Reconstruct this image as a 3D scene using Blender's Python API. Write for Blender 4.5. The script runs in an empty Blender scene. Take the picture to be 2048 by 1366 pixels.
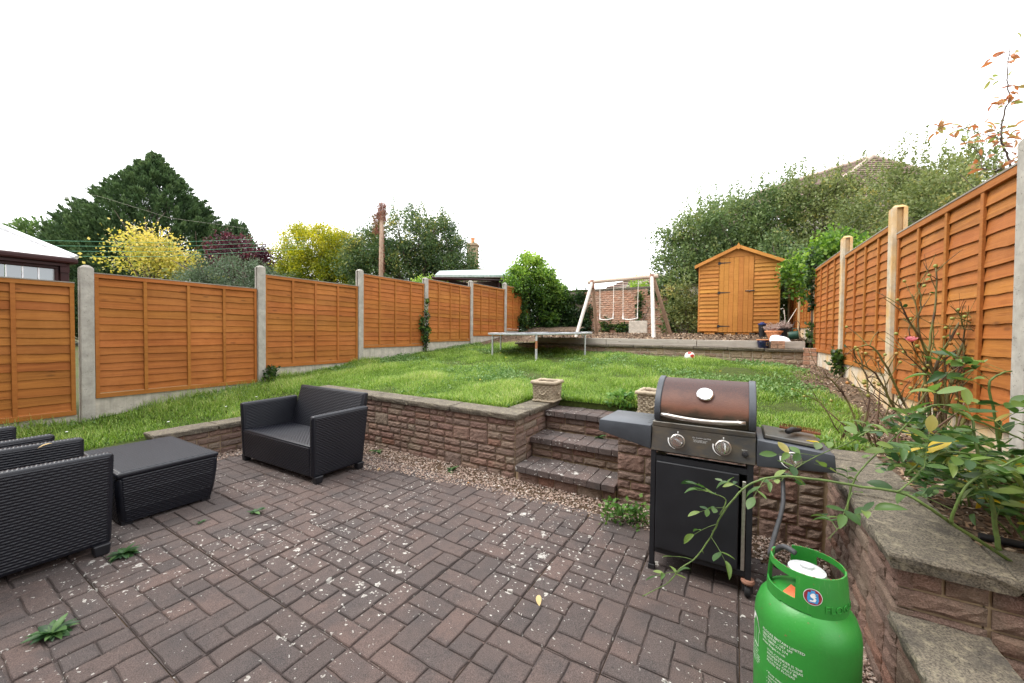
import bpy, bmesh, math, random
import numpy as np
from mathutils import Vector, Matrix

rnd = random.Random(11)
rng = np.random.default_rng(11)
S = bpy.context.scene
COL = S.collection
PI = math.pi

# ------------------------------------------------------------------ camera
cam = bpy.data.cameras.new('camera')
cam_ob = bpy.data.objects.new('camera', cam)
COL.objects.link(cam_ob)
CR, CU, CF = (Vector(v) for v in ((0.86182, 0.50711, 0.0099970), (-0.02056, 0.015238, 0.999672), (-0.506796, 0.861744, -0.0235598)))
cam_ob.matrix_world = Matrix(((CR.x, CU.x, -CF.x, 0), (CR.y, CU.y, -CF.y, 0), (CR.z, CU.z, -CF.z, 1.4), (0, 0, 0, 1)))
cam.sensor_width = 36.0
cam.lens = 765 / 2048 * 36
cam.clip_start = 0.05
cam.clip_end = 2000
S.camera = cam_ob

# ------------------------------------------------------------------ sky, sun, exposure
SUN_EL, SUN_AZ = math.radians(58), math.radians(-118)      # azimuth from +Y towards +X: sun high on the left, behind the viewer
world = bpy.data.worlds.new('World')
S.world = world
world.use_nodes = True
wn, wl = world.node_tree.nodes, world.node_tree.links
wn.clear()
sky = wn.new('ShaderNodeTexSky')
sky.sky_type = 'NISHITA'
sky.sun_disc = False
sky.sun_elevation = SUN_EL
sky.sun_rotation = SUN_AZ
sky.air_density = 1.0
sky.dust_density = 4.0
hsv = wn.new('ShaderNodeHueSaturation'); hsv.inputs['Saturation'].default_value = 0.12
cloud = wn.new('ShaderNodeMix'); cloud.data_type = 'RGBA'
cloud.inputs[0].default_value = 0.8                        # a closed, evenly white cloud deck over the clear sky
cloud.inputs[7].default_value = (10.2, 10.35, 10.6, 1)
bg = wn.new('ShaderNodeBackground'); bg.inputs['Strength'].default_value = 0.145
wo = wn.new('ShaderNodeOutputWorld')
wl.new(sky.outputs[0], hsv.inputs['Color']); wl.new(hsv.outputs[0], cloud.inputs[6])
wl.new(cloud.outputs[2], bg.inputs[0]); wl.new(bg.outputs[0], wo.inputs[0])
sun = bpy.data.lights.new('sun', 'SUN')
sun.energy = 1.3
sun.angle = math.radians(25)
sun.color = (1.0, 0.96, 0.9)
sun_ob = bpy.data.objects.new('sun', sun)
COL.objects.link(sun_ob)
sd = Vector((math.sin(SUN_AZ) * math.cos(SUN_EL), math.cos(SUN_AZ) * math.cos(SUN_EL), math.sin(SUN_EL)))
sun_ob.rotation_euler = sd.to_track_quat('Z', 'Y').to_euler()
sun_ob.location = sd * 60
S.view_settings.view_transform = 'Standard'
S.view_settings.look = 'None'
S.view_settings.exposure = 1.02
S.view_settings.gamma = 1.0
S.view_settings.use_curve_mapping = False

# ------------------------------------------------------------------ materials
class NT:
    def __init__(s, name):
        s.m = bpy.data.materials.new(name); s.m.use_nodes = True
        s.t = s.m.node_tree; s.n = s.t.nodes; s.n.clear()
        s.out = s.n.new('ShaderNodeOutputMaterial')
    def new(s, typ, **kw):
        nd = s.n.new(typ)
        for k, v in kw.items(): setattr(nd, k, v)
        return nd
    def set(s, sock, v):
        if isinstance(v, bpy.types.NodeSocket): s.t.links.new(v, sock)
        elif v is not None: sock.default_value = v
    def coord(s, kind='Object', scale=(1, 1, 1)):
        if kind == 'Position': o = s.new('ShaderNodeNewGeometry').outputs['Position']
        else: o = s.new('ShaderNodeTexCoord').outputs[kind]
        mp = s.new('ShaderNodeMapping'); s.set(mp.inputs[0], o); mp.inputs['Scale'].default_value = scale
        return mp.outputs[0]
    def noise(s, vec, scale, detail=4, rough=.55, dist=0):
        nd = s.new('ShaderNodeTexNoise'); s.set(nd.inputs['Vector'], vec)
        for k, v in (('Scale', scale), ('Detail', detail), ('Roughness', rough), ('Distortion', dist)): nd.inputs[k].default_value = v
        return nd.outputs[0]
    def voro(s, vec, scale, feature='F1', out='Distance', rnd_=1.0):
        nd = s.new('ShaderNodeTexVoronoi', feature=feature); s.set(nd.inputs['Vector'], vec)
        nd.inputs['Scale'].default_value = scale; nd.inputs['Randomness'].default_value = rnd_
        return nd.outputs[out]
    def ramp(s, fac, stops, interp='LINEAR'):
        nd = s.new('ShaderNodeValToRGB'); s.set(nd.inputs[0], fac); cr = nd.color_ramp; cr.interpolation = interp
        while len(cr.elements) < len(stops): cr.elements.new(.5)
        for e, (p, c) in zip(cr.elements, stops):
            e.position = p; e.color = (*c, 1) if len(c) == 3 else c
        return nd.outputs[0]
    def step(s, fac, a, b): return s.ramp(fac, [(min(a, b), (0, 0, 0) if a < b else (1, 1, 1)), (max(a, b), (1, 1, 1) if a < b else (0, 0, 0))])
    def mix(s, f, a, b, mode='MIX'):
        nd = s.new('ShaderNodeMix', data_type='RGBA', blend_type=mode)
        s.set(nd.inputs[0], f)
        for i, v in ((6, a), (7, b)):
            s.set(nd.inputs[i], (*v, 1) if isinstance(v, tuple) and len(v) == 3 else v)
        return nd.outputs[2]
    def math(s, op, a, b=None, c=None):
        nd = s.new('ShaderNodeMath', operation=op)
        for i, v in enumerate((a, b, c)): s.set(nd.inputs[i], v)
        return nd.outputs[0]
    def rand(s): return s.new('ShaderNodeObjectInfo').outputs['Random']
    def attr(s, name): return s.new('ShaderNodeAttribute', attribute_name=name).outputs['Fac']
    def vary(s, col, amt, hue=0.0):
        nd = s.new('ShaderNodeHueSaturation'); s.set(nd.inputs['Color'], col)
        r = s.rand()
        s.set(nd.inputs['Value'], s.math('MULTIPLY_ADD', r, 2 * amt, 1 - amt))
        if hue: s.set(nd.inputs['Hue'], s.math('MULTIPLY_ADD', s.math('FRACT', s.math('MULTIPLY', r, 7.31)), 2 * hue, .5 - hue))
        return nd.outputs[0]
    def bump(s, h, dist=.005, strength=1.0, nrm=None):
        nd = s.new('ShaderNodeBump'); s.set(nd.inputs['Height'], h)
        nd.inputs['Distance'].default_value = dist; nd.inputs['Strength'].default_value = strength
        if nrm is not None: s.set(nd.inputs['Normal'], nrm)
        return nd.outputs[0]
    def pbr(s, col, rough=.7, nrm=None, metal=0.0, spec=.4, coat=0.0):
        b = s.new('ShaderNodeBsdfPrincipled')
        s.set(b.inputs['Base Color'], (*col, 1) if isinstance(col, tuple) and len(col) == 3 else col)
        s.set(b.inputs['Roughness'], rough); s.set(b.inputs['Metallic'], metal)
        b.inputs['Specular IOR Level'].default_value = spec
        b.inputs['Coat Weight'].default_value = coat
        if nrm is not None: s.set(b.inputs['Normal'], nrm)
        s.set(s.out.inputs[0], b.outputs[0]); return s.m
    def surf(s, sh): s.set(s.out.inputs[0], sh); return s.m

def m_plain(name, col, rough=.6, metal=0.0, spec=.4, nscale=30, namt=.18, bump=0.0, kind='Object', coat=0.0):
    t = NT(name); v = t.coord(kind); n = t.noise(v, nscale, 5)
    c = t.mix(t.step(n, .3, .72), tuple(x * (1 - namt) for x in col), tuple(min(1, x * (1 + namt)) for x in col))
    r = t.math('MULTIPLY_ADD', n, .2, rough - .1)
    return t.pbr(c, r, t.bump(n, bump) if bump else None, metal, spec, coat)

def m_wood(name, dark, light, grain=(1.2, 30, 26), vary=.12, knots=True, rough=.72, hue=.006, streak=None):
    t = NT(name); v = t.coord('Object', grain)
    r = t.rand()
    vv = t.new('ShaderNodeVectorMath', operation='ADD'); t.set(vv.inputs[0], v); t.set(vv.inputs[1], t.math('MULTIPLY', r, 37.0))
    n = t.noise(vv.outputs[0], 1.6, 6, .6, .6)
    big = t.noise(t.coord('Position'), 2.1, 4, .6)
    c = t.mix(t.step(n, .28, .75), dark, light)
    c = t.mix(t.math('MULTIPLY', t.step(big, .42, .75), .35), c, tuple(x * .68 for x in dark))
    fade = t.noise(t.coord('Position', (1.0, 1.0, .7)), 1.5, 6, .7)
    c = t.mix(t.math('MULTIPLY', t.step(fade, .45, .70), .38), c, tuple(min(1, x * 1.22 + .025) for x in light))
    if knots:
        kv = t.coord('Object', (3.2, 8, 9)); vk = t.new('ShaderNodeVectorMath', operation='ADD'); t.set(vk.inputs[0], kv); t.set(vk.inputs[1], t.math('MULTIPLY', r, 19.0))
        k = t.voro(vk.outputs[0], 1.0)
        c = t.mix(t.math('MULTIPLY', t.step(k, .16, .07), .55), c, tuple(x * .35 for x in dark))
    if streak: c = t.mix(t.math('MULTIPLY', t.step(t.noise(t.coord('Position', (3, 3, .5)), 2.5, 5), .5, .7), .6), c, streak)
    c = t.vary(c, vary, hue)
    fine = t.noise(t.coord('Object', (4, 160, 160)), 2.0, 3)
    return t.pbr(c, rough, t.bump(t.math('ADD', n, t.math('MULTIPLY', fine, .5)), .0025), 0, .25)

def m_concrete(name, base, pores=.5, scale=1.0, stain=None, streaks=0.0, rough=.9, lich=0.0):
    t = NT(name); v = t.coord('Position', (scale,) * 3)
    n = t.noise(v, 9, 8, .65); c = t.mix(t.step(n, .3, .7), tuple(x * .72 for x in base), tuple(min(1, x * 1.2) for x in base))
    if stain is not None:
        sn = t.noise(t.coord('Position', (1.3, 1.3, .9)), 3.0, 4)
        c = t.mix(t.math('MULTIPLY', t.step(sn, .42, .62), .75), c, stain)
    if streaks:
        sn = t.noise(t.coord('Position', (14, 14, .7)), 2.0, 5)
        c = t.mix(t.math('MULTIPLY', t.step(sn, .48, .75), streaks), c, tuple(x * .45 for x in base))
    h = n
    if pores:
        p = t.voro(v, 70); pm = t.math('MULTIPLY', t.step(p, .22, .10), t.step(t.noise(v, 23, 2), .45, .6))
        c = t.mix(t.math('MULTIPLY', pm, pores + .3), c, tuple(x * .25 for x in base))
        h = t.math('SUBTRACT', n, pm)
    if lich:
        gg = t.noise(t.coord('Position', (1, 1, 1)), 150, 5, .75)
        c = t.mix(t.step(gg, .40, .60), t.mix(.55, c, (.03, .027, .024)), t.mix(.35, c, (.40, .35, .26)))
        g = t.noise(v, 30, 6, .7)
        c = t.mix(t.math('MULTIPLY', t.step(g, .53, .64), lich), c, (.33, .29, .20))
        g2 = t.noise(v, 6.3, 7, .7)
        c = t.mix(t.math('MULTIPLY', t.step(g2, .52, .66), .7), c, (.055, .05, .045))
    return t.pbr(c, rough, t.bump(h, .006), 0, .2)

def m_leaf(name, stops, trans=.3, rough=.5, rand=False, attr='tint'):
    t = NT(name)
    f = t.rand() if rand else t.attr(attr)
    c = t.ramp(f, stops)
    b = t.new('ShaderNodeBsdfPrincipled'); t.set(b.inputs['Base Color'], c); b.inputs['Roughness'].default_value = rough; b.inputs['Specular IOR Level'].default_value = .35
    tr = t.new('ShaderNodeBsdfTranslucent'); hs = t.new('ShaderNodeHueSaturation'); t.set(hs.inputs['Color'], c); hs.inputs['Value'].default_value = 1.5; hs.inputs['Saturation'].default_value = 1.1
    t.set(tr.inputs[0], hs.outputs[0])
    mx = t.new('ShaderNodeMixShader'); mx.inputs[0].default_value = trans
    t.set(mx.inputs[1], b.outputs[0]); t.set(mx.inputs[2], tr.outputs[0])
    return t.surf(mx.outputs[0])

MAT = {}
MAT['fence_wood'] = m_wood('stained_fence_wood', (.255, .080, .015), (.425, .155, .030), vary=.10)
MAT['fence_rail'] = m_wood('stained_fence_rail', (.285, .092, .017), (.405, .148, .029), knots=False, vary=.06)
MAT['shed_wood'] = m_wood('golden_shed_wood', (.36, .140, .026), (.52, .235, .052), vary=.12)
MAT['shed_trim'] = m_wood('golden_shed_trim', (.40, .158, .032), (.52, .228, .050), knots=False, vary=.05)
MAT['post'] = m_concrete('post_concrete', (.40, .375, .33), .6, streaks=.15)
MAT['post_stained'] = m_concrete('post_concrete_stained', (.52, .44, .33), .5, stain=(.58, .33, .10))
MAT['gravel_board'] = m_concrete('gravel_board_concrete', (.48, .44, .37), .2, streaks=.55, stain=None)
MAT['gravel_board_stained'] = m_concrete('gravel_board_stained', (.60, .54, .44), .15, streaks=.3, stain=(.66, .42, .17))
MAT['coping'] = m_concrete('weathered_coping', (.118, .100, .080), .3, lich=.55)
MAT['mortar'] = m_concrete('sandy_mortar', (.33, .245, .155), 0)
MAT['pale_mortar'] = m_concrete('pale_mortar', (.62, .54, .44), 0)
MAT['stone_planter'] = m_concrete('cast_stone', (.42, .35, .255), .5, scale=1.6, streaks=.2)
MAT['pale_slab'] = m_concrete('pale_concrete', (.50, .45, .38), .4, scale=1.5)
MAT['pale_render'] = m_concrete('pale_render', (.6, .55, .47), 0)

def m_paver():
    t = NT('paver_concrete'); v = t.coord('Position')
    r = t.rand()
    base = t.ramp(r, [(0, (.076, .064, .061)), (.25, (.150, .105, .091)), (.5, (.104, .083, .077)), (.75, (.178, .117, .099)), (1, (.094, .082, .079))])
    big = t.noise(v, 5, 5, .6)
    c = t.mix(t.step(big, .44, .72), base, (.062, .058, .059))
    c = t.mix(t.math('MULTIPLY', t.step(t.noise(v, 17, 6, .7), .52, .66), .55), c, (.045, .041, .040))
    sp = t.noise(v, 260, 3, .7)
    c = t.mix(t.step(sp, .36, .66), t.mix(.62, c, (.02, .018, .018)), t.mix(.42, c, (.20, .155, .14)))
    gr = t.voro(v, 300)
    c = t.mix(t.math('MULTIPLY', t.step(gr, .2, .1), .28), c, (.34, .30, .27))
    # lichen: pale spots that gather in patches
    patch = t.noise(v, 1.15, 3, .5)
    w = t.new('ShaderNodeVectorMath', operation='ADD'); t.set(w.inputs[0], v)
    nz = t.new('ShaderNodeTexNoise'); t.set(nz.inputs['Vector'], v); nz.inputs['Scale'].default_value = 32
    sc = t.new('ShaderNodeVectorMath', operation='SCALE'); t.set(sc.inputs[0], nz.outputs['Color']); sc.inputs['Scale'].default_value = .05
    t.set(w.inputs[1], sc.outputs[0])
    lv = t.new('ShaderNodeTexVoronoi'); t.set(lv.inputs['Vector'], w.outputs[0]); lv.inputs['Scale'].default_value = 11
    sp2 = t.new('ShaderNodeSeparateColor'); t.set(sp2.inputs[0], lv.outputs['Color'])
    thr = t.math('MULTIPLY', t.math('POWER', sp2.outputs[0], 3.0), .32)
    thr = t.math('MULTIPLY', thr, t.step(patch, .36, .56))
    big_spot = t.math('GREATER_THAN', thr, lv.outputs['Distance'])
    lv2 = t.new('ShaderNodeTexVoronoi'); t.set(lv2.inputs['Vector'], w.outputs[0]); lv2.inputs['Scale'].default_value = 46
    sp3 = t.new('ShaderNodeSeparateColor'); t.set(sp3.inputs[0], lv2.outputs['Color'])
    thr2 = t.math('MULTIPLY', t.math('MULTIPLY', t.math('POWER', sp3.outputs[1], 2.4), .44), t.step(patch, .30, .58))
    small = t.math('GREATER_THAN', thr2, lv2.outputs['Distance'])
    lc = t.mix(t.step(t.noise(v, 60, 4), .35, .65), (.26, .24, .21), (.72, .70, .65))
    c = t.mix(t.math('MULTIPLY', t.math('MAXIMUM', big_spot, small), t.math('MULTIPLY_ADD', t.step(t.noise(v, 45, 3), .3, .6), .5, .42)), c, lc)
    h = t.math('ADD', sp, t.math('MULTIPLY', big, .6))
    return t.pbr(c, .92, t.bump(h, .003), 0, .25)
MAT['paver'] = m_paver()

def m_dirt(name, a, b, c3, scale=60):
    t = NT(name); v = t.coord('Position')
    n = t.noise(v, scale, 6, .7); n2 = t.noise(v, scale * .12, 4)
    c = t.mix(t.step(n, .35, .65), a, b); c = t.mix(t.step(n2, .45, .7), c, c3)
    return t.pbr(c, .95, t.bump(n, .012), 0, .15)
MAT['joint'] = m_dirt('joint_dirt', (.055, .036, .024), (.15, .10, .062), (.075, .05, .033), 120)
MAT['soil'] = m_dirt('bed_soil', (.060, .042, .030), (.21, .15, .105), (.13, .09, .06), 45)
MAT['turf'] = m_dirt('turf_soil', (.030, .045, .012), (.075, .10, .022), (.06, .075, .02), 25)
MAT['earth'] = m_dirt('earth', (.05, .06, .02), (.09, .10, .035), (.08, .07, .04), 4)

def m_block(name, stops, speck=.5):
    t = NT(name); v = t.coord('Position'); r = t.rand()
    base = t.ramp(r, stops)
    n = t.noise(v, 26, 6, .7); sp = t.noise(v, 190, 3, .7)
    c = t.mix(t.step(n, .32, .7), t.mix(.45, base, (.045, .035, .03)), base)
    c = t.mix(t.step(sp, .38, .64), t.mix(.5 * speck + .2, c, (.03, .025, .022)), t.mix(.35 * speck, c, (.42, .34, .28)))
    w = t.noise(t.coord('Position'), 3.1, 4)
    c = t.mix(t.math('MULTIPLY', t.step(w, .5, .68), .45), c, (.20, .165, .12))
    return t.pbr(c, .95, t.bump(t.math('ADD', n, t.math('MULTIPLY', sp, .3)), .016), 0, .15)
MAT['block'] = m_block('split_face_block', [(0, (.31, .165, .132)), (.25, (.29, .195, .155)), (.5, (.37, .215, .165)), (.7, (.36, .28, .21)), (.85, (.37, .175, .12)), (1, (.26, .20, .17))])
MAT['buff_block'] = m_block('buff_block', [(0, (.56, .43, .29)), (.4, (.52, .36, .26)), (.7, (.66, .52, .34)), (1, (.54, .40, .31))], .3)
MAT['red_brick'] = m_block('red_brick', [(0, (.58, .29, .18)), (.3, (.72, .42, .28)), (.6, (.66, .36, .24)), (.85, (.78, .54, .40)), (1, (.52, .26, .17))], .2)

def m_wicker():
    t = NT('charcoal_wicker'); n = t.noise(t.coord('Object'), 7, 4)
    c = t.mix(n, (.006, .0068, .011), (.012, .0132, .019))
    return t.pbr(c, .36, None, 0, .34)
MAT['wicker'] = m_wicker()
MAT['wicker_foot'] = m_plain('black_plastic', (.012, .012, .015), .5)

def m_lid():
    t = NT('rusted_enamel'); v = t.coord('Object')
    sz = t.new('ShaderNodeSeparateXYZ'); t.set(sz.inputs[0], v)
    n = t.noise(v, 7, 6, .6); fine = t.noise(v, 150, 4, .7)
    edge = t.math('MULTIPLY_ADD', n, .13, t.math('SUBTRACT', sz.outputs[2], .975))       # rust bloom begins above the handle line
    f = t.step(edge, .03, .085)
    rust = t.mix(t.step(fine, .35, .68), (.030, .012, .010), (.082, .029, .021))
    rust = t.mix(t.step(edge, .16, .07), rust, (.17, .065, .035))
    steel = t.mix(t.noise(v, 3, 5), (.055, .048, .038), (.12, .10, .075))
    c = t.mix(f, steel, rust)
    r = t.math('MULTIPLY_ADD', f, .2, .33)
    m = t.math('MULTIPLY_ADD', f, -.75, .8)
    return t.pbr(c, r, t.bump(fine, .0012), m, .5)
MAT['lid'] = m_lid()
MAT['bbq_paint'] = m_plain('slate_paint', (.056, .063, .074), .42, 0, .5, 14, .16, .0003)
MAT['bbq_dark'] = m_plain('dark_slate_paint', (.015, .016, .0195), .5, 0, .4, 9, .2)
def m_panel():
    t = NT('tarnished_panel'); v = t.coord('Object', (1, 1, 2)); n = t.noise(v, 6, 6, .6); n2 = t.noise(v, 18, 4)
    c = t.mix(t.step(n, .35, .7), (.115, .118, .118), (.19, .165, .125)); c = t.mix(t.math('MULTIPLY', t.step(n2, .55, .75), .5), c, (.24, .19, .12))
    return t.pbr(c, .34, None, .55, .5)
MAT['bbq_panel'] = m_panel()
MAT['chrome'] = m_plain('chrome', (.78, .78, .78), .16, 1.0, .5, 8, .08)
MAT['brushed'] = m_plain('brushed_steel', (.62, .58, .53), .32, .9, .5, 60, .12)
MAT['galv'] = m_plain('galvanised_steel', (.58, .61, .64), .45, .4, .5, 20, .15)
MAT['rusty_galv'] = m_plain('rusty_steel', (.38, .17, .09), .75, .2, .3, 22, .4)
MAT['white_print'] = m_plain('white_print', (.82, .82, .80), .6)
MAT['black_rubber'] = m_plain('black_rubber', (.018, .018, .02), .55)
MAT['hose'] = m_plain('grey_hose', (.055, .056, .06), .5)
MAT['iron'] = m_plain('black_iron', (.022, .022, .024), .55)
def m_gas():
    t = NT('green_enamel'); v = t.coord('Object'); n = t.noise(v, 5, 5)
    c = t.mix(n, (.024, .225, .030), (.038, .285, .042))
    d = t.noise(v, 9, 6, .7); c = t.mix(t.math('MULTIPLY', t.step(d, .50, .75), .45), c, (.030, .17, .030))
    st_ = t.noise(t.coord('Object', (60, 60, 5)), 1.5, 4, .7); c = t.mix(t.math('MULTIPLY', t.step(st_, .62, .72), .35), c, (.16, .36, .12))
    sc = t.noise(v, 55, 5, .75); c = t.mix(t.step(sc, .66, .70), c, (.20, .10, .05))
    return t.pbr(c, t.math('MULTIPLY_ADD', d, .3, .26), t.bump(t.noise(v, 120, 2), .0004), 0, .5, .0)
MAT['gas_green'] = m_gas()
MAT['rust_chip'] = m_plain('rust_chip', (.20, .075, .03), .9)
MAT['silver'] = m_plain('cast_silver', (.70, .71, .72), .42, .35)
MAT['red_print'] = m_plain('red_print', (.50, .035, .03), .5)
MAT['dark_red'] = m_plain('dark_red_print', (.28, .03, .045), .5)
MAT['blue_print'] = m_plain('blue_print', (.06, .30, .62), .5)
MAT['orange_tag'] = m_plain('orange_tag', (.75, .16, .05), .5)
MAT['white_paint'] = m_plain('worn_white_paint', (.60, .56, .50), .7, 0, .3, 22, .18, .001)
MAT['pole_wood'] = m_wood('weathered_pole', (.19, .12, .08), (.38, .27, .19), (26, 26, 1.5), .05, False)
MAT['beam_wood'] = m_wood('pink_weathered_beam', (.44, .33, .26), (.62, .50, .41), (1.5, 26, 26), .05, False)
MAT['cap_rust'] = m_plain('brown_cap', (.30, .15, .10), .7)
MAT['sleeper'] = m_wood('grey_sleeper', (.30, .27, .23), (.50, .46, .40), (1.2, 26, 26), .07, True, .85, .004)
MAT['rope'] = m_plain('pale_rope', (.72, .66, .58), .85)
MAT['seat_white'] = m_plain('seat_white', (.82, .80, .76), .5)
MAT['mat_black'] = m_plain('trampoline_fabric', (.10, .105, .13), .7)
MAT['terracotta'] = m_plain('terracotta', (.66, .28, .13), .75, 0, .3, 14, .15)
MAT['blue_glaze'] = m_plain('blue_glaze', (.010, .014, .055), .2, 0, .6, 6, .3, 0, 'Object', .3)
MAT['glaze_beige'] = m_plain('glaze_beige', (.42, .30, .15), .5)
MAT['pot_black'] = m_plain('black_pot', (.012, .012, .014), .5)
MAT['bin_blue'] = m_plain('navy_plastic', (.02, .035, .13), .45)
MAT['bag_white'] = m_plain('white_bag', (.80, .82, .86), .5, 0, .4, 9, .1, .01)
MAT['can_green'] = m_plain('green_can', (.012, .055, .035), .45)
MAT['mahogany'] = m_plain('mahogany_frame', (.034, .010, .010), .5, 0, .25, 5, .25)
MAT['white_roof'] = m_plain('polycarbonate', (.80, .80, .80), .35)
def m_glass():
    t = NT('window_glass'); b = t.new('ShaderNodeBsdfPrincipled')
    b.inputs['Base Color'].default_value = (.16, .18, .19, 1); b.inputs['Roughness'].default_value = .03; b.inputs['Specular IOR Level'].default_value = 1.0; b.inputs['Coat Weight'].default_value = 1.0; b.inputs['Metallic'].default_value = .45
    return t.surf(b.outputs[0])
MAT['glass'] = m_glass()
MAT['green_felt'] = m_plain('green_felt', (.38, .46, .43), .9, 0, .2, 8, .2, .004)
MAT['brown_timber'] = m_wood('brown_timber', (.035, .016, .013), (.06, .03, .022), (2, 20, 20), .1, False)
MAT['grey_timber'] = m_wood('grey_timber', (.22, .19, .16), (.36, .32, .27), (1.5, 24, 24), .12, True)
MAT['chimney'] = m_block('cream_brick', [(0, (.50, .34, .22)), (.5, (.58, .44, .29)), (1, (.45, .28, .19))], .2)
def m_rooftile():
    t = NT('brown_roof_tiles'); v = t.coord('Position'); n = t.noise(v, 2.2, 5); r = t.attr('tint')
    c = t.ramp(r, [(0, (.13, .085, .07)), (.5, (.20, .135, .11)), (1, (.27, .19, .155))])
    c = t.mix(t.step(n, .5, .7), c, (.16, .13, .10))
    return t.pbr(c, .85, None, 0, .25)
MAT['rooftile'] = m_rooftile()
MAT['ridge'] = m_plain('ridge_mortar', (.42, .33, .27), .9)
MAT['bark'] = m_wood('bark', (.06, .045, .035), (.16, .125, .10), (20, 20, 3), .1, False, .9)
MAT['cane_green'] = m_plain('green_cane', (.115, .175, .045), .55, 0, .35, 35, .35)
MAT['cane_brown'] = m_plain('brown_cane', (.14, .085, .055), .7, 0, .3, 35, .4)
def m_cane_bare():
    t = NT('bare_cane'); v = t.coord('Position'); n = t.noise(v, 7, 4); f = t.noise(v, 90, 3)
    c = t.mix(t.step(n, .40, .60), (.10, .055, .038), (.22, .22, .065)); c = t.mix(t.math('MULTIPLY', f, .4), c, (.06, .04, .03))
    return t.pbr(c, .7, t.bump(f, .001), 0, .3)
MAT['cane_bare'] = m_cane_bare()
MAT['hip'] = m_leaf('rose_hip_skin', [(0, (.30, .26, .055)), (.6, (.26, .30, .07)), (1, (.42, .17, .05))], .05, .45, True)
MAT['petal'] = m_leaf('pink_petal', [(0, (.80, .30, .36)), (1, (.88, .48, .52))], .3, .6, True)
def m_stone():
    t = NT('gravel_stone'); r = t.attr('tint'); v = t.coord('Position')
    c = t.ramp(r, [(0, (.15, .10, .08)), (.3, (.38, .27, .215)), (.55, (.50, .39, .315)), (.8, (.28, .205, .17)), (.95, (.60, .52, .45)), (1, (.70, .64, .58))])
    return t.pbr(c, .85, t.bump(t.noise(v, 150, 3), .002), 0, .25)
MAT['stone'] = m_stone()
def m_chip():
    t = NT('leaf_litter'); r = t.attr('tint')
    c = t.ramp(r, [(0, (.045, .03, .022)), (.35, (.15, .09, .055)), (.65, (.26, .165, .10)), (.9, (.42, .31, .21)), (1, (.55, .46, .36))])
    return t.pbr(c, .9, None, 0, .2)
MAT['litter'] = m_chip()
MAT['grass'] = m_leaf('grass_blades', [(0, (.044, .094, .014)), (.3, (.118, .218, .032)), (.6, (.235, .360, .064)), (.85, (.37, .46, .125)), (1, (.52, .49, .24))], .35, .5)
MAT['clover'] = m_leaf('clover_leaves', [(0, (.075, .165, .035)), (.6, (.17, .29, .09)), (1, (.30, .42, .18))], .25, .5)
MAT['yellow'] = m_plain('dandelion_yellow', (.80, .55, .02), .7)
MAT['daisy'] = m_plain('daisy_white', (.82, .82, .80), .7)
LEAF = {
 'conifer': m_leaf('conifer_sprays', [(0, (.018, .040, .016)), (.45, (.046, .088, .032)), (.8, (.090, .145, .052)), (1, (.13, .19, .07))], .15, .7),
 'conifer_light': m_leaf('light_conifer_sprays', [(0, (.032, .070, .022)), (.45, (.088, .160, .046)), (.8, (.17, .25, .08)), (1, (.23, .31, .11))], .25, .7),
 'yellow': m_leaf('yellow_leaves', [(0, (.16, .19, .05)), (.3, (.34, .33, .055)), (.6, (.54, .46, .10)), (1, (.70, .56, .18))], .35),
 'purple': m_leaf('purple_leaves', [(0, (.025, .009, .014)), (.5, (.065, .018, .028)), (.85, (.13, .032, .042)), (1, (.20, .045, .05))], .25),
 'grey': m_leaf('grey_green_leaves', [(0, (.025, .045, .022)), (.5, (.075, .115, .060)), (1, (.15, .20, .11))], .2),
 'golden': m_leaf('golden_leaves', [(0, (.06, .095, .010)), (.35, (.17, .205, .018)), (.7, (.38, .37, .022)), (1, (.60, .52, .04))], .3),
 'mixed': m_leaf('mixed_green_leaves', [(0, (.020, .042, .016)), (.45, (.055, .100, .032)), (.8, (.11, .165, .048)), (.95, (.18, .21, .06)), (1, (.33, .30, .08))], .25),
 'ivy': m_leaf('ivy_leaves', [(0, (.008, .022, .008)), (.5, (.022, .055, .014)), (.8, (.058, .115, .022)), (1, (.15, .235, .038))], .2, .4),
 'ivy_bright': m_leaf('bright_ivy_leaves', [(0, (.024, .062, .014)), (.4, (.075, .155, .025)), (.75, (.20, .33, .050)), (1, (.35, .47, .09))], .38, .45),
 'hedge': m_leaf('hedge_leaves', [(0, (.030, .058, .021)), (.4, (.090, .142, .050)), (.8, (.175, .235, .082)), (.96, (.23, .28, .10)), (1, (.28, .30, .10))], .3),
 'hedge_olive': m_leaf('olive_hedge_leaves', [(0, (.040, .062, .019)), (.4, (.115, .150, .048)), (.8, (.21, .245, .084)), (.94, (.26, .28, .10)), (1, (.33, .29, .09))], .3),
 'russet': m_leaf('russet_leaf_skin', [(0, (.42, .15, .07)), (.35, (.50, .26, .12)), (.6, (.36, .16, .11)), (.8, (.34, .31, .10)), (1, (.26, .34, .10))], .4, .5, True),
 'rose': m_leaf('rose_leaf_skin', [(0, (.030, .075, .022)), (.4, (.065, .135, .030)), (.72, (.12, .20, .045)), (.9, (.20, .27, .07)), (.95, (.10, .15, .08)), (1, (.66, .46, .03))], .35, .4, True),
 'weed': m_leaf('weed_leaves', [(0, (.03, .085, .018)), (.6, (.09, .20, .04)), (1, (.19, .33, .08))], .25),
 'dry': m_leaf('dry_heather', [(0, (.16, .12, .10)), (.5, (.40, .30, .27)), (1, (.60, .50, .45))], .2, .8),
 'brown_vine': m_leaf('dead_vine', [(0, (.09, .035, .025)), (.5, (.22, .085, .055)), (1, (.36, .17, .11))], .2, .9),
 'deadleaf': m_leaf('fallen_leaf_skin', [(0, (.36, .16, .05)), (.5, (.55, .34, .14)), (1, (.62, .46, .22))], .2, .8, True),
}

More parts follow.
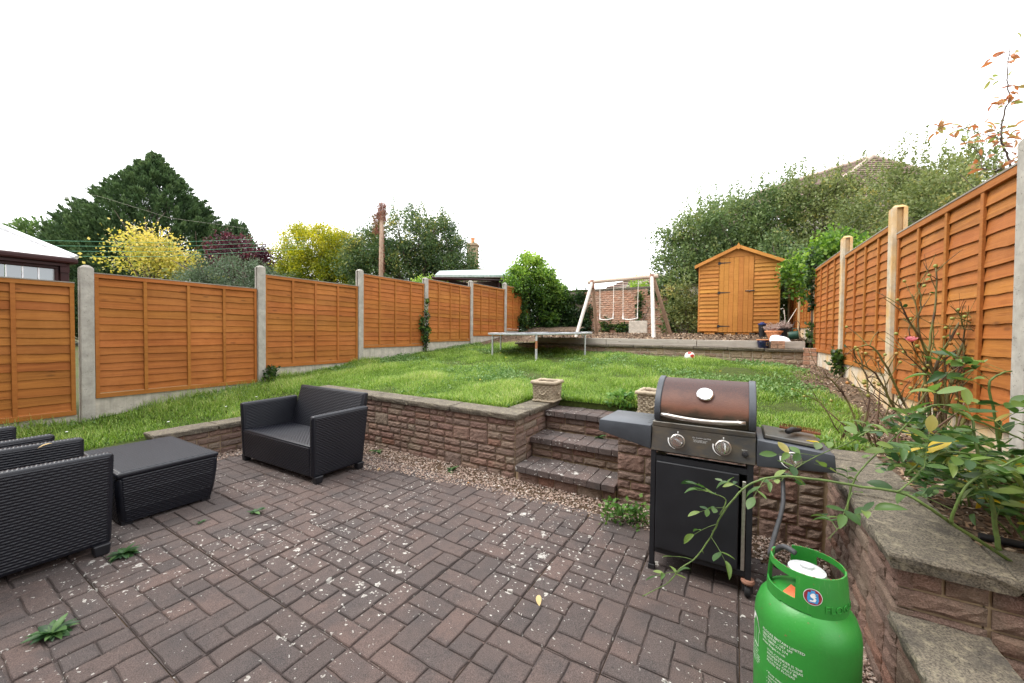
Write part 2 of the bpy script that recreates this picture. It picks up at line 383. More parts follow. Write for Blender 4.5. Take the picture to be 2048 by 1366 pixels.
# ------------------------------------------------------------------ helpers
def fbm(seed, k0=1.0, octaves=4):
    r = np.random.default_rng(seed); ws = []
    for o in range(octaves):
        for _ in range(5):
            d = r.normal(size=3); d /= np.linalg.norm(d)
            ws.append((d * k0 * 2 ** o * (.7 + .6 * r.random()), r.random() * 6.28, .6 ** o))
    tot = sum(w[2] for w in ws) ** .5 * 1.6
    return lambda p: sum(a * np.sin(p @ k + ph) for k, ph, a in ws) / tot

class MB:
    """collects shapes for one mesh object"""
    def __init__(s): s.v = []; s.f = []
    def add(s, vs, fs, M=None):
        o = len(s.v)
        s.v += [tuple(M @ Vector(v)) for v in vs] if M is not None else [tuple(v) for v in vs]
        s.f += [tuple(i + o for i in f) for f in fs]
        return s
    def box(s, x0, x1, y0, y1, z0, z1, M=None):
        return s.add([(x0, y0, z0), (x1, y0, z0), (x1, y1, z0), (x0, y1, z0), (x0, y0, z1), (x1, y0, z1), (x1, y1, z1), (x0, y1, z1)],
                     [(0, 3, 2, 1), (4, 5, 6, 7), (0, 1, 5, 4), (1, 2, 6, 5), (2, 3, 7, 6), (3, 0, 4, 7)], M)
    def hexa(s, bot, top, M=None):
        return s.add(list(bot) + list(top), [(0, 3, 2, 1), (4, 5, 6, 7), (0, 1, 5, 4), (1, 2, 6, 5), (2, 3, 7, 6), (3, 0, 4, 7)], M)
    def prism(s, poly, y0, y1, M=None):
        """polygon given in (x, z), extruded along y"""
        n = len(poly)
        vs = [(x, y0, z) for x, z in poly] + [(x, y1, z) for x, z in poly]
        fs = [tuple(range(n)), tuple(range(2 * n - 1, n - 1, -1))] + [(i, i + n, (i + 1) % n + n, (i + 1) % n) for i in range(n)]
        return s.add(vs, fs, M)
    def tube(s, pts, rad, n=8, cap=True):
        pts = [Vector(p) for p in pts]; m = len(pts)
        if not hasattr(rad, '__len__'): rad = [rad] * m
        elif len(rad) == 2 and m != 2: rad = [rad[0] + (rad[1] - rad[0]) * i / (m - 1) for i in range(m)]
        t0 = (pts[1] - pts[0]).normalized()
        a = t0.orthogonal().normalized(); vs = []
        for i, p in enumerate(pts):
            t = (pts[min(i + 1, m - 1)] - pts[max(i - 1, 0)]).normalized()
            a = (a - t * a.dot(t)).normalized(); b = t.cross(a)
            for k in range(n):
                an = 2 * PI * k / n
                vs.append(p + (a * math.cos(an) + b * math.sin(an)) * rad[i])
        fs = [(i * n + k, i * n + (k + 1) % n, (i + 1) * n + (k + 1) % n, (i + 1) * n + k) for i in range(m - 1) for k in range(n)]
        if cap: fs += [tuple(range(n - 1, -1, -1)), tuple(range((m - 1) * n, m * n))]
        return s.add(vs, fs)
    def lathe(s, prof, n=24, M=None, cap=True, a0=0.0):
        m = len(prof); vs = [(r * math.cos(2 * PI * k / n + a0), r * math.sin(2 * PI * k / n + a0), z) for r, z in prof for k in range(n)]
        fs = [(i * n + k, i * n + (k + 1) % n, (i + 1) * n + (k + 1) % n, (i + 1) * n + k) for i in range(m - 1) for k in range(n)]
        if cap: fs += [tuple(range(n - 1, -1, -1)), tuple(range((m - 1) * n, m * n))]
        return s.add(vs, fs, M)
    def grid(s, P):
        r, c = len(P), len(P[0])
        return s.add([p for row in P for p in row], [(i * c + j, i * c + j + 1, (i + 1) * c + j + 1, (i + 1) * c + j) for i in range(r - 1) for j in range(c - 1)])
    def mesh(s, name, mat, bevel=0, seg=1, smooth=False, uv=False, weld=False):
        me = bpy.data.meshes.new(name)
        me.from_pydata(s.v, [], s.f)
        bm = bmesh.new(); bm.from_mesh(me)
        if weld: bmesh.ops.remove_doubles(bm, verts=bm.verts, dist=1e-5)
        bmesh.ops.recalc_face_normals(bm, faces=bm.faces)
        if bevel:
            es = [e for e in bm.edges if len(e.link_faces) == 2 and e.calc_face_angle(0) > .5]
            bmesh.ops.bevel(bm, geom=es, offset=bevel, segments=seg, profile=.5, affect='EDGES', clamp_overlap=True)
        if uv:
            lay = bm.loops.layers.uv.new('UVMap')
            for f in bm.faces:
                nx, ny, nz = (abs(c) for c in f.normal)
                for l in f.loops:
                    x, y, z = l.vert.co
                    l[lay].uv = (x, y) if nz > .8 else ((x, z) if ny >= nx else (y, z))
        if smooth:
            for f in bm.faces: f.smooth = True
            if smooth is not True:
                for e in bm.edges: e.smooth = not (len(e.link_faces) == 2 and e.calc_face_angle(0) > smooth)
        bm.to_mesh(me); bm.free()
        if mat is not None: me.materials.append(mat)
        return me
    def build(s, name, mat, parent=None, **kw): return link(name, s.mesh(name, mat, **kw), parent)

def link(name, me, parent=None, loc=None, rot=None):
    o = bpy.data.objects.new(name, me); COL.objects.link(o)
    if parent is not None: o.parent = parent
    if loc is not None: o.location = loc
    if rot is not None: o.rotation_euler = rot
    return o
def tag(o, label=None, cat=None, group=None, kind=None):
    if label: o['label'] = label
    if cat: o['category'] = cat
    if group: o['group'] = group
    if kind: o['kind'] = kind
    return o
def thing(name, label, cat, loc=(0, 0, 0), rz=0.0, group=None):
    return tag(link(name, None, None, loc, (0, 0, rz)), label, cat, group)

def np_mesh(name, V, mat, tint=None, quads=True, smooth=False):
    """V: (N, k, 3) separate k-gons"""
    N, k, _ = V.shape
    me = bpy.data.meshes.new(name)
    me.vertices.add(N * k); me.vertices.foreach_set('co', V.astype(np.float32).ravel())
    me.loops.add(N * k); me.loops.foreach_set('vertex_index', np.arange(N * k, dtype=np.int32))
    me.polygons.add(N); me.polygons.foreach_set('loop_start', np.arange(0, N * k, k, dtype=np.int32))
    try: me.polygons.foreach_set('loop_total', np.full(N, k, dtype=np.int32))
    except Exception: pass
    if tint is not None:
        at = me.attributes.new('tint', 'FLOAT', 'FACE'); at.data.foreach_set('value', np.clip(tint, 0, 1).astype(np.float32))
    me.update(calc_edges=True)
    me.materials.append(mat)
    return me

def unit(a): return a / np.maximum(np.linalg.norm(a, axis=-1, keepdims=True), 1e-9)

def leaf_quads(P, size, asp=.55, dirs=None, spread=1.0, up=.15):
    N = len(P)
    d = rng.normal(size=(N, 3)) * spread
    if dirs is not None: d += dirs
    d[:, 2] += up; d = unit(d)
    w = unit(np.cross(d, rng.normal(size=(N, 3))))
    s = size * rng.uniform(.65, 1.3, (N, 1))
    mid = P + d * s * .45 + np.cross(d, w) * s * .08
    return np.stack([P, mid + w * s * asp * .5, P + d * s, mid - w * s * asp * .5], axis=1)

def crown_points(lobes, n, clumps, clump_r, seed=1, shell=.45, rough=.22):
    L = np.array(lobes, float); wgt = (L[:, 3] * L[:, 4] * L[:, 5]) ** .6; wgt /= wgt.sum()
    f = fbm(seed, 2.2, 3)
    li = rng.choice(len(L), clumps, p=wgt)
    d = unit(rng.normal(size=(clumps, 3)))
    r = 1 - shell * np.abs(rng.normal(size=clumps)) * .7
    r = np.clip(r, .1, 1) * (1 + rough * f(d * 1.4 + li[:, None] * 3.1))
    c = L[li, :3] + d * r[:, None] * L[li, 3:6]
    ci = rng.integers(0, clumps, n)
    ct = rng.normal(size=clumps) * .17
    p = c[ci] + rng.normal(size=(n, 3)) * clump_r
    out = d[ci]
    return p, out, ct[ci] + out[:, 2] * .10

def foliage(name, parent, lobes, n, clumps, clump_r, leaf, mat, seed=1, asp=.55, shell=.45, rough=.22, tint0=.5, shoots=None, zgrad=0.0, zref=0.0):
    p, out, ct = crown_points(lobes, n, clumps, clump_r, seed, shell, rough)
    V = leaf_quads(p, leaf, asp, out * .9, 1.0, .2)
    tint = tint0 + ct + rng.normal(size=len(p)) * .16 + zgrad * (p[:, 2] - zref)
    if shoots:
        sv, st = [], []
        for (x, y, z, h, lean) in shoots:
            m = max(8, int(h / leaf * 4.2))
            t = np.linspace(0, 1, m)[:, None]
            base = np.array([x, y, z]); tip = base + np.array([lean[0] * h, lean[1] * h, h])
            bend = np.array([rnd.uniform(-.12, .12), rnd.uniform(-.12, .12), 0]) * h
            q = base + (tip - base) * t + bend * (t * (1 - t)) + rng.normal(size=(m, 3)) * leaf * .25
            sv.append(leaf_quads(q, leaf * (1.15 - .4 * t), asp, np.array([[0, 0, .7]]), 1.0, .3)); st.append(np.full(m, tint0 + .12) + rng.normal(size=m) * .14)
        V = np.concatenate([V] + sv); tint = np.concatenate([tint] + st)
    return link(name, np_mesh(name, V, mat, tint), parent)

def bez(a, b, c, n=6):
    a, b, c = Vector(a), Vector(b), Vector(c)
    return [a * (1 - t) ** 2 + b * 2 * t * (1 - t) + c * t * t for t in [i / (n - 1) for i in range(n)]]

def limbs(parent, base, tops, r, name='trunk'):
    mb = MB(); b = Vector(base)
    fork = b + Vector((0, 0, (sum(t[2] for t in tops) / len(tops) - b.z) * .45))
    mb.tube([b, (b + fork) / 2 + Vector((.05, .03, 0)), fork], [r, r * .85, r * .7], 9)
    for t in tops:
        t = Vector(t); mid = (fork + t) / 2 + Vector((rnd.uniform(-.2, .2), rnd.uniform(-.2, .2), .15)) * (t - fork).length * .3
        pts = bez(fork, mid, t, 6); mb.tube(pts, [r * .6, r * .15], 6)
        for _ in range(3):
            i = rnd.randint(2, 5); q = pts[i]
            e = q + Vector((rnd.uniform(-1, 1), rnd.uniform(-1, 1), rnd.uniform(.2, 1))) * (t - fork).length * .3
            mb.tube(bez(q, (q + e) / 2, e, 4), [r * .22, r * .07], 5)
    return mb.build(name, MAT['bark'], parent, smooth=True)

def text_polys(body, size, align='LEFT', spacing=1.0, extrude=0.0):
    cu = bpy.data.curves.new('print', 'FONT'); cu.body = body; cu.size = size; cu.align_x = align; cu.resolution_u = 2; cu.extrude = extrude; cu.space_line = spacing
    ob = bpy.data.objects.new('print', cu); COL.objects.link(ob)
    dg = bpy.context.evaluated_depsgraph_get(); dg.update()
    me = bpy.data.meshes.new_from_object(ob.evaluated_get(dg))
    vs = [tuple(v.co) for v in me.vertices]; fs = [tuple(p.vertices) for p in me.polygons]
    bpy.data.objects.remove(ob); bpy.data.curves.remove(cu); bpy.data.meshes.remove(me)
    return vs, fs

def interp(x, xs, ys): return float(np.interp(x, xs, ys))
GX = np.array([-6.8, -3.5, -.5, 1.5])
GY = np.array([-2, 1.3, 3.2, 5.0, 7.0, 8.8, 11.0, 13.0])
GZ = np.array([[.10, .10, .1, .1], [.29, .29, .3, .3], [.49, .57, .585, .59], [.73, .69, .665, .65], [.90, .87, .85, .83], [1.03, .99, .91, .86], [1.15, 1.15, 1.15, 1.15], [1.3, 1.3, 1.3, 1.3]])
def lawn_z(x, y):
    x = np.asarray(x, float); y = np.asarray(y, float)
    z = lawn_z0(x, y)
    t = np.clip((x + 6.3) / .95, 0, 1) * np.clip((3.3 - y) / .3, 0, 1) * (x < -4.9)
    return z * (1 - t) + np.interp(y, [-2, 1.3, 2.4, 3.0, 3.3], [.08, .265, .30, .40, .56]) * t
def lawn_z0(x, y):
    i = np.clip(np.searchsorted(GX, x) - 1, 0, 2); j = np.clip(np.searchsorted(GY, y) - 1, 0, len(GY) - 2)
    u = np.clip((x - GX[i]) / (GX[i + 1] - GX[i]), 0, 1); w = np.clip((y - GY[j]) / (GY[j + 1] - GY[j]), 0, 1)
    return GZ[j, i] * (1 - u) * (1 - w) + GZ[j, i + 1] * u * (1 - w) + GZ[j + 1, i] * (1 - u) * w + GZ[j + 1, i + 1] * u * w
def lz(x, y): return float(lawn_z(x, y))

# ------------------------------------------------------------------ the setting: ground, lawn, beds, terrace
xs = [-400, -120, -40, -15, -6.8, -3, 1.5, 6, 15, 40, 120, 400]
ys = [-60, -8, 0, 3.0, 4.2, 6, 8.5, 11, 14, 40, 120, 400]
zs = [-.5, -.3, -.2, -.2, -.1, .35, .5, .8, 1.0, 1.1, 1.1, 1.1]
tag(MB().grid([[(x, y, z) for x in xs] for y, z in zip(ys, zs)]).build('ground', MAT['earth']), kind='structure')

def sheet(name, x0, x1, y0, y1, n, m, zf, mat):
    P = [[(x0 + (x1 - x0) * i / n, y0 + (y1 - y0) * j / m, zf(x0 + (x1 - x0) * i / n, y0 + (y1 - y0) * j / m)) for i in range(n + 1)] for j in range(m + 1)]
    return tag(MB().grid(P).build(name, mat, smooth=True), kind='structure')
fl = fbm(3, 1.6, 3)
def bumpy(x, y, a=.02): return a * float(fl(np.array([x * 2.0, y * 2.0, 0.0])))
sheet('lawn', -6.75, 1.0, 4.12, 8.78, 40, 30, lambda x, y: lz(x, y) + bumpy(x, y), MAT['turf'])
sheet('lawn', -6.75, -1.99, 3.30, 4.13, 24, 6, lambda x, y: lz(x, y) + bumpy(x, y), MAT['turf'])
tag(MB().box(-1.985, -.645, 4.125, 4.6, .1, .612).build('lawn_edge', MAT['turf']), kind='structure')
sheet('lawn', -.64, 1.0, 3.30, 4.13, 10, 6, lambda x, y: lz(x, y) + bumpy(x, y), MAT['turf'])
sheet('lawn', -6.75, -5.03, -1.0, 3.31, 10, 20, lambda x, y: lz(x, y) + bumpy(x, y), MAT['turf'])
sheet('lawn', -6.75, -4.6, 8.77, 12.9, 10, 14, lambda x, y: lz(x, y) + .25 * max(0, y - 9.0) / 3 + bumpy(x, y), MAT['soil'])
def bed_z(x, y): return interp(y, [1.9, 3.2, 5, 7, 8.8], [.565, .60, .665, .84, .87]) + bumpy(x * 3, y * 3, .018)
sheet('flower_bed', .72, 1.62, 1.92, 8.78, 12, 60, lambda x, y: bed_z(x, y) + .004, MAT['soil'])
sheet('lower_bed', .70, 1.62, -.6, 1.94, 10, 24, lambda x, y: .27 + bumpy(x * 3, y * 3, .02), MAT['soil'])
sheet('terrace_ground', -4.95, 1.45, 8.86, 13.7, 40, 30, lambda x, y: interp(y, [8.8, 9.4, 11, 13.6], [1.27, 1.305, 1.40, 1.40]) + bumpy(x * 2, y * 2, .015), MAT['soil'])

# ------------------------------------------------------------------ paved patio: slabs pressed into herringbone pavers
patio = tag(MB().box(-5.2, .52, -1.2, 3.2, -.10, -.015).build('patio', MAT['joint']), kind='structure')
CW, RH = .497, .4545
XL = [.037 - CW * k for k in range(11)]            # slab column lines, right to left
YL = [.162 + RH * k for k in range(-3, 7)]
def paver_mesh(w, h, seed):
    r = random.Random(seed); t = .030; c = .0045
    nx, ny = (4, 2) if w > h * 1.5 else ((2, 4) if h > w * 1.5 else (2, 2))
    hw, hh = w / 2 - .0045, h / 2 - .0045
    ring = []
    for i in range(nx): ring.append((-hw + 2 * hw * i / nx, -hh))
    for i in range(ny): ring.append((hw, -hh + 2 * hh * i / ny))
    for i in range(nx): ring.append((hw - 2 * hw * i / nx, hh))
    for i in range(ny): ring.append((-hw, hh - 2 * hh * i / ny))
    n = len(ring); vs = []
    jit = [(r.uniform(-.003, .003), r.uniform(-.003, .003)) for _ in ring]
    for z, s_ in ((-t, 0), (-c, 0), (0, c)):
        for (x, y), (jx, jy) in zip(ring, jit):
            f = 1 - s_ / max(hw, .05); g = 1 - s_ / max(hh, .05)
            vs.append(((x + jx) * f, (y + jy) * g, z + (r.uniform(-.0012, .0012) if s_ else 0)))
    fs = [(k * n + i, k * n + (i + 1) % n, (k + 1) * n + (i + 1) % n, (k + 1) * n + i) for k in range(2) for i in range(n)]
    fs.append(tuple(range(2 * n, 3 * n)))
    return vs, fs
PAV = {}
cw, rh = (CW - .005) / 4, (RH - .005) / 4
for ky, (w, h) in (('h', (2 * cw, rh)), ('v', (cw, 2 * rh)), ('s', (cw, rh))):
    PAV[ky] = []
    for k in range(4):
        vs, fs = paver_mesh(w, h, 31 * k + len(ky) + ord(ky)); mb = MB(); mb.add(vs, fs)
        PAV[ky].append((mb.mesh('paver', MAT['paver']), vs, fs))
def herring(i0, j0):
    """clip of a herringbone on 4 x 4 cells: list of (kind, i, j) with (i, j) the lower left cell"""
    out = []
    for i in range(4):
        for j in range(4):
            d = (i + i0 - j - j0) % 4
            if d == 0: out.append(('h' if i < 3 else 's', i, j))
            elif d == 1 and i == 0: out.append(('s', i, j))
            elif d == 3: out.append(('v' if j < 3 else 's', i, j))
            elif d == 2 and j == 0: out.append(('s', i, j))
    return out
slots = []
for a in range(len(XL)):
    for b in range(len(YL) - 1):
        slots.append((XL[a], YL[b], CW))
camp = Vector((0, 0, 1.4))
def seen(x, y, z=0):
    q = Vector((x, y, z)) - camp; d = q.dot(CF)
    if d < .2: return 0
    u, w = q.dot(CR) / d * 765, -q.dot(CU) / d * 765
    return 1 / d if abs(u) < 1060 and abs(w) < 720 else 0
slabs = []
for x0, y0, wd in slots:
    pat = herring(rnd.randint(0, 3), rnd.choice((0, 0, 1)))
    fi = rnd.random() < .5
    tilt = (rnd.uniform(-.008, .008), rnd.uniform(-.008, .008)); dz = rnd.uniform(-.003, .003)
    ps = []
    for ky, i, j in pat:
        wi = {'h': 2, 'v': 1, 's': 1}[ky]; hj = {'h': 1, 'v': 2, 's': 1}[ky]
        cx = (i + wi / 2) * cw - 2 * cw; cy = (j + hj / 2) * rh - 2 * rh
        if fi: cx = -cx
        X, Y = x0 + wd / 2 + cx, y0 + RH / 2 + cy
        if X > .38 or Y > 2.84: continue
        ps.append((ky, cx, cy, seen(X, Y)))
    if ps: slabs.append((x0 + wd / 2, y0 + RH / 2, ps, tilt, dz))
allp = sorted((p[3] for s_ in slabs for p in s_[2]), reverse=True)
cut = allp[min(299, len(allp) - 1)]
cnt = 0
for sx, sy, ps, tilt, dz in slabs:
    base = MB(); hx = [p[1] for p in ps]; hy = [p[2] for p in ps]
    base.box(max(-2 * cw, min(hx) - cw), min(2 * cw, max(hx) + cw), max(-2 * rh, min(hy) - rh), min(2 * rh, max(hy) + rh), -.045, -.0095)
    if sx + min(2 * cw, max(hx) + cw) > .47: pass
    ind = []
    for ky, cx, cy, vis in ps:
        k = rnd.randint(0, 3); z = rnd.uniform(-.0015, .0015)
        if vis >= cut and vis > 0 and cnt < 300: ind.append((ky, k, cx, cy, z)); cnt += 1
        else: base.add([(x + cx, y + cy, q + z) for x, y, q in PAV[ky][k][1]], PAV[ky][k][2])
    so = base.build('paving_slab', MAT['paver'], patio); so.location = (sx, sy, dz); so.rotation_euler = (tilt[0], tilt[1], rnd.uniform(-.006, .006))
    for ky, k, cx, cy, z in ind: link('paver', PAV[ky][k][0], so, (cx, cy, z))

# ------------------------------------------------------------------ pea gravel against the walls
def pebbles(name, n, region, size, zf, mat, seed):
    r = np.random.default_rng(seed)
    P = region(r, n)
    n = len(P)
    oct_ = np.array([(1, 0, 0), (-1, 0, 0), (0, 1, 0), (0, -1, 0), (0, 0, 1), (0, 0, -1)], float)
    tri = np.array([(0, 2, 4), (2, 1, 4), (1, 3, 4), (3, 0, 4), (2, 0, 5), (1, 2, 5), (3, 1, 5), (0, 3, 5)])
    sc = r.uniform(.5, 1.25, (n, 1, 3)) * size * r.uniform(.6, 1.4, (n, 1, 1)); sc[:, :, 2] *= .65
    V = oct_[None] * sc * (1 + r.normal(size=(n, 6, 1)) * .18)
    a = r.uniform(0, 6.28, n); b = r.normal(size=n) * .5
    ca, sa, cb, sb = np.cos(a), np.sin(a), np.cos(b), np.sin(b)
    x, y, z = V[..., 0], V[..., 1], V[..., 2]
    y, z = y * cb[:, None] - z * sb[:, None], y * sb[:, None] + z * cb[:, None]
    x, y = x * ca[:, None] - y * sa[:, None], x * sa[:, None] + y * ca[:, None]
    V = np.stack([x, y, z], -1) + np.concatenate([P, zf(P[:, 0], P[:, 1], r)[:, None]], 1)[:, None]
    T = V[:, tri].reshape(-1, 3, 3)
    me = np_mesh(name, T, mat, np.repeat(r.random(n), 8))
    return tag(link(name, me), kind='stuff')
def grav_region(r, n):
    out = []
    a = np.stack([r.uniform(-5.0, .5, n), r.uniform(2.68, 3.17, n)], 1)
    edge = np.interp(a[:, 0], [-5, -3.2, -2.5, -1.9, .3, .5], [2.2, 2.50, 2.68, 2.80, 2.83, 2.83]) + r.normal(size=n) * .02
    out.append(a[a[:, 1] > edge])
    b = np.stack([r.uniform(.36, .52, n // 4), r.uniform(1.2, 2.8, n // 4)], 1); out.append(b)
    c = np.stack([r.uniform(-5.02, -4.75, n // 5), r.uniform(1.4, 3.1, n // 5)], 1); out.append(c)
    d = np.stack([r.uniform(-4.8, -3.0, n // 4), r.uniform(2.30, 2.75, n // 4)], 1); out.append(d[d[:, 1] > np.interp(d[:, 0], [-4.8, -3.2, -3.0], [2.32, 2.55, 2.6])])
    return np.concatenate(out)
tag(MB().box(-5.02, .52, 2.80, 3.17, -.06, -.004).build('gravel_strip', MAT['joint']), kind='structure')
tag(MB().box(.385, .53, .6, 2.795, -.06, -.006).build('gravel_strip', MAT['joint']), kind='structure')
pebbles('gravel', 9500, grav_region, .0085, lambda x, y, r: r.uniform(-.002, .012, len(x)), MAT['stone'], 5)
def litter(name, n, region, zf, seed, size=.018):
    r = np.random.default_rng(seed); P = region(r, n); n = len(P)
    z = np.array([zf(x, y) for x, y in P]) + r.uniform(0, .012, n)
    a = r.uniform(0, 6.28, n); d = np.stack([np.cos(a), np.sin(a), r.normal(size=n) * .35], 1); w = np.stack([-np.sin(a), np.cos(a), r.normal(size=n) * .35], 1)
    s1 = size * r.uniform(.3, 1.6, (n, 1)); s2 = size * r.uniform(.15, .6, (n, 1))
    c = np.stack([P[:, 0], P[:, 1], z], 1)
    V = np.stack([c - d * s1, c + w * s2, c + d * s1, c - w * s2], 1)
    return tag(link(name, np_mesh(name, V, MAT['litter'], r.random(n))), kind='stuff')
litter('leaf_litter', 9000, lambda r, n: np.stack([r.uniform(.78, 1.4, n), 1.95 + 6.8 * r.random(n) ** 1.7], 1), bed_z, 8)
litter('leaf_litter', 2500, lambda r, n: np.stack([r.uniform(.74, 1.5, n), r.uniform(.2, 1.92, n)], 1), lambda x, y: .28, 9)
litter('bark_chips', 7000, lambda r, n: np.stack([r.uniform(-4.8, 1.2, n), r.uniform(8.95, 12.6, n)], 1), lambda x, y: interp(y, [8.8, 9.4, 11, 13.6], [1.275, 1.31, 1.41, 1.41]), 10, .03)
litter('leaf_litter', 1500, lambda r, n: np.stack([r.uniform(-6.5, -4.6, n), r.uniform(8.9, 12.4, n)], 1), lambda x, y: lz(x, y) + .25 * max(0, y - 9.0) / 3, 12, .03)

# ------------------------------------------------------------------ split-faced block walls
def rock_block(w, h, d, seed, amp=.0055, nx=4, nz=2):
    """front face at local y = 0 looking along -y, centred in x, base at z = 0"""
    r = random.Random(seed); mb = MB(); P = []
    for j in range(nz + 1):
        row = []
        for i in range(nx + 1):
            x = -w / 2 + w * i / nx; z = h * j / nz
            e = (i in (0, nx)) or (j in (0, nz))
            row.append((x + (r.uniform(-1, 1) * .004 if not e else 0), (.006 + r.uniform(0, .005)) if e else -r.uniform(-.1, 1.0) * amp, z + (r.uniform(-1, 1) * .004 if not e else 0)))
        P.append(row)
    mb.grid(P)
    n = len(mb.v); c = nx + 1
    rim = [i for i in range(c)] + [j * c + nx for j in range(1, nz + 1)] + [nz * c + i for i in range(nx - 1, -1, -1)] + [j * c for j in range(nz - 1, 0, -1)]
    mb.v += [(mb.v[i][0], d, mb.v[i][2]) for i in rim]
    m = len(rim)
    mb.f += [(rim[k], rim[(k + 1) % m], n + (k + 1) % m, n + k) for k in range(m)]
    return mb
BLOCKS = {}
def block_obj(parent, w, h, M, mat, name='brick', amp=.0055):
    key = (round(w, 2), round(h, 2), mat.name, amp)
    if key not in BLOCKS:
        BLOCKS[key] = [rock_block(key[0], key[1], .05, rnd.random(), amp, nx=max(4, int(w / .026)), nz=max(4, int(h / .018))).mesh('brick', mat, smooth=False) for _ in range(3)]
    o = link(name, rnd.choice(BLOCKS[key]), parent)
    o.matrix_basis = M @ Matrix.Diagonal((w / key[0], 1, h / key[1], 1))
    return o
def block_run(parent, p0, ang, length, z0, z1, mat=None, course=.0735, dbl=.22, joint=.010, amp=.0055):
    """a face of blocks from p0 along the direction ang, looking to the right of travel"""
    mat = mat or MAT['block']
    R = Matrix.Translation((p0[0], p0[1], 0)) @ Matrix.Rotation(ang, 4, 'Z')
    n = max(1, round((z1 - z0) / course)); ch = (z1 - z0) / n
    def put(x, w, c, k):
        block_obj(parent, w - joint, k * ch - joint, R @ Matrix.Translation((x + w / 2, rnd.uniform(-.003, .002), z0 + c * ch + joint / 2)), mat, amp=amp)
    c = 0
    while c < n:
        two = n - c >= 2; x = 0.0
        while x < length - 1e-4:
            rem = length - x
            if two and rnd.random() < dbl and rem > .12:
                w = min(rem, rnd.choice((.16, .22, .22))); w = rem if rem - w < .07 else w
                put(x, w, c, 2); x += w; continue
            seg = min(rem, rnd.choice((.33, .44, .55)) if two else rem)
            if rem - seg < .12: seg = rem
            for k in range(2 if two else 1):
                q = x + (0 if seg < .2 else 0); first = True
                while q < x + seg - 1e-4:
                    w = min(x + seg - q, rnd.choice((.11, .16, .22, .22, .22)))
                    if x + seg - q - w < .07: w = x + seg - q
                    if w > .34: w /= 2
                    put(q, w, c + k, 1); q += w
            x += seg
        c += 2 if two else 1
def coping_stone(parent, x0, x1, y0, y1, z, t=.055, name='coping_stone', mat=None, step=.06):
    """rough-edged slab"""
    nx = max(2, int((x1 - x0) / step)); ny = max(2, int((y1 - y0) / step)); mb = MB()
    top, bot = {}, {}
    ring = [(i, 0) for i in range(nx)] + [(nx, j) for j in range(ny)] + [(i, ny) for i in range(nx, 0, -1)] + [(0, j) for j in range(ny, 0, -1)]
    cx, cy = (x0 + x1) / 2, (y0 + y1) / 2
    def pt(i, j): return x0 + (x1 - x0) * i / nx, y0 + (y1 - y0) * j / ny
    rings = []
    for lv, (dz, ins) in enumerate(((0, .006), (-.010, 0), (-t * .5, .001), (-t, .008))):
        row = []
        for i, j in ring:
            x, y = pt(i, j); a = rnd.uniform(-.0045, .0045) + ins
            if i == 0: x += a
            if i == nx: x -= a
            if j == 0: y += a
            if j == ny: y -= a
            row.append((x, y, z + dz + (rnd.uniform(-.002, .002) if lv else rnd.uniform(-.0015, .001))))
        rings.append(row)
    n = len(ring); o = 0
    vs = [p for r_ in rings for p in r_]
    fs = [(k * n + i, (k + 1) * n + i, (k + 1) * n + (i + 1) % n, k * n + (i + 1) % n) for k in range(3) for i in range(n)]
    fs += [tuple(range(n)), tuple(range(4 * n - 1, 3 * n - 1, -1))]
    mb.add(vs, fs)
    return mb.build(name, mat or MAT['coping'], parent)

WY, WZ = 3.15, .565          # face of the front wall, underside of its coping
rw = thing('retaining_wall', 'pinkish split-faced block wall with coping, left of the steps and behind the loveseat', 'garden wall', (-3.4, WY, 0))
def wall_part(parent, name, boxes, mat):
    mb = MB()
    for b in boxes: mb.box(*b)
    o = mb.build(name, mat, parent); o.location = -Vector(parent.location); return o
wall_part(rw, 'mortar_core', [(-5.0, -1.815, WY + .017, WY + .22, -.05, WZ), (-2.02, -1.815 + .001, WY + .2, 4.12, .0, WZ)], MAT['mortar'])
def world_children(parent, fn):
    before = set(bpy.data.objects)
    fn()
    off = Vector(parent.location)
    rot = Matrix.Rotation(-parent.rotation_euler.z, 4, 'Z')
    for o in set(bpy.data.objects) - before:
        if o.parent == parent: o.matrix_basis = rot @ Matrix.Translation(-off) @ o.matrix_basis
def f():
    block_run(rw, (-4.99, WY), 0, 3.175, -.02, WZ)
    block_run(rw, (-1.80, WY + .014), PI / 2, .95, .12, WZ)
    for a, b in ((-5.03, -4.42), (-4.41, -3.82), (-3.81, -3.20), (-3.19, -2.60), (-2.59, -1.775)):
        coping_stone(rw, a, b, WY - .03, WY + .24, .62 + rnd.uniform(-.002, .002))
    coping_stone(rw, -2.04, -1.768, WY + .25, 4.14, .622)
world_children(rw, f)

lw = thing('retaining_wall', 'low block wall with short coping stones beside the left lawn strip, behind the coffee table', 'garden wall', (-5.03, 2.3, 0))
def f():
    block_run(lw, (-5.03, 1.5), PI / 2, 1.64, -.02, .275)
    for a, b in ((1.46, 2.02), (2.03, 2.60), (2.61, 3.115)): coping_stone(lw, -5.27, -5.0, a, b, .33 + rnd.uniform(-.002, .002))
world_children(lw, f)
wall_part(lw, 'mortar_core', [(-5.24, -5.044, 1.5, 3.14, -.05, .275)], MAT['mortar'])

rr = thing('retaining_wall', 'block wall behind the barbecue, right of the steps', 'garden wall', (-.2, WY, 0))
def f():
    block_run(rr, (-.835, WY), 0, 1.345, -.02, WZ, dbl=.3)
    for a, b in ((-.865, -.30), (-.29, .26)): coping_stone(rr, a, b, WY - .03, WY + .24, .62)
    coping_stone(rr, -.865, -.60, WY + .25, 4.02, .618)
world_children(rr, f)
wall_part(rr, 'mortar_core', [(-.83, .53, WY + .014, WY + .22, -.05, WZ), (-.835, -.62, WY + .2, 4.0, 0, WZ)], MAT['mortar'])

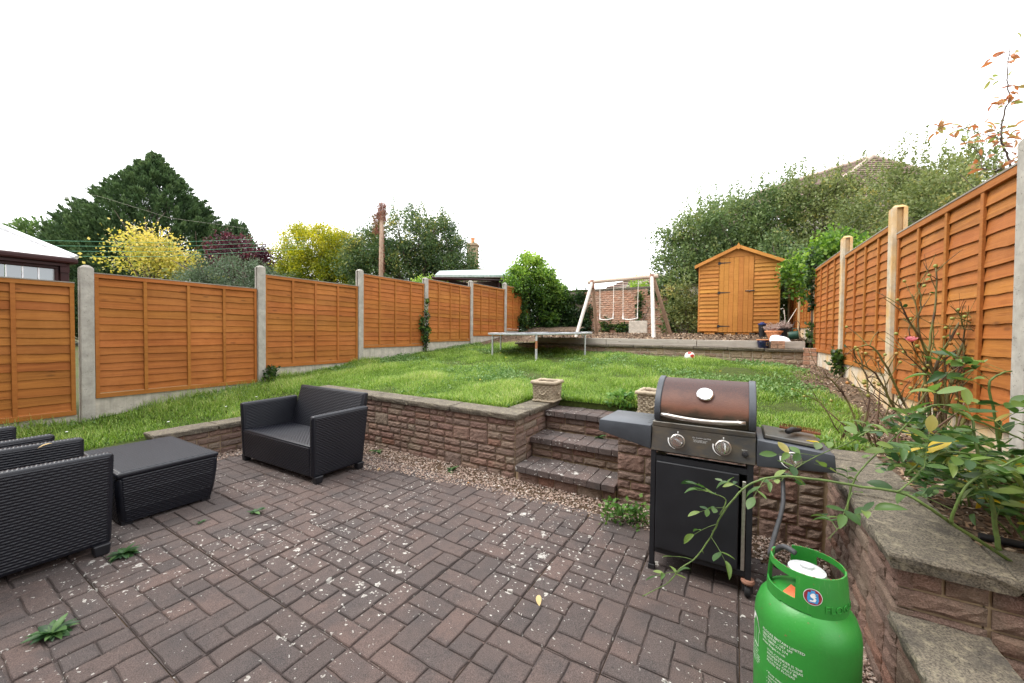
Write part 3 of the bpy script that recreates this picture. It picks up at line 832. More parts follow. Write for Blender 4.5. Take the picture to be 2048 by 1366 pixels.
bw = thing('retaining_wall', 'block wall of the raised rose bed with wide dark coping, right of the gas bottle', 'garden wall', (.53, 2.3, 0))
def f():
    block_run(bw, (.515, WY - .02), -PI / 2, 1.24, -.02, WZ, dbl=.35, amp=.0025)
    block_run(bw, (.515, 1.89), -PI / 2, 1.7, -.02, .345, dbl=.3, amp=.0025)
    block_run(bw, (.53, 1.895), 0, .95, .345 - .0735, WZ)
    for a, b in ((1.862, 2.46), (2.47, 3.11)): coping_stone(bw, .487, .80, a, b, .622, step=.035)
    coping_stone(bw, .27, .80, 3.12, WY + .24, .620)
    coping_stone(bw, .803, 1.50, 1.862, 2.12, .619, step=.035)
    for a, b in ((.3, .92), (.93, 1.89)): coping_stone(bw, .497, .748, a, b, .40, step=.035)
world_children(bw, f)
wall_part(bw, 'mortar_core', [(.529, .74, 1.909, 3.36, -.05, WZ), (.529, .735, .15, 1.89, -.05, .345), (.735, 1.5, 1.909, 2.08, .1, WZ)], MAT['mortar'])

# ------------------------------------------------------------------ the three garden steps
st = thing('garden_steps', 'three paver steps between the block walls, up to the lawn', 'steps', (-1.32, 3.4, 0))
def f():
    for k, (yf, zt, zb, x0, x1) in enumerate(((3.095, .150, 0, -1.775, -.835), (3.43, .345, .15, -1.795, -.84), (3.77, .555, .345, -1.795, -.845))):
        block_run(st, (x0 + .005, yf + .035), 0, x1 - x0 - .01, zb - (.02 if k == 0 else 0), zt - .058, dbl=0, course=.075)
        w = (x1 - x0) / 8
        for i in range(8):
            for r_ in range(2):
                ya = yf + r_ * .178; yb = ya + .172
                if k < 2 or r_ == 0 or True:
                    mb = MB(); q = rnd.uniform(-.003, .003)
                    mb.box(-w / 2 + .002, w / 2 - .002, 0, yb - ya + .003, -.056, q)
                    o = mb.build('paver', MAT['paver'], st, bevel=.003); o.location = (x0 + w * (i + .5), ya + rnd.uniform(-.003, .003), zt)
world_children(st, f)
wall_part(st, 'mortar_core', [(-1.79, -.84, 3.145, 3.8, -.05, .092), (-1.79, -.84, 3.48, 4.1, .0, .287), (-1.79, -.845, 3.82, 4.15, 0, .497)], MAT['mortar'])

# ------------------------------------------------------------------ terrace: low buff wall, coping, grey sleepers
tw = thing('terrace_wall', 'low buff block wall with mossy coping across the back of the lawn', 'garden wall', (-1.8, 8.6, .8))
def f():
    block_run(tw, (-4.9, 8.62), 0, 5.95, .80, 1.095, MAT['buff_block'], course=.0735, dbl=.35)
    x = -4.95
    while x < 1.0:
        e = min(1.07, x + .60); coping_stone(tw, x, e - .008, 8.56, 8.84, 1.15 + rnd.uniform(-.004, .004), .05, step=.09); x = e
world_children(tw, f)
wall_part(tw, 'mortar_core', [(-4.9, 1.05, 8.634, 8.82, .6, 1.095)], MAT['pale_mortar'])
for a, b, lab in ((-4.42, -2.62, 'leftmost grey timber sleeper on the terrace wall, behind the trampoline'), (-2.61, -.72, 'middle grey timber sleeper on the terrace wall, in front of the swing'), (-.71, 1.08, 'rightmost grey timber sleeper on the terrace wall, behind the blue pot')):
    mb = MB(); mb.box(-(b - a) / 2, (b - a) / 2, -.05, .05, 0, .135)
    o = mb.build('timber_sleeper', MAT['sleeper'], bevel=.006); o.location = ((a + b) / 2, 8.80, 1.151); o.rotation_euler.z = rnd.uniform(-.006, .006)
    tag(o, lab, 'sleeper', 'sleepers edging the terrace')
bp = thing('brick_pillar', 'short red brick pillar between the terrace wall and the right fence', 'pillar', (1.13, 8.62, .80))
for k in range(5):
    for i in range(2):
        mb = MB(); mb.box(-.047, .047, -.05, .05, 0, .066)
        o = mb.build('brick', MAT['red_brick'], bp, bevel=.004); o.location = (-.05 + i * .10, .0, k * .076)
mb = MB(); mb.box(-.09, .09, -.042, .09, 0, .37); mb.build('mortar_core', MAT['pale_mortar'], bp)

# ------------------------------------------------------------------ fences
def slat_mesh(L, h, seed, wav=.011):
    f = fbm(seed, 5.0, 3); r = random.Random(seed); n = 18; mb = MB(); rows = []
    kn = [r.uniform(.1, .9) for _ in range(2)]
    def lo(x): return wav * float(f(np.array([x * .9, seed * .37, 0]))) + sum(-.008 * math.exp(-((x / L - k) * 26) ** 2) for k in kn) * (1 if r.random() < 2 else 0)
    for x in [(-L / 2 + L * i / n) for i in range(n + 1)]:
        z = lo(x)
        rows.append([(x, .008, h), (x, -.001, h), (x, -.017 + .3 * z, z), (x, -.007, z - .002), (x, .008, h)])
    mb.grid([[r_[k] for r_ in rows] for k in range(5)])
    mb.f += []
    return mb.mesh('slat', MAT['fence_wood'])
SLATS = {}
def fence_panel(x, y, rz, L, z0, H, label, group, seed, rots=None):
    t = thing('lap_fence', label, 'fence panel', (x, y, z0), rz, group)
    if rots: t.rotation_euler = (rots[0], rots[1], rz)
    r = random.Random(seed)
    key = round(L, 2)
    if key not in SLATS: SLATS[key] = [slat_mesh(L - .03, .125, 17 * k + int(key * 100)) for k in range(9)]
    n = 15; pitch = (H - .10) / n
    for k in range(n):
        o = link('slat', r.choice(SLATS[key]), t, (0, -.004 + r.uniform(-.002, .002), .055 + k * pitch + r.uniform(-.008, .008)))
        o.rotation_euler = (0, r.uniform(-.003, .003), 0)
        if r.random() < .5: o.scale.x = -1
    for i, xx in enumerate([-L / 2 + .02, -L / 4, 0, L / 4, L / 2 - .02]):
        mb = MB(); w = .036 / 2
        mb.box(-w, w, -.036, -.017, .045 if 0 < i < 4 else .0, H - .05)
        o = mb.build('batten', MAT['fence_rail'], t, bevel=.002); o.location.x = xx + (r.uniform(-.02, .02) if 0 < i < 4 else 0)
    mb = MB(); mb.box(-L / 2, L / 2, -.040, -.014, H - .052, H - .004); mb.build('top_rail', MAT['fence_rail'], t, bevel=.002)
    mb = MB(); mb.box(-L / 2, L / 2, -.044, .016, H - .0035, H + .008); mb.build('capping', MAT['grey_timber'], t)
    mb = MB(); mb.box(-L / 2 + .001, L / 2 - .001, -.041, -.0165, .0, .052); mb.build('bottom_rail', MAT['fence_rail'], t, bevel=.002)
    for za, zb in ((0, .05), (H - .06, H - .004)): MB().box(-L / 2, L / 2, .0085, .03, za, zb).build('back_rail', MAT['fence_rail'], t)
    return t
def fence_post(x, y, rz, z0, z1, mat, label, group, lean=(0, 0)):
    mb = MB(); w = .056
    for a0, a1, b0, b1 in ((-w, w, -w, -.022), (-w, w, .026, w), (-.026, .026, -.022, .026)):
        mb.box(a0, a1, b0, b1, z0 - z1 - .3, -.02)
    mb.hexa([(-w, -w, -.02), (w, -w, -.02), (w, w, -.02), (-w, w, -.02)], [(-.02, -.03, .012), (.02, -.03, .012), (.02, .03, .012), (-.02, .03, .012)])
    me = mb.mesh('fence_post', mat, bevel=.004)
    me.transform(Matrix.Translation((0, 0, z1 - z0)))
    o = link('fence_post', me, None, (x, y, z0), (lean[0], lean[1], rz))
    return tag(o, label, 'fence post', group)
def gravel_board(x, y, rz, L, z0, z1, mat, label, group):
    mb = MB(); mb.box(-L / 2, L / 2, -.024, .024, -.35, z1 - z0)
    me = mb.mesh('gravel_board', mat, bevel=.003)
    return tag(link('gravel_board', me, None, (x, y, z0), (0, 0, rz)), label, 'gravel board', group)

LX = -6.67
LP = [(1.352, .30, 2.134), (3.279, .49, 2.427), (5.173, .76, 2.644), (7.080, .93, 2.723), (8.955, 1.07, 2.875), (10.83, 1.14, 3.035)]
ordn = ['nearest', 'second', 'third', 'fourth', 'fifth', 'sixth', 'seventh']
lp_lab = ['concrete fence post right of the dark conservatory, nearest on the left', 'concrete fence post left of the loveseat, second on the left fence', 'concrete fence post below the golden tree, third on the left fence',
          'ivy-twined concrete post, fourth on the left fence', 'concrete fence post under the dark carport opening, fifth on the left fence', 'concrete fence post behind the trampoline, sixth on the left fence']
for (y, z0, z1), lab in zip(LP, lp_lab):
    fence_post(LX, y, PI / 2, z0, z1, MAT['post'], lab, 'concrete posts of the left fence', (0, rnd.uniform(-.006, .006)))
LPAN = [(.36, 1.80, .385, 1.54), (2.318, 1.80, .555, 1.505), (4.226, 1.775, .775, 1.53), (6.127, 1.785, 1.05, 1.527), (8.018, 1.755, 1.143, 1.56), (9.893, 1.755, 1.288, 1.535), (11.78, 1.78, 1.46, 1.50)]
lgb_lab = ['pale gravel board behind the armchairs, under the nearest left panel', 'pale gravel board left of the loveseat, below the widest left panel', 'pale gravel board between the second and third left posts', 'rust-marked gravel board between the third and fourth left posts',
           'pale gravel board left of the fifth left post', 'pale gravel board behind the left trampoline legs', 'pale gravel board under the ivy-hung last left panel']
rgb_lab = ['stained gravel board beside the rose stump, at the right picture edge', 'stained gravel board behind the bare rose stems', 'orange-streaked gravel board between the second and third right posts', 'pale streaked gravel board right of the brick pillar', 'tall stained gravel board behind the watering can', 'stained gravel board farthest back on the right']
lpan_lab = ['orange lap fence panel below the dark conservatory, cut by the left picture edge', 'orange lap fence panel below the yellow tree, left of the loveseat', 'orange lap fence panel below the golden tree, behind the loveseat',
            'orange lap fence panel below the dead pole, fourth on the left', 'orange lap fence panel below the carport gutter, fifth on the left', 'orange lap fence panel behind the left end of the trampoline, sixth on the left', 'orange lap fence panel half hidden by ivy, farthest on the left']
for k, ((y, L, z0, H), lab) in enumerate(zip(LPAN, lpan_lab)):
    fence_panel(LX - .005, y, PI / 2, L, z0, H, lab, 'orange lap panels of the left fence', 100 + k)
    gy = lz(LX, y)
    gravel_board(LX - .012, y, PI / 2, L + .02, min(z0 - .12, gy), z0 - .002, MAT['gravel_board'], lgb_lab[k], 'gravel boards of the left fence')

def XR(y): return 1.38 - .025 * (y - 3.3)
RRZ = -PI / 2 + math.atan(.025)
RP = [(3.20, .70, 2.50), (5.12, .72, 2.672), (6.94, .86, 2.775), (8.95, .87, 2.80), (10.45, 1.38, 2.90), (12.05, 1.4, 3.0)]
rp_lab = ['speckled concrete fence post at the right picture edge', 'tall concrete fence post with orange overspray behind the bare rose', 'orange-stained concrete post, third on the right fence', 'ivy-wrapped slim post beside the brick pillar', 'orange-stained post right of the shed pots', 'orange-stained post at the far end behind the shed']
for k, ((y, z0, z1), lab) in enumerate(zip(RP, rp_lab)):
    fence_post(XR(y), y, RRZ, z0, z1, MAT['post'] if k == 0 else MAT['post_stained'], lab, 'concrete posts of the right fence', (rnd.uniform(-.004, .004), (-.012, -.030, -.014, -.02, -.01, 0)[k]))
RPAN = [(2.19, 1.76, .80, 1.50), (4.13, 1.85, .85, 1.53), (6.03, 1.69, 1.02, 1.49), (7.945, 1.87, 1.115, 1.495), (9.70, 1.38, 1.56, 1.25), (11.25, 1.46, 1.47, 1.35)]
rpan_lab = ['orange lap fence panel outside the right picture edge, beside the stump', 'orange lap fence panel directly behind the bare rose bush, largest on the right', 'warped orange lap fence panel left of the pink rose bloom', 'orange lap fence panel left of the third right post, beside the brick pillar', 'orange lap fence panel beside the heather pots on the terrace', 'orange lap fence panel farthest back on the right, by the shed wall']
for k, ((y, L, z0, H), lab) in enumerate(zip(RPAN, rpan_lab)):
    fence_panel(XR(y) + .005, y, RRZ, L, z0, H, lab, 'orange lap panels of the right fence', 200 + k)
    gravel_board(XR(y) + .012, y, RRZ, L + .02, z0 - .3, z0 - .002, MAT['gravel_board_stained'], rgb_lab[k], 'gravel boards of the right fence')

# ------------------------------------------------------------------ old red brick wall at the back
BY = 13.65
ob = thing('brick_wall', 'old red brick boundary wall behind the swing, ivy on its left end', 'brick wall', (-3.2, BY, 1.3))
def f():
    for c in range(21):
        z = 1.32 + c * .077; off = (c % 2) * .115; x = -4.95 - off; k = 0
        while x < -1.75:
            w = .23 if (k + c // 2) % 3 else .117
            if x + w > -5.0 and x < -1.85:
                key = ('rb', w)
                if key not in BLOCKS: BLOCKS[key] = [rock_block(w - .010, .067, .05, rnd.random(), .003, 3, 2).mesh('brick', MAT['red_brick']) for _ in range(3)]
                o = link('brick', rnd.choice(BLOCKS[key]), ob); o.location = (x + w / 2, BY + rnd.uniform(-.004, .003), z)
            x += w; k += 1
    x = -6.6
    while x < 1.2:
        coping_stone(ob, x, x + .59, BY - .03, BY + .25, 3.02 + rnd.uniform(-.005, .005), .07, step=.12); x += .6
world_children(ob, f)
wall_part(ob, 'mortar_core', [(-6.62, 1.15, BY + .020, BY + .22, .9, 2.95)], MAT['pale_mortar'])

# ------------------------------------------------------------------ shed
sh = thing('garden_shed', 'golden timber shed with apex roof and single plank door', 'shed', (-.016, 11.0, 1.43), .012)
SW, SH, AP = .858, 1.74, 2.13     # half width, eaves and apex height
def gable(x): return SH + (AP - SH) * (1 - abs(x) / SW)
dx0, dx1, dz0, dz1 = -.40, .335, .03, 1.885
bd = .097; k = 0; z = .05
r = random.Random(5)
while z < AP - .02:
    zt = z + bd
    zm = min(zt, AP)
    half = SW if zm <= SH else SW * (1 - (z - SH) / (AP - SH)) if z > SH else SW
    segs = [(-half, dx0 - .012), (dx1 + .012, half)] if z < dz1 - .03 else [(-half, half)]
    for a, b in segs:
        if b - a < .04: continue
        mb = MB()
        if z >= SH:
            h2 = SW * max(0, 1 - (zt - SH) / (AP - SH))
            mb.prism([(a, z), (b, z), (min(b, h2), zt), (max(a, -h2), zt)], -.016, .0)
        else:
            n = 8; rows = []
            f_ = fbm(int(z * 1000) + int(a * 10), 6, 2)
            for i in range(n + 1):
                x = a + (b - a) * i / n; q = .004 * float(f_(np.array([x * 2, 0, 0])))
                rows.append([(x, 0, zt), (x, -.004, zt), (x, -.024 - q, z + .014), (x, -.021 - q, z), (x, 0, z)])
            mb.grid([[q[j] for q in rows] for j in range(5)])
        mb.build('board', MAT['shed_wood'], sh)
    z = zt
wall = MB(); wall.prism([(-SW, .03), (SW, .03), (SW, SH), (0, AP), (-SW, SH)], .002, .03)
wall.prism([(-SW, .03), (SW, .03), (SW, SH), (0, AP), (-SW, SH)], 1.88, 1.90)
wall.box(-SW, -SW + .02, .03, 1.88, .03, SH); wall.box(SW - .02, SW, .03, 1.88, .03, SH); wall.box(-SW, SW, .03, 1.88, .02, .05)
wall.build('wall_frame', MAT['shed_wood'], sh)
for x in (-SW - .012, SW - .022):
    MB().box(x, x + .034, -.022, .012, .03, SH + .01).build('corner_trim', MAT['shed_trim'], sh)
door = link('door', None, sh); door.location = (0, -.014, 0)
dw = (dx1 - dx0) / 7
for i in range(7):
    MB().box(dx0 + i * dw + .002, dx0 + (i + 1) * dw - .002, -.016, .0, dz0, dz1).build('plank', MAT['shed_trim'], door, bevel=.003)
def hinge(z, x=dx0):
    mb = MB(); mb.prism([(x - .03, z - .03), (x + .02, z - .03), (x + .03, z - .016), (x + .25, z - .006), (x + .25, z + .006), (x + .03, z + .016), (x + .02, z + .03), (x - .03, z + .03)], -.022, -.016)
    mb.tube([(x + .012, -.024, z - .034), (x + .012, -.024, z + .034)], .007, 6)
    mb.build('hinge', MAT['iron'], door)
for z in (.18, 1.02, 1.76): hinge(z)
mb = MB(); mb.box(dx1 - .17, dx1 + .02, -.022, -.016, 1.03, 1.055); mb.tube([(dx1 - .15, -.030, 1.0425), (dx1 + .03, -.030, 1.0425)], .008, 6); mb.tube([(dx1 - .08, -.03, 1.04), (dx1 - .08, -.035, 1.0)], .005, 6); mb.build('bolt', MAT['iron'], door)
MB().box(dx1 - .14, dx1 - .03, -.036, -.0225, 1.046, 1.056).build('bolt_bar', MAT['chrome'], door)
sl = (AP - SH) / SW
for s_ in (-1, 1):
    e = SW + .10; mb = MB()
    p0, p1 = (0, AP + .012), (s_ * e, AP + .012 - sl * e)
    mb.prism([p0, p1, (p1[0], p1[1] + .02), (p0[0], p0[1] + .02)], -.09, 2.0); mb.build('roof', MAT['brown_timber'], sh)
    mb = MB(); mb.prism([(s_ * .001, AP - .035), (s_ * e, AP - .045 - sl * e), (s_ * e, AP + .038 - sl * e), (s_ * .001, AP + .045)], -.112, -.092)
    mb.build('bargeboard', MAT['shed_trim'], sh)
MB().prism([(-.035, AP - .05), (0, AP - .075), (.035, AP - .05), (.035, AP + .02), (0, AP + .09), (-.035, AP + .02)], -.132, -.114).build('finial', MAT['shed_trim'], sh)
for x in (-.6, -.15, .15, .6): MB().box(x - .12, x + .12, -.01, 1.9, -.05, .018).build('bearer', MAT['shed_trim'], sh)

# ------------------------------------------------------------------ swing set
sw = thing('garden_swing', 'wooden double swing frame with white front legs and rusty caps', 'swing', (-2.65, 10.15, 1.3))
def wtube(name, a, b, r0, r1, mat, n=12):
    mb = MB(); mb.tube([Vector(a) - sw.location, Vector(b) - sw.location], [r0, r1], n); return mb.build(name, mat, sw, smooth=.6)
TL, TR = Vector((-3.44, 10.15, 2.80)), Vector((-1.88, 10.15, 2.85))
wtube('beam', TL - Vector((.12, 0, 0)), TR + Vector((.14, 0, 0.004)), .052, .052, MAT['beam_wood'])
wtube('front_leg', (-3.62, 9.38, 1.22), TL + Vector((0, -.03, -.02)), .046, .044, MAT['white_paint'])
wtube('rear_leg', (-3.52, 10.85, 1.3), TL + Vector((0, .03, -.02)), .046, .044, MAT['pole_wood'])
wtube('front_leg', (-1.68, 9.40, 1.20), TR + Vector((0, -.03, -.02)), .048, .045, MAT['white_paint'])
wtube('rear_leg', (-1.50, 10.9, 1.3), TR + Vector((.02, .03, -.02)), .048, .046, MAT['pole_wood'])
for T in (TL, TR):
    wtube('bracket', T + Vector((0, -.005, .05)), T + Vector((0, -.02, -.17)), .062, .064, MAT['cap_rust'])
for xa, xb, z in ((-3.215, -2.855, 1.80), (-2.595, -2.225, 1.80)):
    s_ = thing('swing', 'white swing seat hanging on pale ropes, ' + ('left' if xa < -3 else 'right') + ' of the two on the frame', 'swing', ((xa + xb) / 2, 10.15, z), 0, 'seats of the swing')
    w = (xb - xa) / 2; P = []
    for j, yy in enumerate((-.075, -.07, .07, .075)):
        P.append([(-w + 2 * w * i / 8, yy, -.03 * (1 - ((i - 4) / 4) ** 2) + (0 if j in (1, 2) else -.02) + .012 * i / 8) for i in range(9)])
    mb = MB(); mb.grid(P); o = mb.build('seat', MAT['seat_white'], s_, smooth=True)
    so = o.modifiers.new('thick', 'SOLIDIFY'); so.thickness = .03
    for sgn, xx in ((-1, xa), (1, xb)):
        top = TL.z + (TR.z - TL.z) * (xx - TL.x) / (TR.x - TL.x) - z
        mb = MB(); mb.tube([(sgn * w, 0, 0), (sgn * (w + .008), 0, top)], .009, 6); mb.build('rope', MAT['rope'], s_)
        mb = MB(); mb.tube([(sgn * w, 0, -.01), (sgn * w, 0, .14)], .014, 6); mb.build('rope_sleeve', MAT['seat_white'], s_)
cs = MB(); cs.box(-.26, .26, -.04, .04, 0, .41)
tag(link('concrete_slab', cs.mesh('concrete_slab', MAT['pale_slab'], bevel=.012, seg=2), None, (-2.52, 11.6, 1.37), (-.06, 0, .03)), 'pale square concrete slab leaning upright behind the right swing', 'concrete slab')

# ------------------------------------------------------------------ trampoline
tr = thing('trampoline', 'small round trampoline without net standing on the lawn', 'trampoline', (-3.90, 7.88, 0.0))
TRR = 1.165
def tz(x, y): return 1.385 + .018 * y + .012 * x
ring = [(TRR * math.cos(a), TRR * math.sin(a), tz(TRR * math.cos(a), TRR * math.sin(a))) for a in [2 * PI * i / 64 for i in range(65)]]
mb = MB(); mb.tube(ring, .021, 8, False); mb.build('frame', MAT['galv'], tr, smooth=True)
P = [[(rr_ * math.cos(a), rr_ * math.sin(a), tz(rr_ * math.cos(a), rr_ * math.sin(a)) + .022) for a in [2 * PI * i / 48 for i in range(49)]] for rr_ in (1.19, 1.13, 1.0)]
for k in range(49): P[2][k] = (P[2][k][0], P[2][k][1], P[2][k][2] + rnd.uniform(-.004, .006))
mb = MB(); mb.grid(P); mb.build('safety_pad', MAT['silver'], tr, smooth=True)
P = [[(rr_ * math.cos(a), rr_ * math.sin(a), tz(rr_ * math.cos(a), rr_ * math.sin(a)) + .016) for a in [2 * PI * i / 48 for i in range(49)]] for rr_ in (1.06, .6, .02)]
mb = MB(); mb.grid(P); mb.build('jumping_mat', MAT['mat_black'], tr, smooth=True)
a0 = math.atan2(-7.7, 3.75)
for k in range(6):
    a = a0 + k * PI / 3 - .05; x, y = 1.145 * math.cos(a), 1.145 * math.sin(a)
    mb = MB(); mb.tube([(x, y, lz(x - 3.90, y + 7.88) - .02), (x, y, tz(x, y))], .019 if k else .024, 8)
    mb.build('leg', MAT['galv'] if k else MAT['galv'], tr, smooth=.6)
    if k == 0: mb = MB(); mb.tube([(x, y, 1.08), (x, y, 1.24)], .0245, 8); mb.build('rust_band', MAT['rusty_galv'], tr, smooth=.6)

# ------------------------------------------------------------------ charcoal wicker furniture
def rbox(x0, x1, y0, y1, z0, z1, bevel=.014, taper=None, seg=2):
    """rounded box; taper = (dx at bottom, dy at bottom) insets"""
    mb = MB(); tx, ty = taper or (0, 0)
    mb.hexa([(x0 + tx, y0 + ty, z0), (x1 - tx, y0 + ty, z0), (x1 - tx, y1 - ty, z0), (x0 + tx, y1 - ty, z0)], [(x0, y0, z1), (x1, y0, z1), (x1, y1, z1), (x0, y1, z1)])
    return mb
WP, WQ = .0165, .022
def weave_grid(q, lift=.0015, amp=.0052, phase=0, fv=True):
    """woven strands as real relief on the quad q = (lower left, lower right, upper right, upper left) seen from outside"""
    bl, br, tr_, tl = (np.array(p, float) for p in q)
    Lu = max(np.linalg.norm(br - bl), np.linalg.norm(tr_ - tl)); Lv = max(np.linalg.norm(tl - bl), np.linalg.norm(tr_ - br))
    nu, nv = max(2, int(Lu / .0085)), max(4, int(round(Lv / WP)) * 5)
    u = np.linspace(0, 1, nu + 1)[None, :, None]; v = np.linspace(0, 1, nv + 1)[:, None, None]
    P = (bl * (1 - u) + br * u) * (1 - v) + (tl * (1 - u) + tr_ * u) * v
    n = np.cross(br - bl, tl - bl); n /= np.linalg.norm(n)
    row = v * (nv / 5) + 1e-6; j = np.floor(row); f = row - j
    prof = 1 - np.abs(2 * f - 1) ** 2.2
    h = prof * (.72 + .28 * np.cos(PI * (u * Lu / WQ + j + phase)))
    fade = np.minimum(1, np.minimum(np.minimum(u, 1 - u) * Lu, (np.minimum(v, 1 - v) * Lv) if fv else 1.0) / .008)
    P = P + n * (lift + amp * h) * fade - n * .003 * (1 - fade)
    idx = np.arange((nu + 1) * (nv + 1)).reshape(nv + 1, nu + 1)
    F = np.stack([idx[:-1, :-1], idx[:-1, 1:], idx[1:, 1:], idx[1:, :-1]], -1).reshape(-1, 4)
    return P.reshape(-1, 3), F
def wick(name, mb, parent, bevel=.014, weave=(), fv=True):
    base = mb.mesh(name, MAT['wicker'], bevel=bevel, seg=3, smooth=.7)
    bm = bmesh.new(); bm.from_mesh(base)
    if weave:
        vs, fs, o = [], [], 0
        for q in weave:
            P, F = weave_grid(q, fv=fv); vs.append(P); fs.append(F + o); o += len(P)
        me = bpy.data.meshes.new('weave'); V = np.concatenate(vs); F = np.concatenate(fs)
        me.from_pydata(V.tolist(), [], F.tolist()); me.polygons.foreach_set('use_smooth', np.ones(len(F), bool))
        bm.from_mesh(me); bpy.data.meshes.remove(me)
    bm.to_mesh(base); bm.free()
    return link(name, base, parent)
def lounge_seat(name, label, cat, loc, rz, W, D, group=None):
    """front faces local -y; local origin under the middle of the front edge"""
    t = thing(name, label, cat, loc, rz, group); w = W / 2; A = .62
    for s_ in (-1, 1):
        mb = MB(); x0, x1 = (s_ * w, s_ * (w - .065)); lo, hi = min(x0, x1), max(x0, x1); o_ = s_ * -.022
        mb.hexa([(lo + o_, .012, .055), (hi + o_, .012, .055), (hi + o_, D - .05, .055), (lo + o_, D - .05, .055)], [(lo, 0, A), (hi, 0, A), (hi, D, A + .005), (lo, D, A + .005)])
        c = mb.v; g = .012
        lo4 = [Vector(p) for p in c[:4]]; up4 = [Vector(p) for p in c[4:]]
        def face(a, b, ins=.014):
            bl, br, tr_, tl = lo4[a], lo4[b], up4[b], up4[a]
            e = (br - bl).normalized() * ins; k = Vector((0, 0, ins))
            return (bl + e + k, br - e + k, tr_ - e - k, tl + e - k)
        tp = [p for p in up4]
        top = (tp[0] + Vector((g, g, 0)), tp[1] + Vector((-g, g, 0)), tp[2] + Vector((-g, -g, 0)), tp[3] + Vector((g, -g, 0)))
        wick('armrest', mb, t, .016, [face(0, 1), face(1, 2), face(2, 3), face(3, 0), top])
        for yy in (.02, D - .13):
            f0 = s_ * (w - .03)
            MB().hexa([(f0 - .035, yy + .006, -.002), (f0 + .025, yy + .006, -.002), (f0 + .025, yy + .07, -.002), (f0 - .035, yy + .07, -.002)], [(f0 - .04, yy, .065), (f0 + .03, yy, .065), (f0 + .03, yy + .08, .065), (f0 - .04, yy + .08, .065)]).build('foot', MAT['wicker_foot'], t, bevel=.006)
    mb = MB(); mb.hexa([(-w + .07, .018, .055), (w - .07, .018, .055), (w - .07, .07, .055), (-w + .07, .07, .055)], [(-w + .066, .006, .335), (w - .066, .006, .335), (w - .066, .06, .335), (-w + .066, .06, .335)])
    wick('apron', mb, t, .008, [((-w + .072, .017, .06), (w - .072, .017, .06), (w - .07, .006, .33), (-w + .07, .006, .33))])
    mb = MB(); mb.hexa([(-w + .066, .012, .29), (w - .066, .012, .29), (w - .066, D - .08, .27), (-w + .066, D - .08, .27)], [(-w + .066, .004, .345), (w - .066, .004, .345), (w - .066, D - .08, .315), (-w + .066, D - .08, .315)])
    wick('seat', mb, t, .012, [((-w + .075, .02, .3445), (w - .075, .02, .3445), (w - .075, D - .09, .3165), (-w + .075, D - .09, .3165))])
    mb = MB(); mb.hexa([(-w + .068, D - .16, .05), (w - .068, D - .16, .05), (w - .068, D - .05, .05), (-w + .068, D - .05, .05)], [(-w + .085, D + .02, .755), (w - .085, D + .02, .755), (w - .085, D + .075, .745), (-w + .085, D + .075, .745)])
    wick('backrest', mb, t, .016, [((-w + .082, D - .155, .07), (w - .082, D - .155, .07), (w - .10, D + .017, .74), (-w + .10, D + .017, .74)), ((w - .08, D - .048, .07), (-w + .08, D - .048, .07), (-w + .10, D + .073, .73), (w - .10, D + .073, .73))])
    return t
lounge_seat('loveseat', 'charcoal wicker loveseat facing the patio, in front of the block wall', 'loveseat', (-3.905, 2.035, .002), .01, 1.30, .60)
lounge_seat('wicker_armchair', 'charcoal wicker armchair nearest the camera, its side cut by the left picture edge', 'armchair', (-3.695, .790, .002), PI + .0, .70, .62, 'wicker armchairs')
lounge_seat('wicker_armchair', 'charcoal wicker armchair behind the nearest one, only its arm tops in view', 'armchair', (-4.62, .655, .002), PI + .16, .68, .62, 'wicker armchairs')
tb = thing('coffee_table', 'charcoal wicker box coffee table between the armchairs and the loveseat', 'coffee table', (-4.12, 1.175, .002))
mb = MB(); hx, hy = .455, .30
lv = [(.020, .90, .90), (.12, .955, .95), (.25, .99, .99), (.355, 1.0, 1.0)]
for (z0, a0_, b0_), (z1, a1_, b1_) in zip(lv[:-1], lv[1:]):
    pass
ringp = []
for z, ax, ay in lv:
    ringp.append([(sx * hx * ax + (0), sy * hy * ay, z) for sx, sy in ((-1, -1), (1, -1), (1, 1), (-1, 1))])
mbv = [p for r_ in ringp for p in r_]; fs = [(k * 4 + i, k * 4 + (i + 1) % 4, (k + 1) * 4 + (i + 1) % 4, (k + 1) * 4 + i) for k in range(3) for i in range(4)] + [(3, 2, 1, 0), (12, 13, 14, 15)]
mb.add(mbv, fs); wv = []
for k in range(3):
    for i in range(4):
        a_, b_ = Vector(ringp[k][i]), Vector(ringp[k][(i + 1) % 4]); c_, d_ = Vector(ringp[k + 1][(i + 1) % 4]), Vector(ringp[k + 1][i])
        e = (b_ - a_).normalized() * .022; wv.append((a_ + e, b_ - e, c_ - e, d_ + e))
o = wick('base', mb, tb, .025, wv, fv=False)
mb = MB(); mb.box(-hx - .004, hx + .004, -hy - .004, hy + .004, .356, .392); wick('tabletop', mb, tb, .013, [((-hx + .01, hy - .01, .392), (-hx + .01, -hy + .01, .392), (hx - .01, -hy + .01, .392), (hx - .01, hy - .01, .392))])
for sx in (-1, 1):
    for sy in (-1, 1): MB().box(sx * .37 - .03, sx * .37 + .03, sy * .235 - .03, sy * .235 + .03, -.002, .03).build('foot', MAT['wicker_foot'], tb)

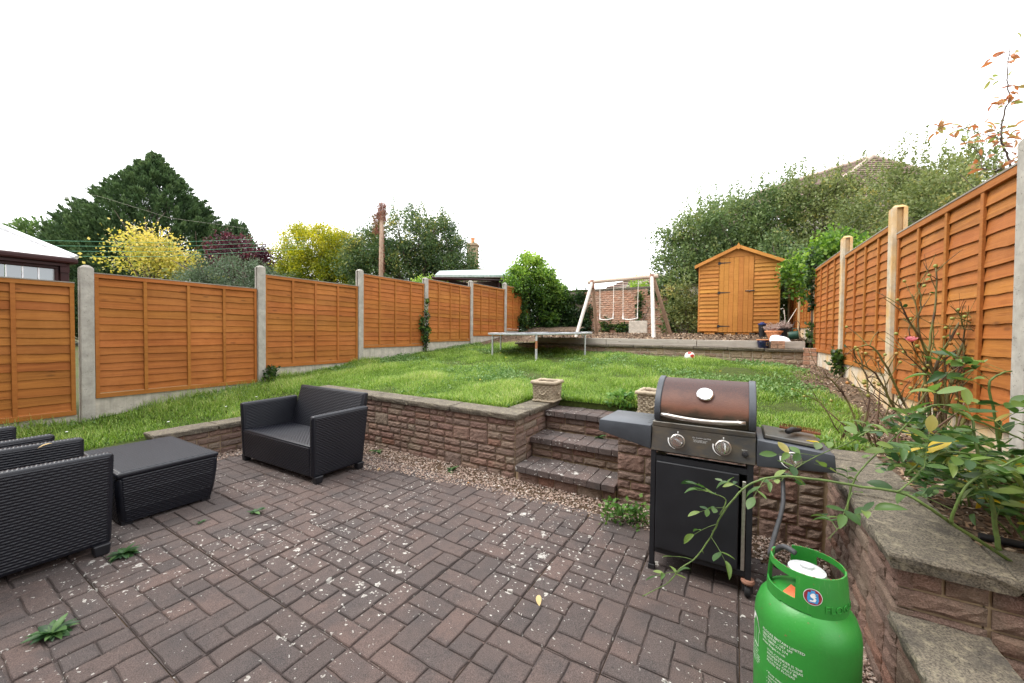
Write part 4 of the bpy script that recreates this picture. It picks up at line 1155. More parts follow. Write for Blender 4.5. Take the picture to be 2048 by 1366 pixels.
# ------------------------------------------------------------------ gas barbecue
bq = thing('gas_barbecue', 'grey two-burner gas barbecue with rusted lid, side shelf and side burner', 'barbecue', (-.165, 2.36, 0))
def B(name, mb, mat, parent=bq, **kw):
    o = mb.build(name, mat, parent, **kw)
    if parent == bq: o.location = (.165, -2.36, 0)
    return o
X0, X1, Y0 = -.425, .098, 2.36
D_ = .42
mb = MB(); mb.hexa([(X0, Y0 - .0, .715), (X1, Y0, .715), (X1, Y0 + .02, .715), (X0, Y0 + .02, .715)], [(X0, Y0 + .02, .855), (X1, Y0 + .02, .855), (X1, Y0 + .04, .855), (X0, Y0 + .04, .855)])
B('control_panel', mb, MAT['bbq_panel'], bevel=.003)
B('firebox', MB().box(X0 + .012, X1 - .012, Y0 + .042, Y0 + D_, .70, .872), MAT['bbq_dark'], bevel=.004)
B('panel_lip', MB().box(X0 + .002, X1 - .002, Y0 + .018, Y0 + .06, .8555, .884), MAT['bbq_panel'], bevel=.003)
# lid: curved profile swept along x
prof = [(0.035, .888), (.022, .915), (.018, .95), (.028, .99), (.055, 1.035), (.095, 1.075), (.14, 1.105), (.19, 1.123), (.24, 1.127), (.29, 1.115), (.34, 1.08), (.38, 1.02), (.40, .95), (.41, .888)]
def lidpart(xa, xb, grow=0.0):
    n = len(prof); cx, cz = .21, .888
    pr = [(cx + (y - cx) * (1 + grow), cz + (z - cz) * (1 + grow)) for y, z in prof]
    m = MB(); vs = [(x, Y0 + y, z) for x in (xa, xb) for y, z in pr]
    m.add(vs, [(i, i + 1, n + i + 1, n + i) for i in range(n - 1)] + [tuple(range(n)), tuple(range(2 * n - 1, n - 1, -1)), (0, n, 2 * n - 1, n - 1)])
    return m
lid = B('lid', lidpart(X0 + .045, X1 - .035), MAT['lid'], smooth=.5)
for xa, xb in ((X0 + .010, X0 + .044), (X1 - .034, X1 + .0)):
    B('lid_end', lidpart(xa, xb, .035), MAT['bbq_paint'], smooth=.5, bevel=.004)
hp = [(X0 + .055 + (X1 - X0 - .105) * i / 12, Y0 - .012 - .018 * math.sin(PI * i / 12), .935 - .012 * math.sin(PI * i / 12)) for i in range(13)]
mb = MB(); mb.tube(hp, [.010] + [.0125] * 11 + [.010], 10); B('handle', mb, MAT['brushed'], smooth=True)
mb = MB()
for p in (hp[1], hp[-2]): mb.tube([p, (p[0], Y0 + .024, p[2] + .004)], .007, 8)
B('handle_bracket', mb, MAT['brushed'], smooth=True)
def facing(p, tilt=0): return Matrix.Translation(p) @ Matrix.Rotation(PI / 2 + tilt, 4, 'X')
th = MB().lathe([(.043, 0), (.043, .005), (.038, .010), (.032, .010), (.030, .006), (0.0, .006)], 28, facing((-.150, Y0 + .066, 1.058), -.72), cap=False); B('thermometer', th, MAT['chrome'], smooth=.5)
B('dial', MB().lathe([(.029, .0), (.029, .0072), (.0, .0072)], 24, facing((-.150, Y0 + .066, 1.058), -.72), cap=False), MAT['bag_white'], smooth=.5)
def knob(x, z, y, ang, name='control_knob'):
    tl = -.14; M = facing((x, y, z), tl)
    k = link(name, MB().lathe([(.040, 0), (.040, .004), (.035, .008), (.033, .008)], 28, M, cap=False).mesh(name, MAT['brushed'], smooth=.5), bq, (.165, -2.36, 0))
    d = MB().lathe([(.031, .004), (.031, .018), (.028, .024), (.0, .024)], 24, M, cap=False); d.mesh
    link('knob_body', d.mesh('knob_body', MAT['chrome'], smooth=.5), k)
    g = MB(); g.box(-.011, .011, -.029, .029, .022, .040, M @ Matrix.Rotation(ang, 4, 'Z')); link('grip', g.mesh('grip', MAT['chrome'], bevel=.004, seg=2, smooth=.6), k)
    a = MB(); n = 10
    for i in range(n):
        t0, t1 = math.radians(165 + 95 * i / n), math.radians(165 + 95 * (i + 1) / n); w0, w1 = .002 + .009 * i / n, .002 + .009 * (i + 1) / n
        w0, w1 = .0105 - w0 * .9, .0105 - w1 * .9
        a.add([((.046) * math.cos(t0), .046 * math.sin(t0), .0015), ((.046 + w0) * math.cos(t0), (.046 + w0) * math.sin(t0), .0015), ((.046 + w1) * math.cos(t1), (.046 + w1) * math.sin(t1), .0015), (.046 * math.cos(t1), .046 * math.sin(t1), .0015)], [(0, 1, 2, 3)], M)
    a.add([(-.003, .044, .0015), (.003, .044, .0015), (.003, .056, .0015), (-.003, .056, .0015)], [(0, 1, 2, 3)], M)
    link('dial_marks', a.mesh('dial_marks', MAT['white_print']), bq, (.165, -2.36, 0))
knob(-.282, .786, Y0 + .006, 1.15); knob(-.052, .786, Y0 + .006, .05); knob(.252, .775, Y0 + .000, .05)
mb = MB().lathe([(.015, 0), (.015, .006), (.011, .012), (.0, .014)], 16, facing((.050, Y0 + .006, .766), -.14), cap=False); B('ignition_button', mb, MAT['iron'], smooth=.5)
def flat_text(body, size, M, parent, mat, name='printed_text', align='LEFT', sp=1.0):
    vs, fs = text_polys(body, size, align, sp); m = MB(); m.add(vs, fs, M)
    return m.build(name, mat, parent)
Mp = facing((-.205, Y0 + .0115, .815), -.14) @ Matrix.Translation((0, 0, .0015))
o = flat_text('For Outdoor Use Only', .0098, Mp, bq, MAT['white_print']); o.location = (.165, -2.36, 0)
o = flat_text('If cylinder is leaking close valve,\nread the instruction manual\nbefore use of this barbecue', .0058, Mp @ Matrix.Translation((.004, -.011, 0)), bq, MAT['white_print'], sp=.95); o.location = (.165, -2.36, 0)
o = flat_text('Ignition', .0085, facing((.034, Y0 + .010, .785), -.14) @ Matrix.Translation((0, 0, .0015)), bq, MAT['white_print']); o.location = (.165, -2.36, 0)
# left shelf
mb = MB(); xs0, xs1 = -.745, X0 - .003
mb.add([(xs0, Y0, .785), (xs1, Y0, .718), (xs1, Y0, .858), (xs0 + .004, Y0, .858)] + [(xs0 + .02, Y0 + .36, .785), (xs1, Y0 + .36, .75), (xs1, Y0 + .36, .858), (xs0 + .024, Y0 + .36, .858)],
       [(0, 1, 2, 3), (7, 6, 5, 4), (0, 4, 5, 1), (1, 5, 6, 2), (2, 6, 7, 3), (3, 7, 4, 0)])
B('side_shelf', mb, MAT['bbq_paint'], bevel=.006, seg=2, smooth=.6)
mb = MB()
for i in range(5): mb.box(X0 - .035, X0 - .012, Y0 + .07 + i * .05, Y0 + .078 + i * .05, .8585, .8592)
B('shelf_slot', mb, MAT['iron'])
# right side burner
mb = MB(); xr0, xr1 = X1 + .004, .418
mb.add([(xr0, Y0, .712), (xr1 + .008, Y0, .738), (xr1, Y0, .825), (xr0, Y0, .852)] + [(xr0, Y0 + .36, .74), (xr1 + .002, Y0 + .36, .75), (xr1 - .008, Y0 + .36, .825), (xr0, Y0 + .36, .852)],
       [(0, 1, 2, 3), (7, 6, 5, 4), (0, 4, 5, 1), (1, 5, 6, 2), (2, 6, 7, 3), (3, 7, 4, 0)])
B('side_burner_box', mb, MAT['bbq_paint'], bevel=.006, seg=2, smooth=.6)
mb = MB(); mb.hexa([(xr0 + .03, Y0 + .06, .853), (xr1 - .035, Y0 + .06, .832), (xr1 - .035, Y0 + .33, .832), (xr0 + .03, Y0 + .33, .853)], [(xr0 + .035, Y0 + .065, .873), (xr1 - .04, Y0 + .065, .852), (xr1 - .04, Y0 + .325, .852), (xr0 + .035, Y0 + .325, .873)])
B('side_burner_lid', mb, MAT['bbq_panel'], bevel=.004)
# cart
for x, y, zb in ((X0 + .012, Y0 + .02, 0), (X1 - .022, Y0 + .02, .085), (X0 + .012, Y0 + .37, 0), (X1 - .022, Y0 + .37, .085)):
    B('leg', MB().box(x - .014, x + .014, y - .014, y + .014, zb + .0, .715), MAT['bbq_dark'], bevel=.002)
    if zb == 0: B('leg_cap', MB().box(x - .018, x + .018, y - .018, y + .018, -.002, .03), MAT['black_rubber'], bevel=.002)
    else:
        mb = MB().lathe([(.030, .0), (.034, .01), (.030, .022)], 18, Matrix.Translation((x, y, .075))); B('caster_ring', mb, MAT['cap_rust'], smooth=.6)
        w = link('wheel', MB().lathe([(.012, -.014), (.030, -.014), (.034, -.009), (.034, .009), (.030, .014), (.012, .014)], 20, Matrix.Translation((x, y + .004, .034)) @ Matrix.Rotation(PI / 2, 4, 'Y')).mesh('wheel', MAT['black_rubber'], smooth=.6), bq, (.165, -2.36, 0))
        B('caster_fork', MB().box(x - .024, x - .017, y - .012, y + .02, .03, .076).box(x + .017, x + .024, y - .012, y + .02, .03, .076), MAT['iron'])
B('bottom_shelf', MB().box(X0 + .0, X1 - .01, Y0 + .012, Y0 + .38, .105, .135), MAT['bbq_dark'], bevel=.002)
B('door', MB().box(X0 + .030, X1 - .072, Y0 - .004, Y0 + .012, .14, .655), MAT['bbq_dark'], bevel=.004)
B('door_handle', MB().box(X1 - .058, X1 - .040, Y0 + .004, Y0 + .016, .14, .62), MAT['brushed'], bevel=.002)
B('cart_side', MB().box(X0 + .024, X0 + .028, Y0 + .03, Y0 + .36, .135, .69).box(X1 - .036, X1 - .032, Y0 + .03, Y0 + .36, .135, .69), MAT['bbq_dark'])
B('cart_back', MB().box(X0 + .03, X1 - .036, Y0 + .355, Y0 + .36, .135, .60), MAT['bbq_dark'])
B('crossbar', MB().box(X0 + .026, X1 - .036, Y0 + .01, Y0 + .03, .655, .685), MAT['bbq_dark'])
mb = MB(); hs = [(.215, Y0 + .06, .735), (.220, Y0 + .05, .64), (.213, Y0 - .05, .55), (.165, Y0 - .25, .47), (.140, Y0 - .42, .47), (.145, Y0 - .52, .535), (.172, Y0 - .57, .585), (.205, Y0 - .60, .585)]
P = []
for i in range(len(hs) - 1):
    p0, p1, p2, p3 = (Vector(hs[max(0, min(len(hs) - 1, i + q))]) for q in (-1, 0, 1, 2))
    for u in range(5):
        u /= 5; P.append(.5 * ((2 * p1) + (p2 - p0) * u + (2 * p0 - 5 * p1 + 4 * p2 - p3) * u * u + (3 * p1 - p0 - 3 * p2 + p3) * u ** 3))
P.append(Vector(hs[-1])); mb.tube(P, .010, 9); B('gas_hose', mb, MAT['hose'], smooth=True)
# wire brush lying on the side burner lid
wb = thing('grill_brush', 'small wire grill brush with stubby black handle on the side burner', 'brush', (.30, Y0 + .20, .866), -.12)
wb.rotation_euler.y = .066
MB().box(-.09, .09, .02, .06, .010, .018).build('head', MAT['rust_chip'], wb)
mb = MB()
for i in range(26):
    for j in range(4): mb.tube([(-.086 + i * .0069, .024 + j * .01, .016), (-.086 + i * .0069 + rnd.uniform(-.004, .004), .024 + j * .01 + rnd.uniform(-.005, .005), .036)], .0011, 3, False)
mb.build('bristles', MAT['rust_chip'], wb)
mb = MB(); mb.tube([(.0, .03, .018), (-.03, -.04, .026), (-.05, -.09, .022)], [.011, .015, .014], 10); mb.build('handle', MAT['black_rubber'], wb, smooth=True)

# ------------------------------------------------------------------ green gas bottle
BX, BYY = .232, 1.70
gb = thing('gas_bottle', 'green gas bottle with white print, feeding the barbecue', 'gas bottle', (BX, BYY, 0))
prof_b = [(.135, .012), (.148, .03), (.152, .06), (.1535, .19), (.1545, .2), (.1535, .21), (.1535, .372), (.150, .402), (.139, .437), (.118, .466), (.09, .484), (.05, .495), (.02, .498)]
gb_body = MB().lathe(prof_b, 56).build('body', MAT['gas_green'], gb, smooth=.9)
MB().lathe([(.128, .0), (.132, .0), (.132, .03), (.128, .03)], 40).build('foot_ring', MAT['gas_green'], gb, smooth=.6)
vdir = math.atan2(-BYY, -BX)                    # bearing towards the viewer
def wrapP(ang, z, R): return (R * math.cos(vdir + ang), R * math.sin(vdir + ang), z)
# collar: thin ring with two hand slots and a gap at the back left
cr0, cr1, cz0, cz1 = .113, .1175, .462, .595
na, nz_ = 96, 12; mb = MB()
def solid(i, j):
    a = -180 + 360 * (i + .5) / na; z = (j + .5) / nz_
    if -152 < a < -112: return False                       # gap, left rear
    if -88 < a < -14 and .36 < z < .80: return False
    if 96 < a < 165 and .36 < z < .80: return False
    if -36 < a < 8 and z < .06: return False
    return True
def cp(i, j, R):
    a = math.radians(-180 + 360 * i / na); z = cz0 + (cz1 - cz0) * j / nz_
    rr_ = R - .010 * (j / nz_) ** 2
    return wrapP(a, z, rr_)
for i in range(na):
    for j in range(nz_):
        if not solid(i, j): continue
        O = [cp(i, j, cr1), cp(i + 1, j, cr1), cp(i + 1, j + 1, cr1), cp(i, j + 1, cr1)]; I = [cp(i, j, cr0), cp(i + 1, j, cr0), cp(i + 1, j + 1, cr0), cp(i, j + 1, cr0)]
        fs = [(0, 1, 2, 3), (7, 6, 5, 4)]
        for di, dj, e in ((0, -1, (0, 4, 5, 1)), (1, 0, (1, 5, 6, 2)), (0, 1, (2, 6, 7, 3)), (-1, 0, (3, 7, 4, 0))):
            ii, jj = (i + di) % na, j + dj
            if jj < 0 or jj >= nz_ or not solid(ii, jj): fs.append(e)
        mb.add(O + I, fs)
mb.build('collar', MAT['gas_green'], gb, smooth=.8, weld=True)
mb = MB()
for i in range(46):
    a = rnd.uniform(-108, 200); w = rnd.uniform(.6, 3.2); z = cz1 + .0008
    aa = [math.radians(a), math.radians(a + w)]; r0_, r1_ = cr0 - .0102 + rnd.uniform(0, .001), cr1 - .0098 - rnd.uniform(0, .0015)
    mb.add([wrapP(aa[0], z, r0_), wrapP(aa[1], z, r0_), wrapP(aa[1], z, r1_), wrapP(aa[0], z, r1_)], [(0, 1, 2, 3)])
mb.build('rust_chips', MAT['rust_chip'], gb)
def wrap_text(body, size, a0_, z0, R, mat, name, slope=0.0, align='LEFT', sp=1.0, Rf=None, ex=0.0):
    vs, fs = text_polys(body, size, align, sp, ex); m = MB()
    m.add([wrapP(a0_ + x / R, z0 + y - slope * x, (Rf(z0 + y) if Rf else R) + .0012 + q) for x, y, q in vs], fs)
    return m.build(name, mat, gb)
wrap_text('FLOGAS BRITAIN LIMITED\nLEICESTER - LE7 1PF\nTEL: 0800 574 574\nwww.flogas.co.uk', .0118, math.radians(-50), .352, .1535, MAT['white_print'], 'printed_text', sp=1.12)
wrap_text('THIS CYLINDER IS THE\nPROPERTY OF FLOGAS\nAND MAY ONLY BE\nFILLED BY FLOGAS', .0108, math.radians(-42), .293, .1535, MAT['white_print'], 'printed_text', sp=1.12)
wrap_text('• Keep away from\n  sources of ignition\n• No smoking\n• For instructions on\n  usage and safety\n  contact Flogas', .0108, math.radians(-42), .215, .1535, MAT['white_print'], 'printed_text', sp=1.12)
wrap_text('Always stand the\ncylinder upright.\nStore it in the open\nair, never in a cellar.\nCheck the hose for\nleaks before use.', .0085, math.radians(-80), .250, .1535, MAT['white_print'], 'printed_text', sp=1.1)
# small pictogram of a lamp-like shade over a tall box
def wrap_poly(poly, mat, name, R=.1535, lift=.0012):
    m = MB(); m.add([wrapP(a, z, R + lift) for a, z in poly], [tuple(range(len(poly)))]); return m.build(name, mat, gb)
wrap_poly([(math.radians(a), z) for a, z in ((-78, .340), (-55, .318), (-56, .324), (-63, .365), (-72, .374), (-75, .369))], MAT['white_print'], 'printed_pictogram')
m = MB()
for a, z0, z1, w in ((-74, .272, .336, .5), (-66, .269, .328, .5), (-59, .267, .320, .5)): m.add([wrapP(math.radians(a), z0, .155), wrapP(math.radians(a + w), z0, .155), wrapP(math.radians(a + w), z1, .155), wrapP(math.radians(a), z1, .155)], [(0, 1, 2, 3)])
m.add([wrapP(math.radians(-74 + 15 * i / 6), .272 - .005 * i / 6, .155) for i in range(7)] + [wrapP(math.radians(-59 - 15 * i / 6), .270 - .005 * (1 - i / 6), .155) for i in range(7)], [tuple(range(14))])
m.build('printed_pictogram', MAT['white_print'], gb)
wrap_poly([(math.radians(a), z) for a, z in ((66, .19), (84, .255), (100, .19), (84, .125))], MAT['red_print'], 'hazard_diamond')
def collar_R(z): return cr1 - .010 * ((z - cz0) / (cz1 - cz0)) ** 2
def disc(ac, zc, ra, mat, lift, name, n=28, poly=None):
    pts = poly or [(ra * math.cos(2 * PI * i / n), ra * math.sin(2 * PI * i / n)) for i in range(n)]
    m = MB(); m.add([wrapP(ac + x / cr1, zc + z, collar_R(zc + z) + lift) for x, z in pts], [tuple(range(len(pts)))]); return m.build(name, mat, gb)
sa, sz = math.radians(9), .533
disc(sa, sz, .0265, MAT['white_print'], .0008, 'sticker')
disc(sa, sz, .0247, MAT['dark_red'], .0013, 'sticker_ring')
disc(sa, sz, 0, MAT['blue_print'], .0018, 'sticker_shield', poly=[(-.012, -.019), (.012, -.019), (.016, -.008), (.014, .014), (.006, .014), (.006, .021), (-.006, .021), (-.006, .014), (-.014, .014), (-.016, -.008)])
disc(sa, sz, 0, MAT['white_print'], .0023, 'sticker_emblem', poly=[(-.004, .011), (.002, .013), (.008, .009), (.004, .007), (.010, .003), (.005, .001), (.009, -.006), (.006, -.014), (-.008, -.015), (-.009, -.010), (.0, -.010), (.002, -.005), (-.006, -.001), (-.008, .005)])
wrap_text('FLOGAS', .034, math.radians(25), .488, cr1, MAT['gas_green'], 'embossed_text', Rf=lambda z: collar_R(z) + .001, ex=.0012)
wrap_poly([(math.radians(-16.0), .400), (math.radians(-15.5), .378), (math.radians(-15.0), .400), (math.radians(-15.3), .412)], MAT['rust_chip'], 'rust_streak', R=.1475)
mb = MB().lathe([(.018, .49), (.018, .502), (.026, .505), (.026, .535), (.052, .545), (.057, .556), (.055, .566), (.022, .573), (.020, .582), (.0, .583)], 28, cap=False)
o = mb.build('regulator', MAT['silver'], gb, smooth=.6)
mb = MB(); mb.tube([(-.022, .008, .53), (-.07, .04, .53), (-.085, .06, .525)], .014, 10); mb.build('regulator_inlet', MAT['black_rubber'], gb, smooth=.6)
mb = MB(); q = vdir - .55
mb.add([(.095 * math.cos(q - .25), .095 * math.sin(q - .25), .488), (.05 * math.cos(q - .5), .05 * math.sin(q - .5), .505), (.06 * math.cos(q + .35), .06 * math.sin(q + .35), .507), (.108 * math.cos(q + .30), .108 * math.sin(q + .30), .482)], [(0, 1, 2, 3)])
mb.build('warning_tag', MAT['orange_tag'], gb)

# ------------------------------------------------------------------ cast stone basket planters on the step piers
def planter(name, label, loc, rz):
    t = thing('stone_planter', label, 'planter', loc, rz, 'basket planters beside the steps')
    a, b, h = .117, .127, .205
    mb = MB()
    mb.hexa([(-a, -a, 0), (a, -a, 0), (a, a, 0), (-a, a, 0)], [(-b, -b, h), (b, -b, h), (b, b, h), (-b, b, h)])
    mb.build('core', MAT['stone_planter'], t)
    w = MB()
    rows, cols = 9, 5
    for side in range(4):
        Rm = Matrix.Rotation(side * PI / 2, 4, 'Z')
        for j in range(rows):
            z0 = .028 + j * .0205; z1 = z0 + .017
            for i in range(cols):
                if (i + j) % 2 and side in (0, 2, 1, 3):
                    pass
                half = a + (b - a) * z0 / h
                xc = -half + 2 * half * (i + .5) / cols + (.011 if j % 2 else -.011); ww = half / cols * .92
                xl, xr = max(-half, xc - ww), min(half, xc + ww)
                y = -half - .001
                P = [[(xl, y + .004, z), (xl + .008, y - .009, z), ((xl + xr) / 2, y - .013, z), (xr - .008, y - .009, z), (xr, y + .004, z)] for z in (z0 + .002, (z0 + z1) / 2 + .0, z1 - .002)]
                w.grid([[Rm @ Vector(p) for p in r_] for r_ in P])
    w.build('weave', MAT['stone_planter'], t)
    for z, hw, r_, nm in ((h + .012, b + .004, .021, 'rim'), (.014, a + .004, .013, 'base_rope')):
        pts = []; n = 7
        cs = [(-hw, -hw), (hw, -hw), (hw, hw), (-hw, hw)]
        mb = MB()
        for k in range(4):
            p, q = Vector((*cs[k], z)), Vector((*cs[(k + 1) % 4], z)); L_ = 12
            rad = [r_ * (1 + .12 * math.sin(i * 2.6)) for i in range(L_ + 1)]
            mb.tube([p + (q - p) * i / L_ + Vector((0, 0, rnd.uniform(-.003, .003))) for i in range(L_ + 1)], rad, 9)
            mb.lathe([(0.001, z - r_ * .95), (r_ * .8, z - r_ * .7), (r_ * 1.05, z), (r_ * .8, z + r_ * .7), (.001, z + r_ * .95)], 9, Matrix.Translation((p.x, p.y, 0)), cap=False)
        mb.build(nm, MAT['stone_planter'], t, smooth=True)
    for side in range(4):
        Rm = Matrix.Rotation(side * PI / 2, 4, 'Z'); mb = MB()
        mb.tube([Rm @ Vector((.045 * math.cos(u) * .8, -.137, .13 + .045 * math.sin(u))) for u in [PI + PI * i / 10 for i in range(11)]], .008, 6)
        mb.build('ring_handle', MAT['stone_planter'], t, smooth=True)
    mb = MB(); mb.box(-b + .01, b - .01, -b + .01, b - .01, h - .01, h + .004); mb.build('soil', MAT['soil'], t)
    return t
planter('a', 'square cast stone basket planter left of the steps, on the end of the coping', (-1.86, 3.97, .625), .05)
planter('b', 'square cast stone basket planter right of the steps, half hidden by the barbecue lid', (-.675, 3.88, .622), -.06)

# ------------------------------------------------------------------ pots and clutter in front of the shed
def lathe_thing(name, label, cat, loc, parts, group=None, rot=None):
    t = thing(name, label, cat, loc, 0, group)
    if rot: t.rotation_euler = rot
    for nm, prof, mat in parts: MB().lathe(prof, 28, cap=False).build(nm, mat, t, smooth=.6)
    return t
p = lathe_thing('glazed_pot', 'dark blue glazed pot with beige panel standing on the terrace wall', 'plant pot', (.43, 8.665, 1.153), [('body', [(.0, 0), (.070, 0), (.085, .03), (.100, .09), (.105, .125), (.100, .14), (.098, .15)], MAT['blue_glaze']), ('rim', [(.098, .148), (.114, .150), (.116, .160), (.104, .164), (.095, .155), (.088, .07), (0, .07)], MAT['terracotta'])])
q = math.atan2(-8.66, -.43) + .75; mb = MB()
def pp(a, z, r_): return (r_ * math.cos(q + a), r_ * math.sin(q + a), z)
mb.add([pp(-.25, .045, .0925), pp(.25, .045, .0925), pp(.25, .118, .1062), pp(-.25, .118, .1062)], [(0, 1, 2, 3)]); mb.build('glaze_panel', MAT['glaze_beige'], p)
mb = MB()
for a0_, a1_, z0, z1 in ((-.15, -.09, .055, .11), (-.15, .1, .055, .065), (-.15, .1, .078, .086), (-.15, .1, .10, .11), (.05, .1, .055, .082), (.02, .08, .082, .11)):
    mb.add([pp(a0_, z0, .0965 + (z0 - .055) * .19), pp(a1_, z0, .0965 + (z0 - .055) * .19), pp(a1_, z1, .0965 + (z1 - .055) * .19), pp(a0_, z1, .0965 + (z1 - .055) * .19)], [(0, 1, 2, 3)])
mb.build('glaze_mark', MAT['blue_glaze'], p)
for k, (x, z, rz, lab) in enumerate(((.597, 1.153, .02, 'lower left loose red brick on the terrace wall, beside the blue pot'), (.712, 1.153, -.03, 'lower right loose red brick on the terrace wall, beside the blue pot'), (.655, 1.224, .03, 'loose red brick lying across the two others on the terrace wall'))):
    mb = MB(); l = .052 if k < 2 else .105
    mb.box(-l, l, -.05, .05, 0, .068); o = mb.build('loose_brick', MAT['red_brick'], bevel=.004); o.location = (x, 8.63, z); o.rotation_euler.z = rz
    tag(o, lab, 'brick', 'loose bricks beside the blue pot')
lathe_thing('terracotta_bowl', 'wide terracotta bowl behind the white bag', 'plant pot', (.635, 9.3, 1.32), [('body', [(0, 0), (.085, 0), (.125, .10), (.135, .135)], MAT['terracotta']), ('rim', [(.135, .133), (.155, .137), (.157, .165), (.140, .168), (.125, .13), (0, .12)], MAT['terracotta'])])
bpn = lathe_thing('black_pot', 'black plastic pot holding dry heather, right of the terracotta bowl', 'plant pot', (.81, 9.62, 1.33), [('body', [(0, 0), (.095, 0), (.128, .19), (.138, .19), (.138, .21), (.122, .21), (.11, .15), (0, .15)], MAT['pot_black'])])
lathe_thing('plastic_bin', 'slim dark bin with navy lid standing against the shed', 'bin', (.47, 9.95, 1.345), [('body', [(0, 0), (.062, 0), (.074, .28), (.0, .28)], MAT['pot_black']), ('lid', [(.082, .275), (.084, .30), (.04, .315), (.035, .335), (0, .336)], MAT['bin_blue'])])
def heather(label, loc, r_, h, n, seed):
    g = np.random.default_rng(seed); t = thing('dry_heather', label, 'dry plant', loc, 0, 'dry heathers')
    m = 150; a = g.uniform(0, 6.28, m); e = g.uniform(0, 1, m) ** .6
    tip = np.stack([np.cos(a) * e * r_, np.sin(a) * e * r_, h * (1 - .45 * e ** 2) * g.uniform(.75, 1.1, m)], 1)
    u = g.random((n, 1)) ** .6; ti = g.integers(0, m, n)
    P = tip[ti] * u + g.normal(size=(n, 3)) * .006
    link('flower_heads', np_mesh('flower_heads', leaf_quads(P, .016, .5, tip[ti] * 3, 1), LEAF['dry'], .3 + .5 * u[:, 0] + g.normal(size=n) * .15), t)
    mb = MB()
    for k in range(60): mb.tube([(0, 0, 0), tuple(tip[k] * .5 + np.array([0, 0, .01])), tuple(tip[k])], .0016, 3, False)
    mb.build('stems', MAT['cane_brown'], t)
heather('dry pinkish heather in the terracotta bowl', (.60, 9.33, 1.44), .16, .20, 2600, 3)
heather('dry pinkish heather in the black pot', (.83, 9.62, 1.48), .155, .22, 2600, 4)
bag = thing('white_bag', 'crumpled white sack with dark print lying by the loose bricks', 'sack', (.71, 9.0, 1.285))
f_ = fbm(21, 9, 3); P = []
for j in range(11):
    row = []
    for i in range(15):
        x = (i / 14 - .5) * .34; y = (j / 10 - .5) * .22; e = max(0, 1 - (x / .17) ** 4) * max(0, 1 - (y / .11) ** 4)
        row.append((x, y, .10 * e ** .5 * (1 - .8 * (x / .17 - .1) * .4) + .016 * e * float(f_(np.array([x * 1.4, y * 1.4, 0])))))
    P.append(row)
MB().grid(P).build('sack', MAT['bag_white'], bag, smooth=True)
mb = MB(); mb.tube([(-.10, -.07, .075), (-.07, -.06, .088), (-.04, -.07, .085), (0, -.06, .10), (.03, -.05, .112)], .008, 6); mb.build('dark_print', MAT['bin_blue'], bag)
wc = thing('watering_can', 'dark green watering can tipped on its side by the right fence', 'watering can', (.95, 9.25, 1.40))
Mx = Matrix.Rotation(PI / 2 - .15, 4, 'Y') @ Matrix.Rotation(.2, 4, 'X')
MB().lathe([(0, -.08), (.078, -.08), (.080, .06), (.070, .085), (.0, .088)], 20, Mx, cap=False).build('body', MAT['can_green'], wc, smooth=.6)
MB().lathe([(0, 0), (.045, .003), (.045, .0), (0, -.003)], 16, Matrix.Translation((-.085, -.03, .01)) @ Mx, cap=False).build('rose_head', MAT['glaze_beige'], wc)
mb = MB(); mb.tube([(-.02, 0, .075), (-.01, 0, .13), (.05, 0, .13), (.07, 0, .07)], .009, 7); mb.tube([(-.03, 0, .04), (-.09, -.02, .02)], .012, 7); mb.build('handle', MAT['can_green'], wc, smooth=True)
hp_ = thing('wire_hoop', 'thin dark wire hoop standing by the right fence behind the watering can', 'wire hoop', (1.0, 9.45, 1.33))
mb = MB(); mb.tube([(-.06, 0, 0), (-.05, 0, .2), (-.02, 0, .33), (.03, 0, .36), (.07, 0, .30), (.06, 0, .15)], .006, 6); mb.build('wire', MAT['iron'], hp_, smooth=True)
cn = thing('cane_stick', 'bent dry stick leaning beside the shed', 'stick', (.85, 9.9, 1.5))
mb = MB(); mb.tube([(.0, 0, 0), (.02, .02, .2), (0, .02, .44), (-.03, 0, .47), (-.07, 0, .45)], .006, 6); mb.build('stick', MAT['rope'], cn)
cn = thing('garden_cane', 'straight bamboo cane leaning diagonally between shed and fence', 'cane', (.86, 9.9, 1.55))
mb = MB(); mb.tube([(0, 0, 0), (.22, .2, .42)], .007, 6); mb.build('cane', MAT['rope'], cn)
bl = thing('football', 'white football with red patches at the back edge of the lawn', 'ball', (-.80, 8.30, 0))
bl.location.z = lz(-.8, 8.3) + .06
bm = bmesh.new(); bmesh.ops.create_icosphere(bm, subdivisions=3, radius=.095)
me = bpy.data.meshes.new('ball'); 
pent = [v.normalized() for v in (Vector((0, -.53, .85)), Vector((.6, -.75, .1)), Vector((-.85, -.5, -.1)), Vector((0, .53, .85)), Vector((.2, -.6, -.8)))]
for fc in bm.faces:
    fc.smooth = True; c = fc.calc_center_median().normalized()
    fc.material_index = 1 if max(c.dot(p_) for p_ in pent[:2]) > .9 else 0
bm.to_mesh(me); bm.free(); me.materials.append(MAT['seat_white']); me.materials.append(MAT['red_print'])
link('ball', me, bl)

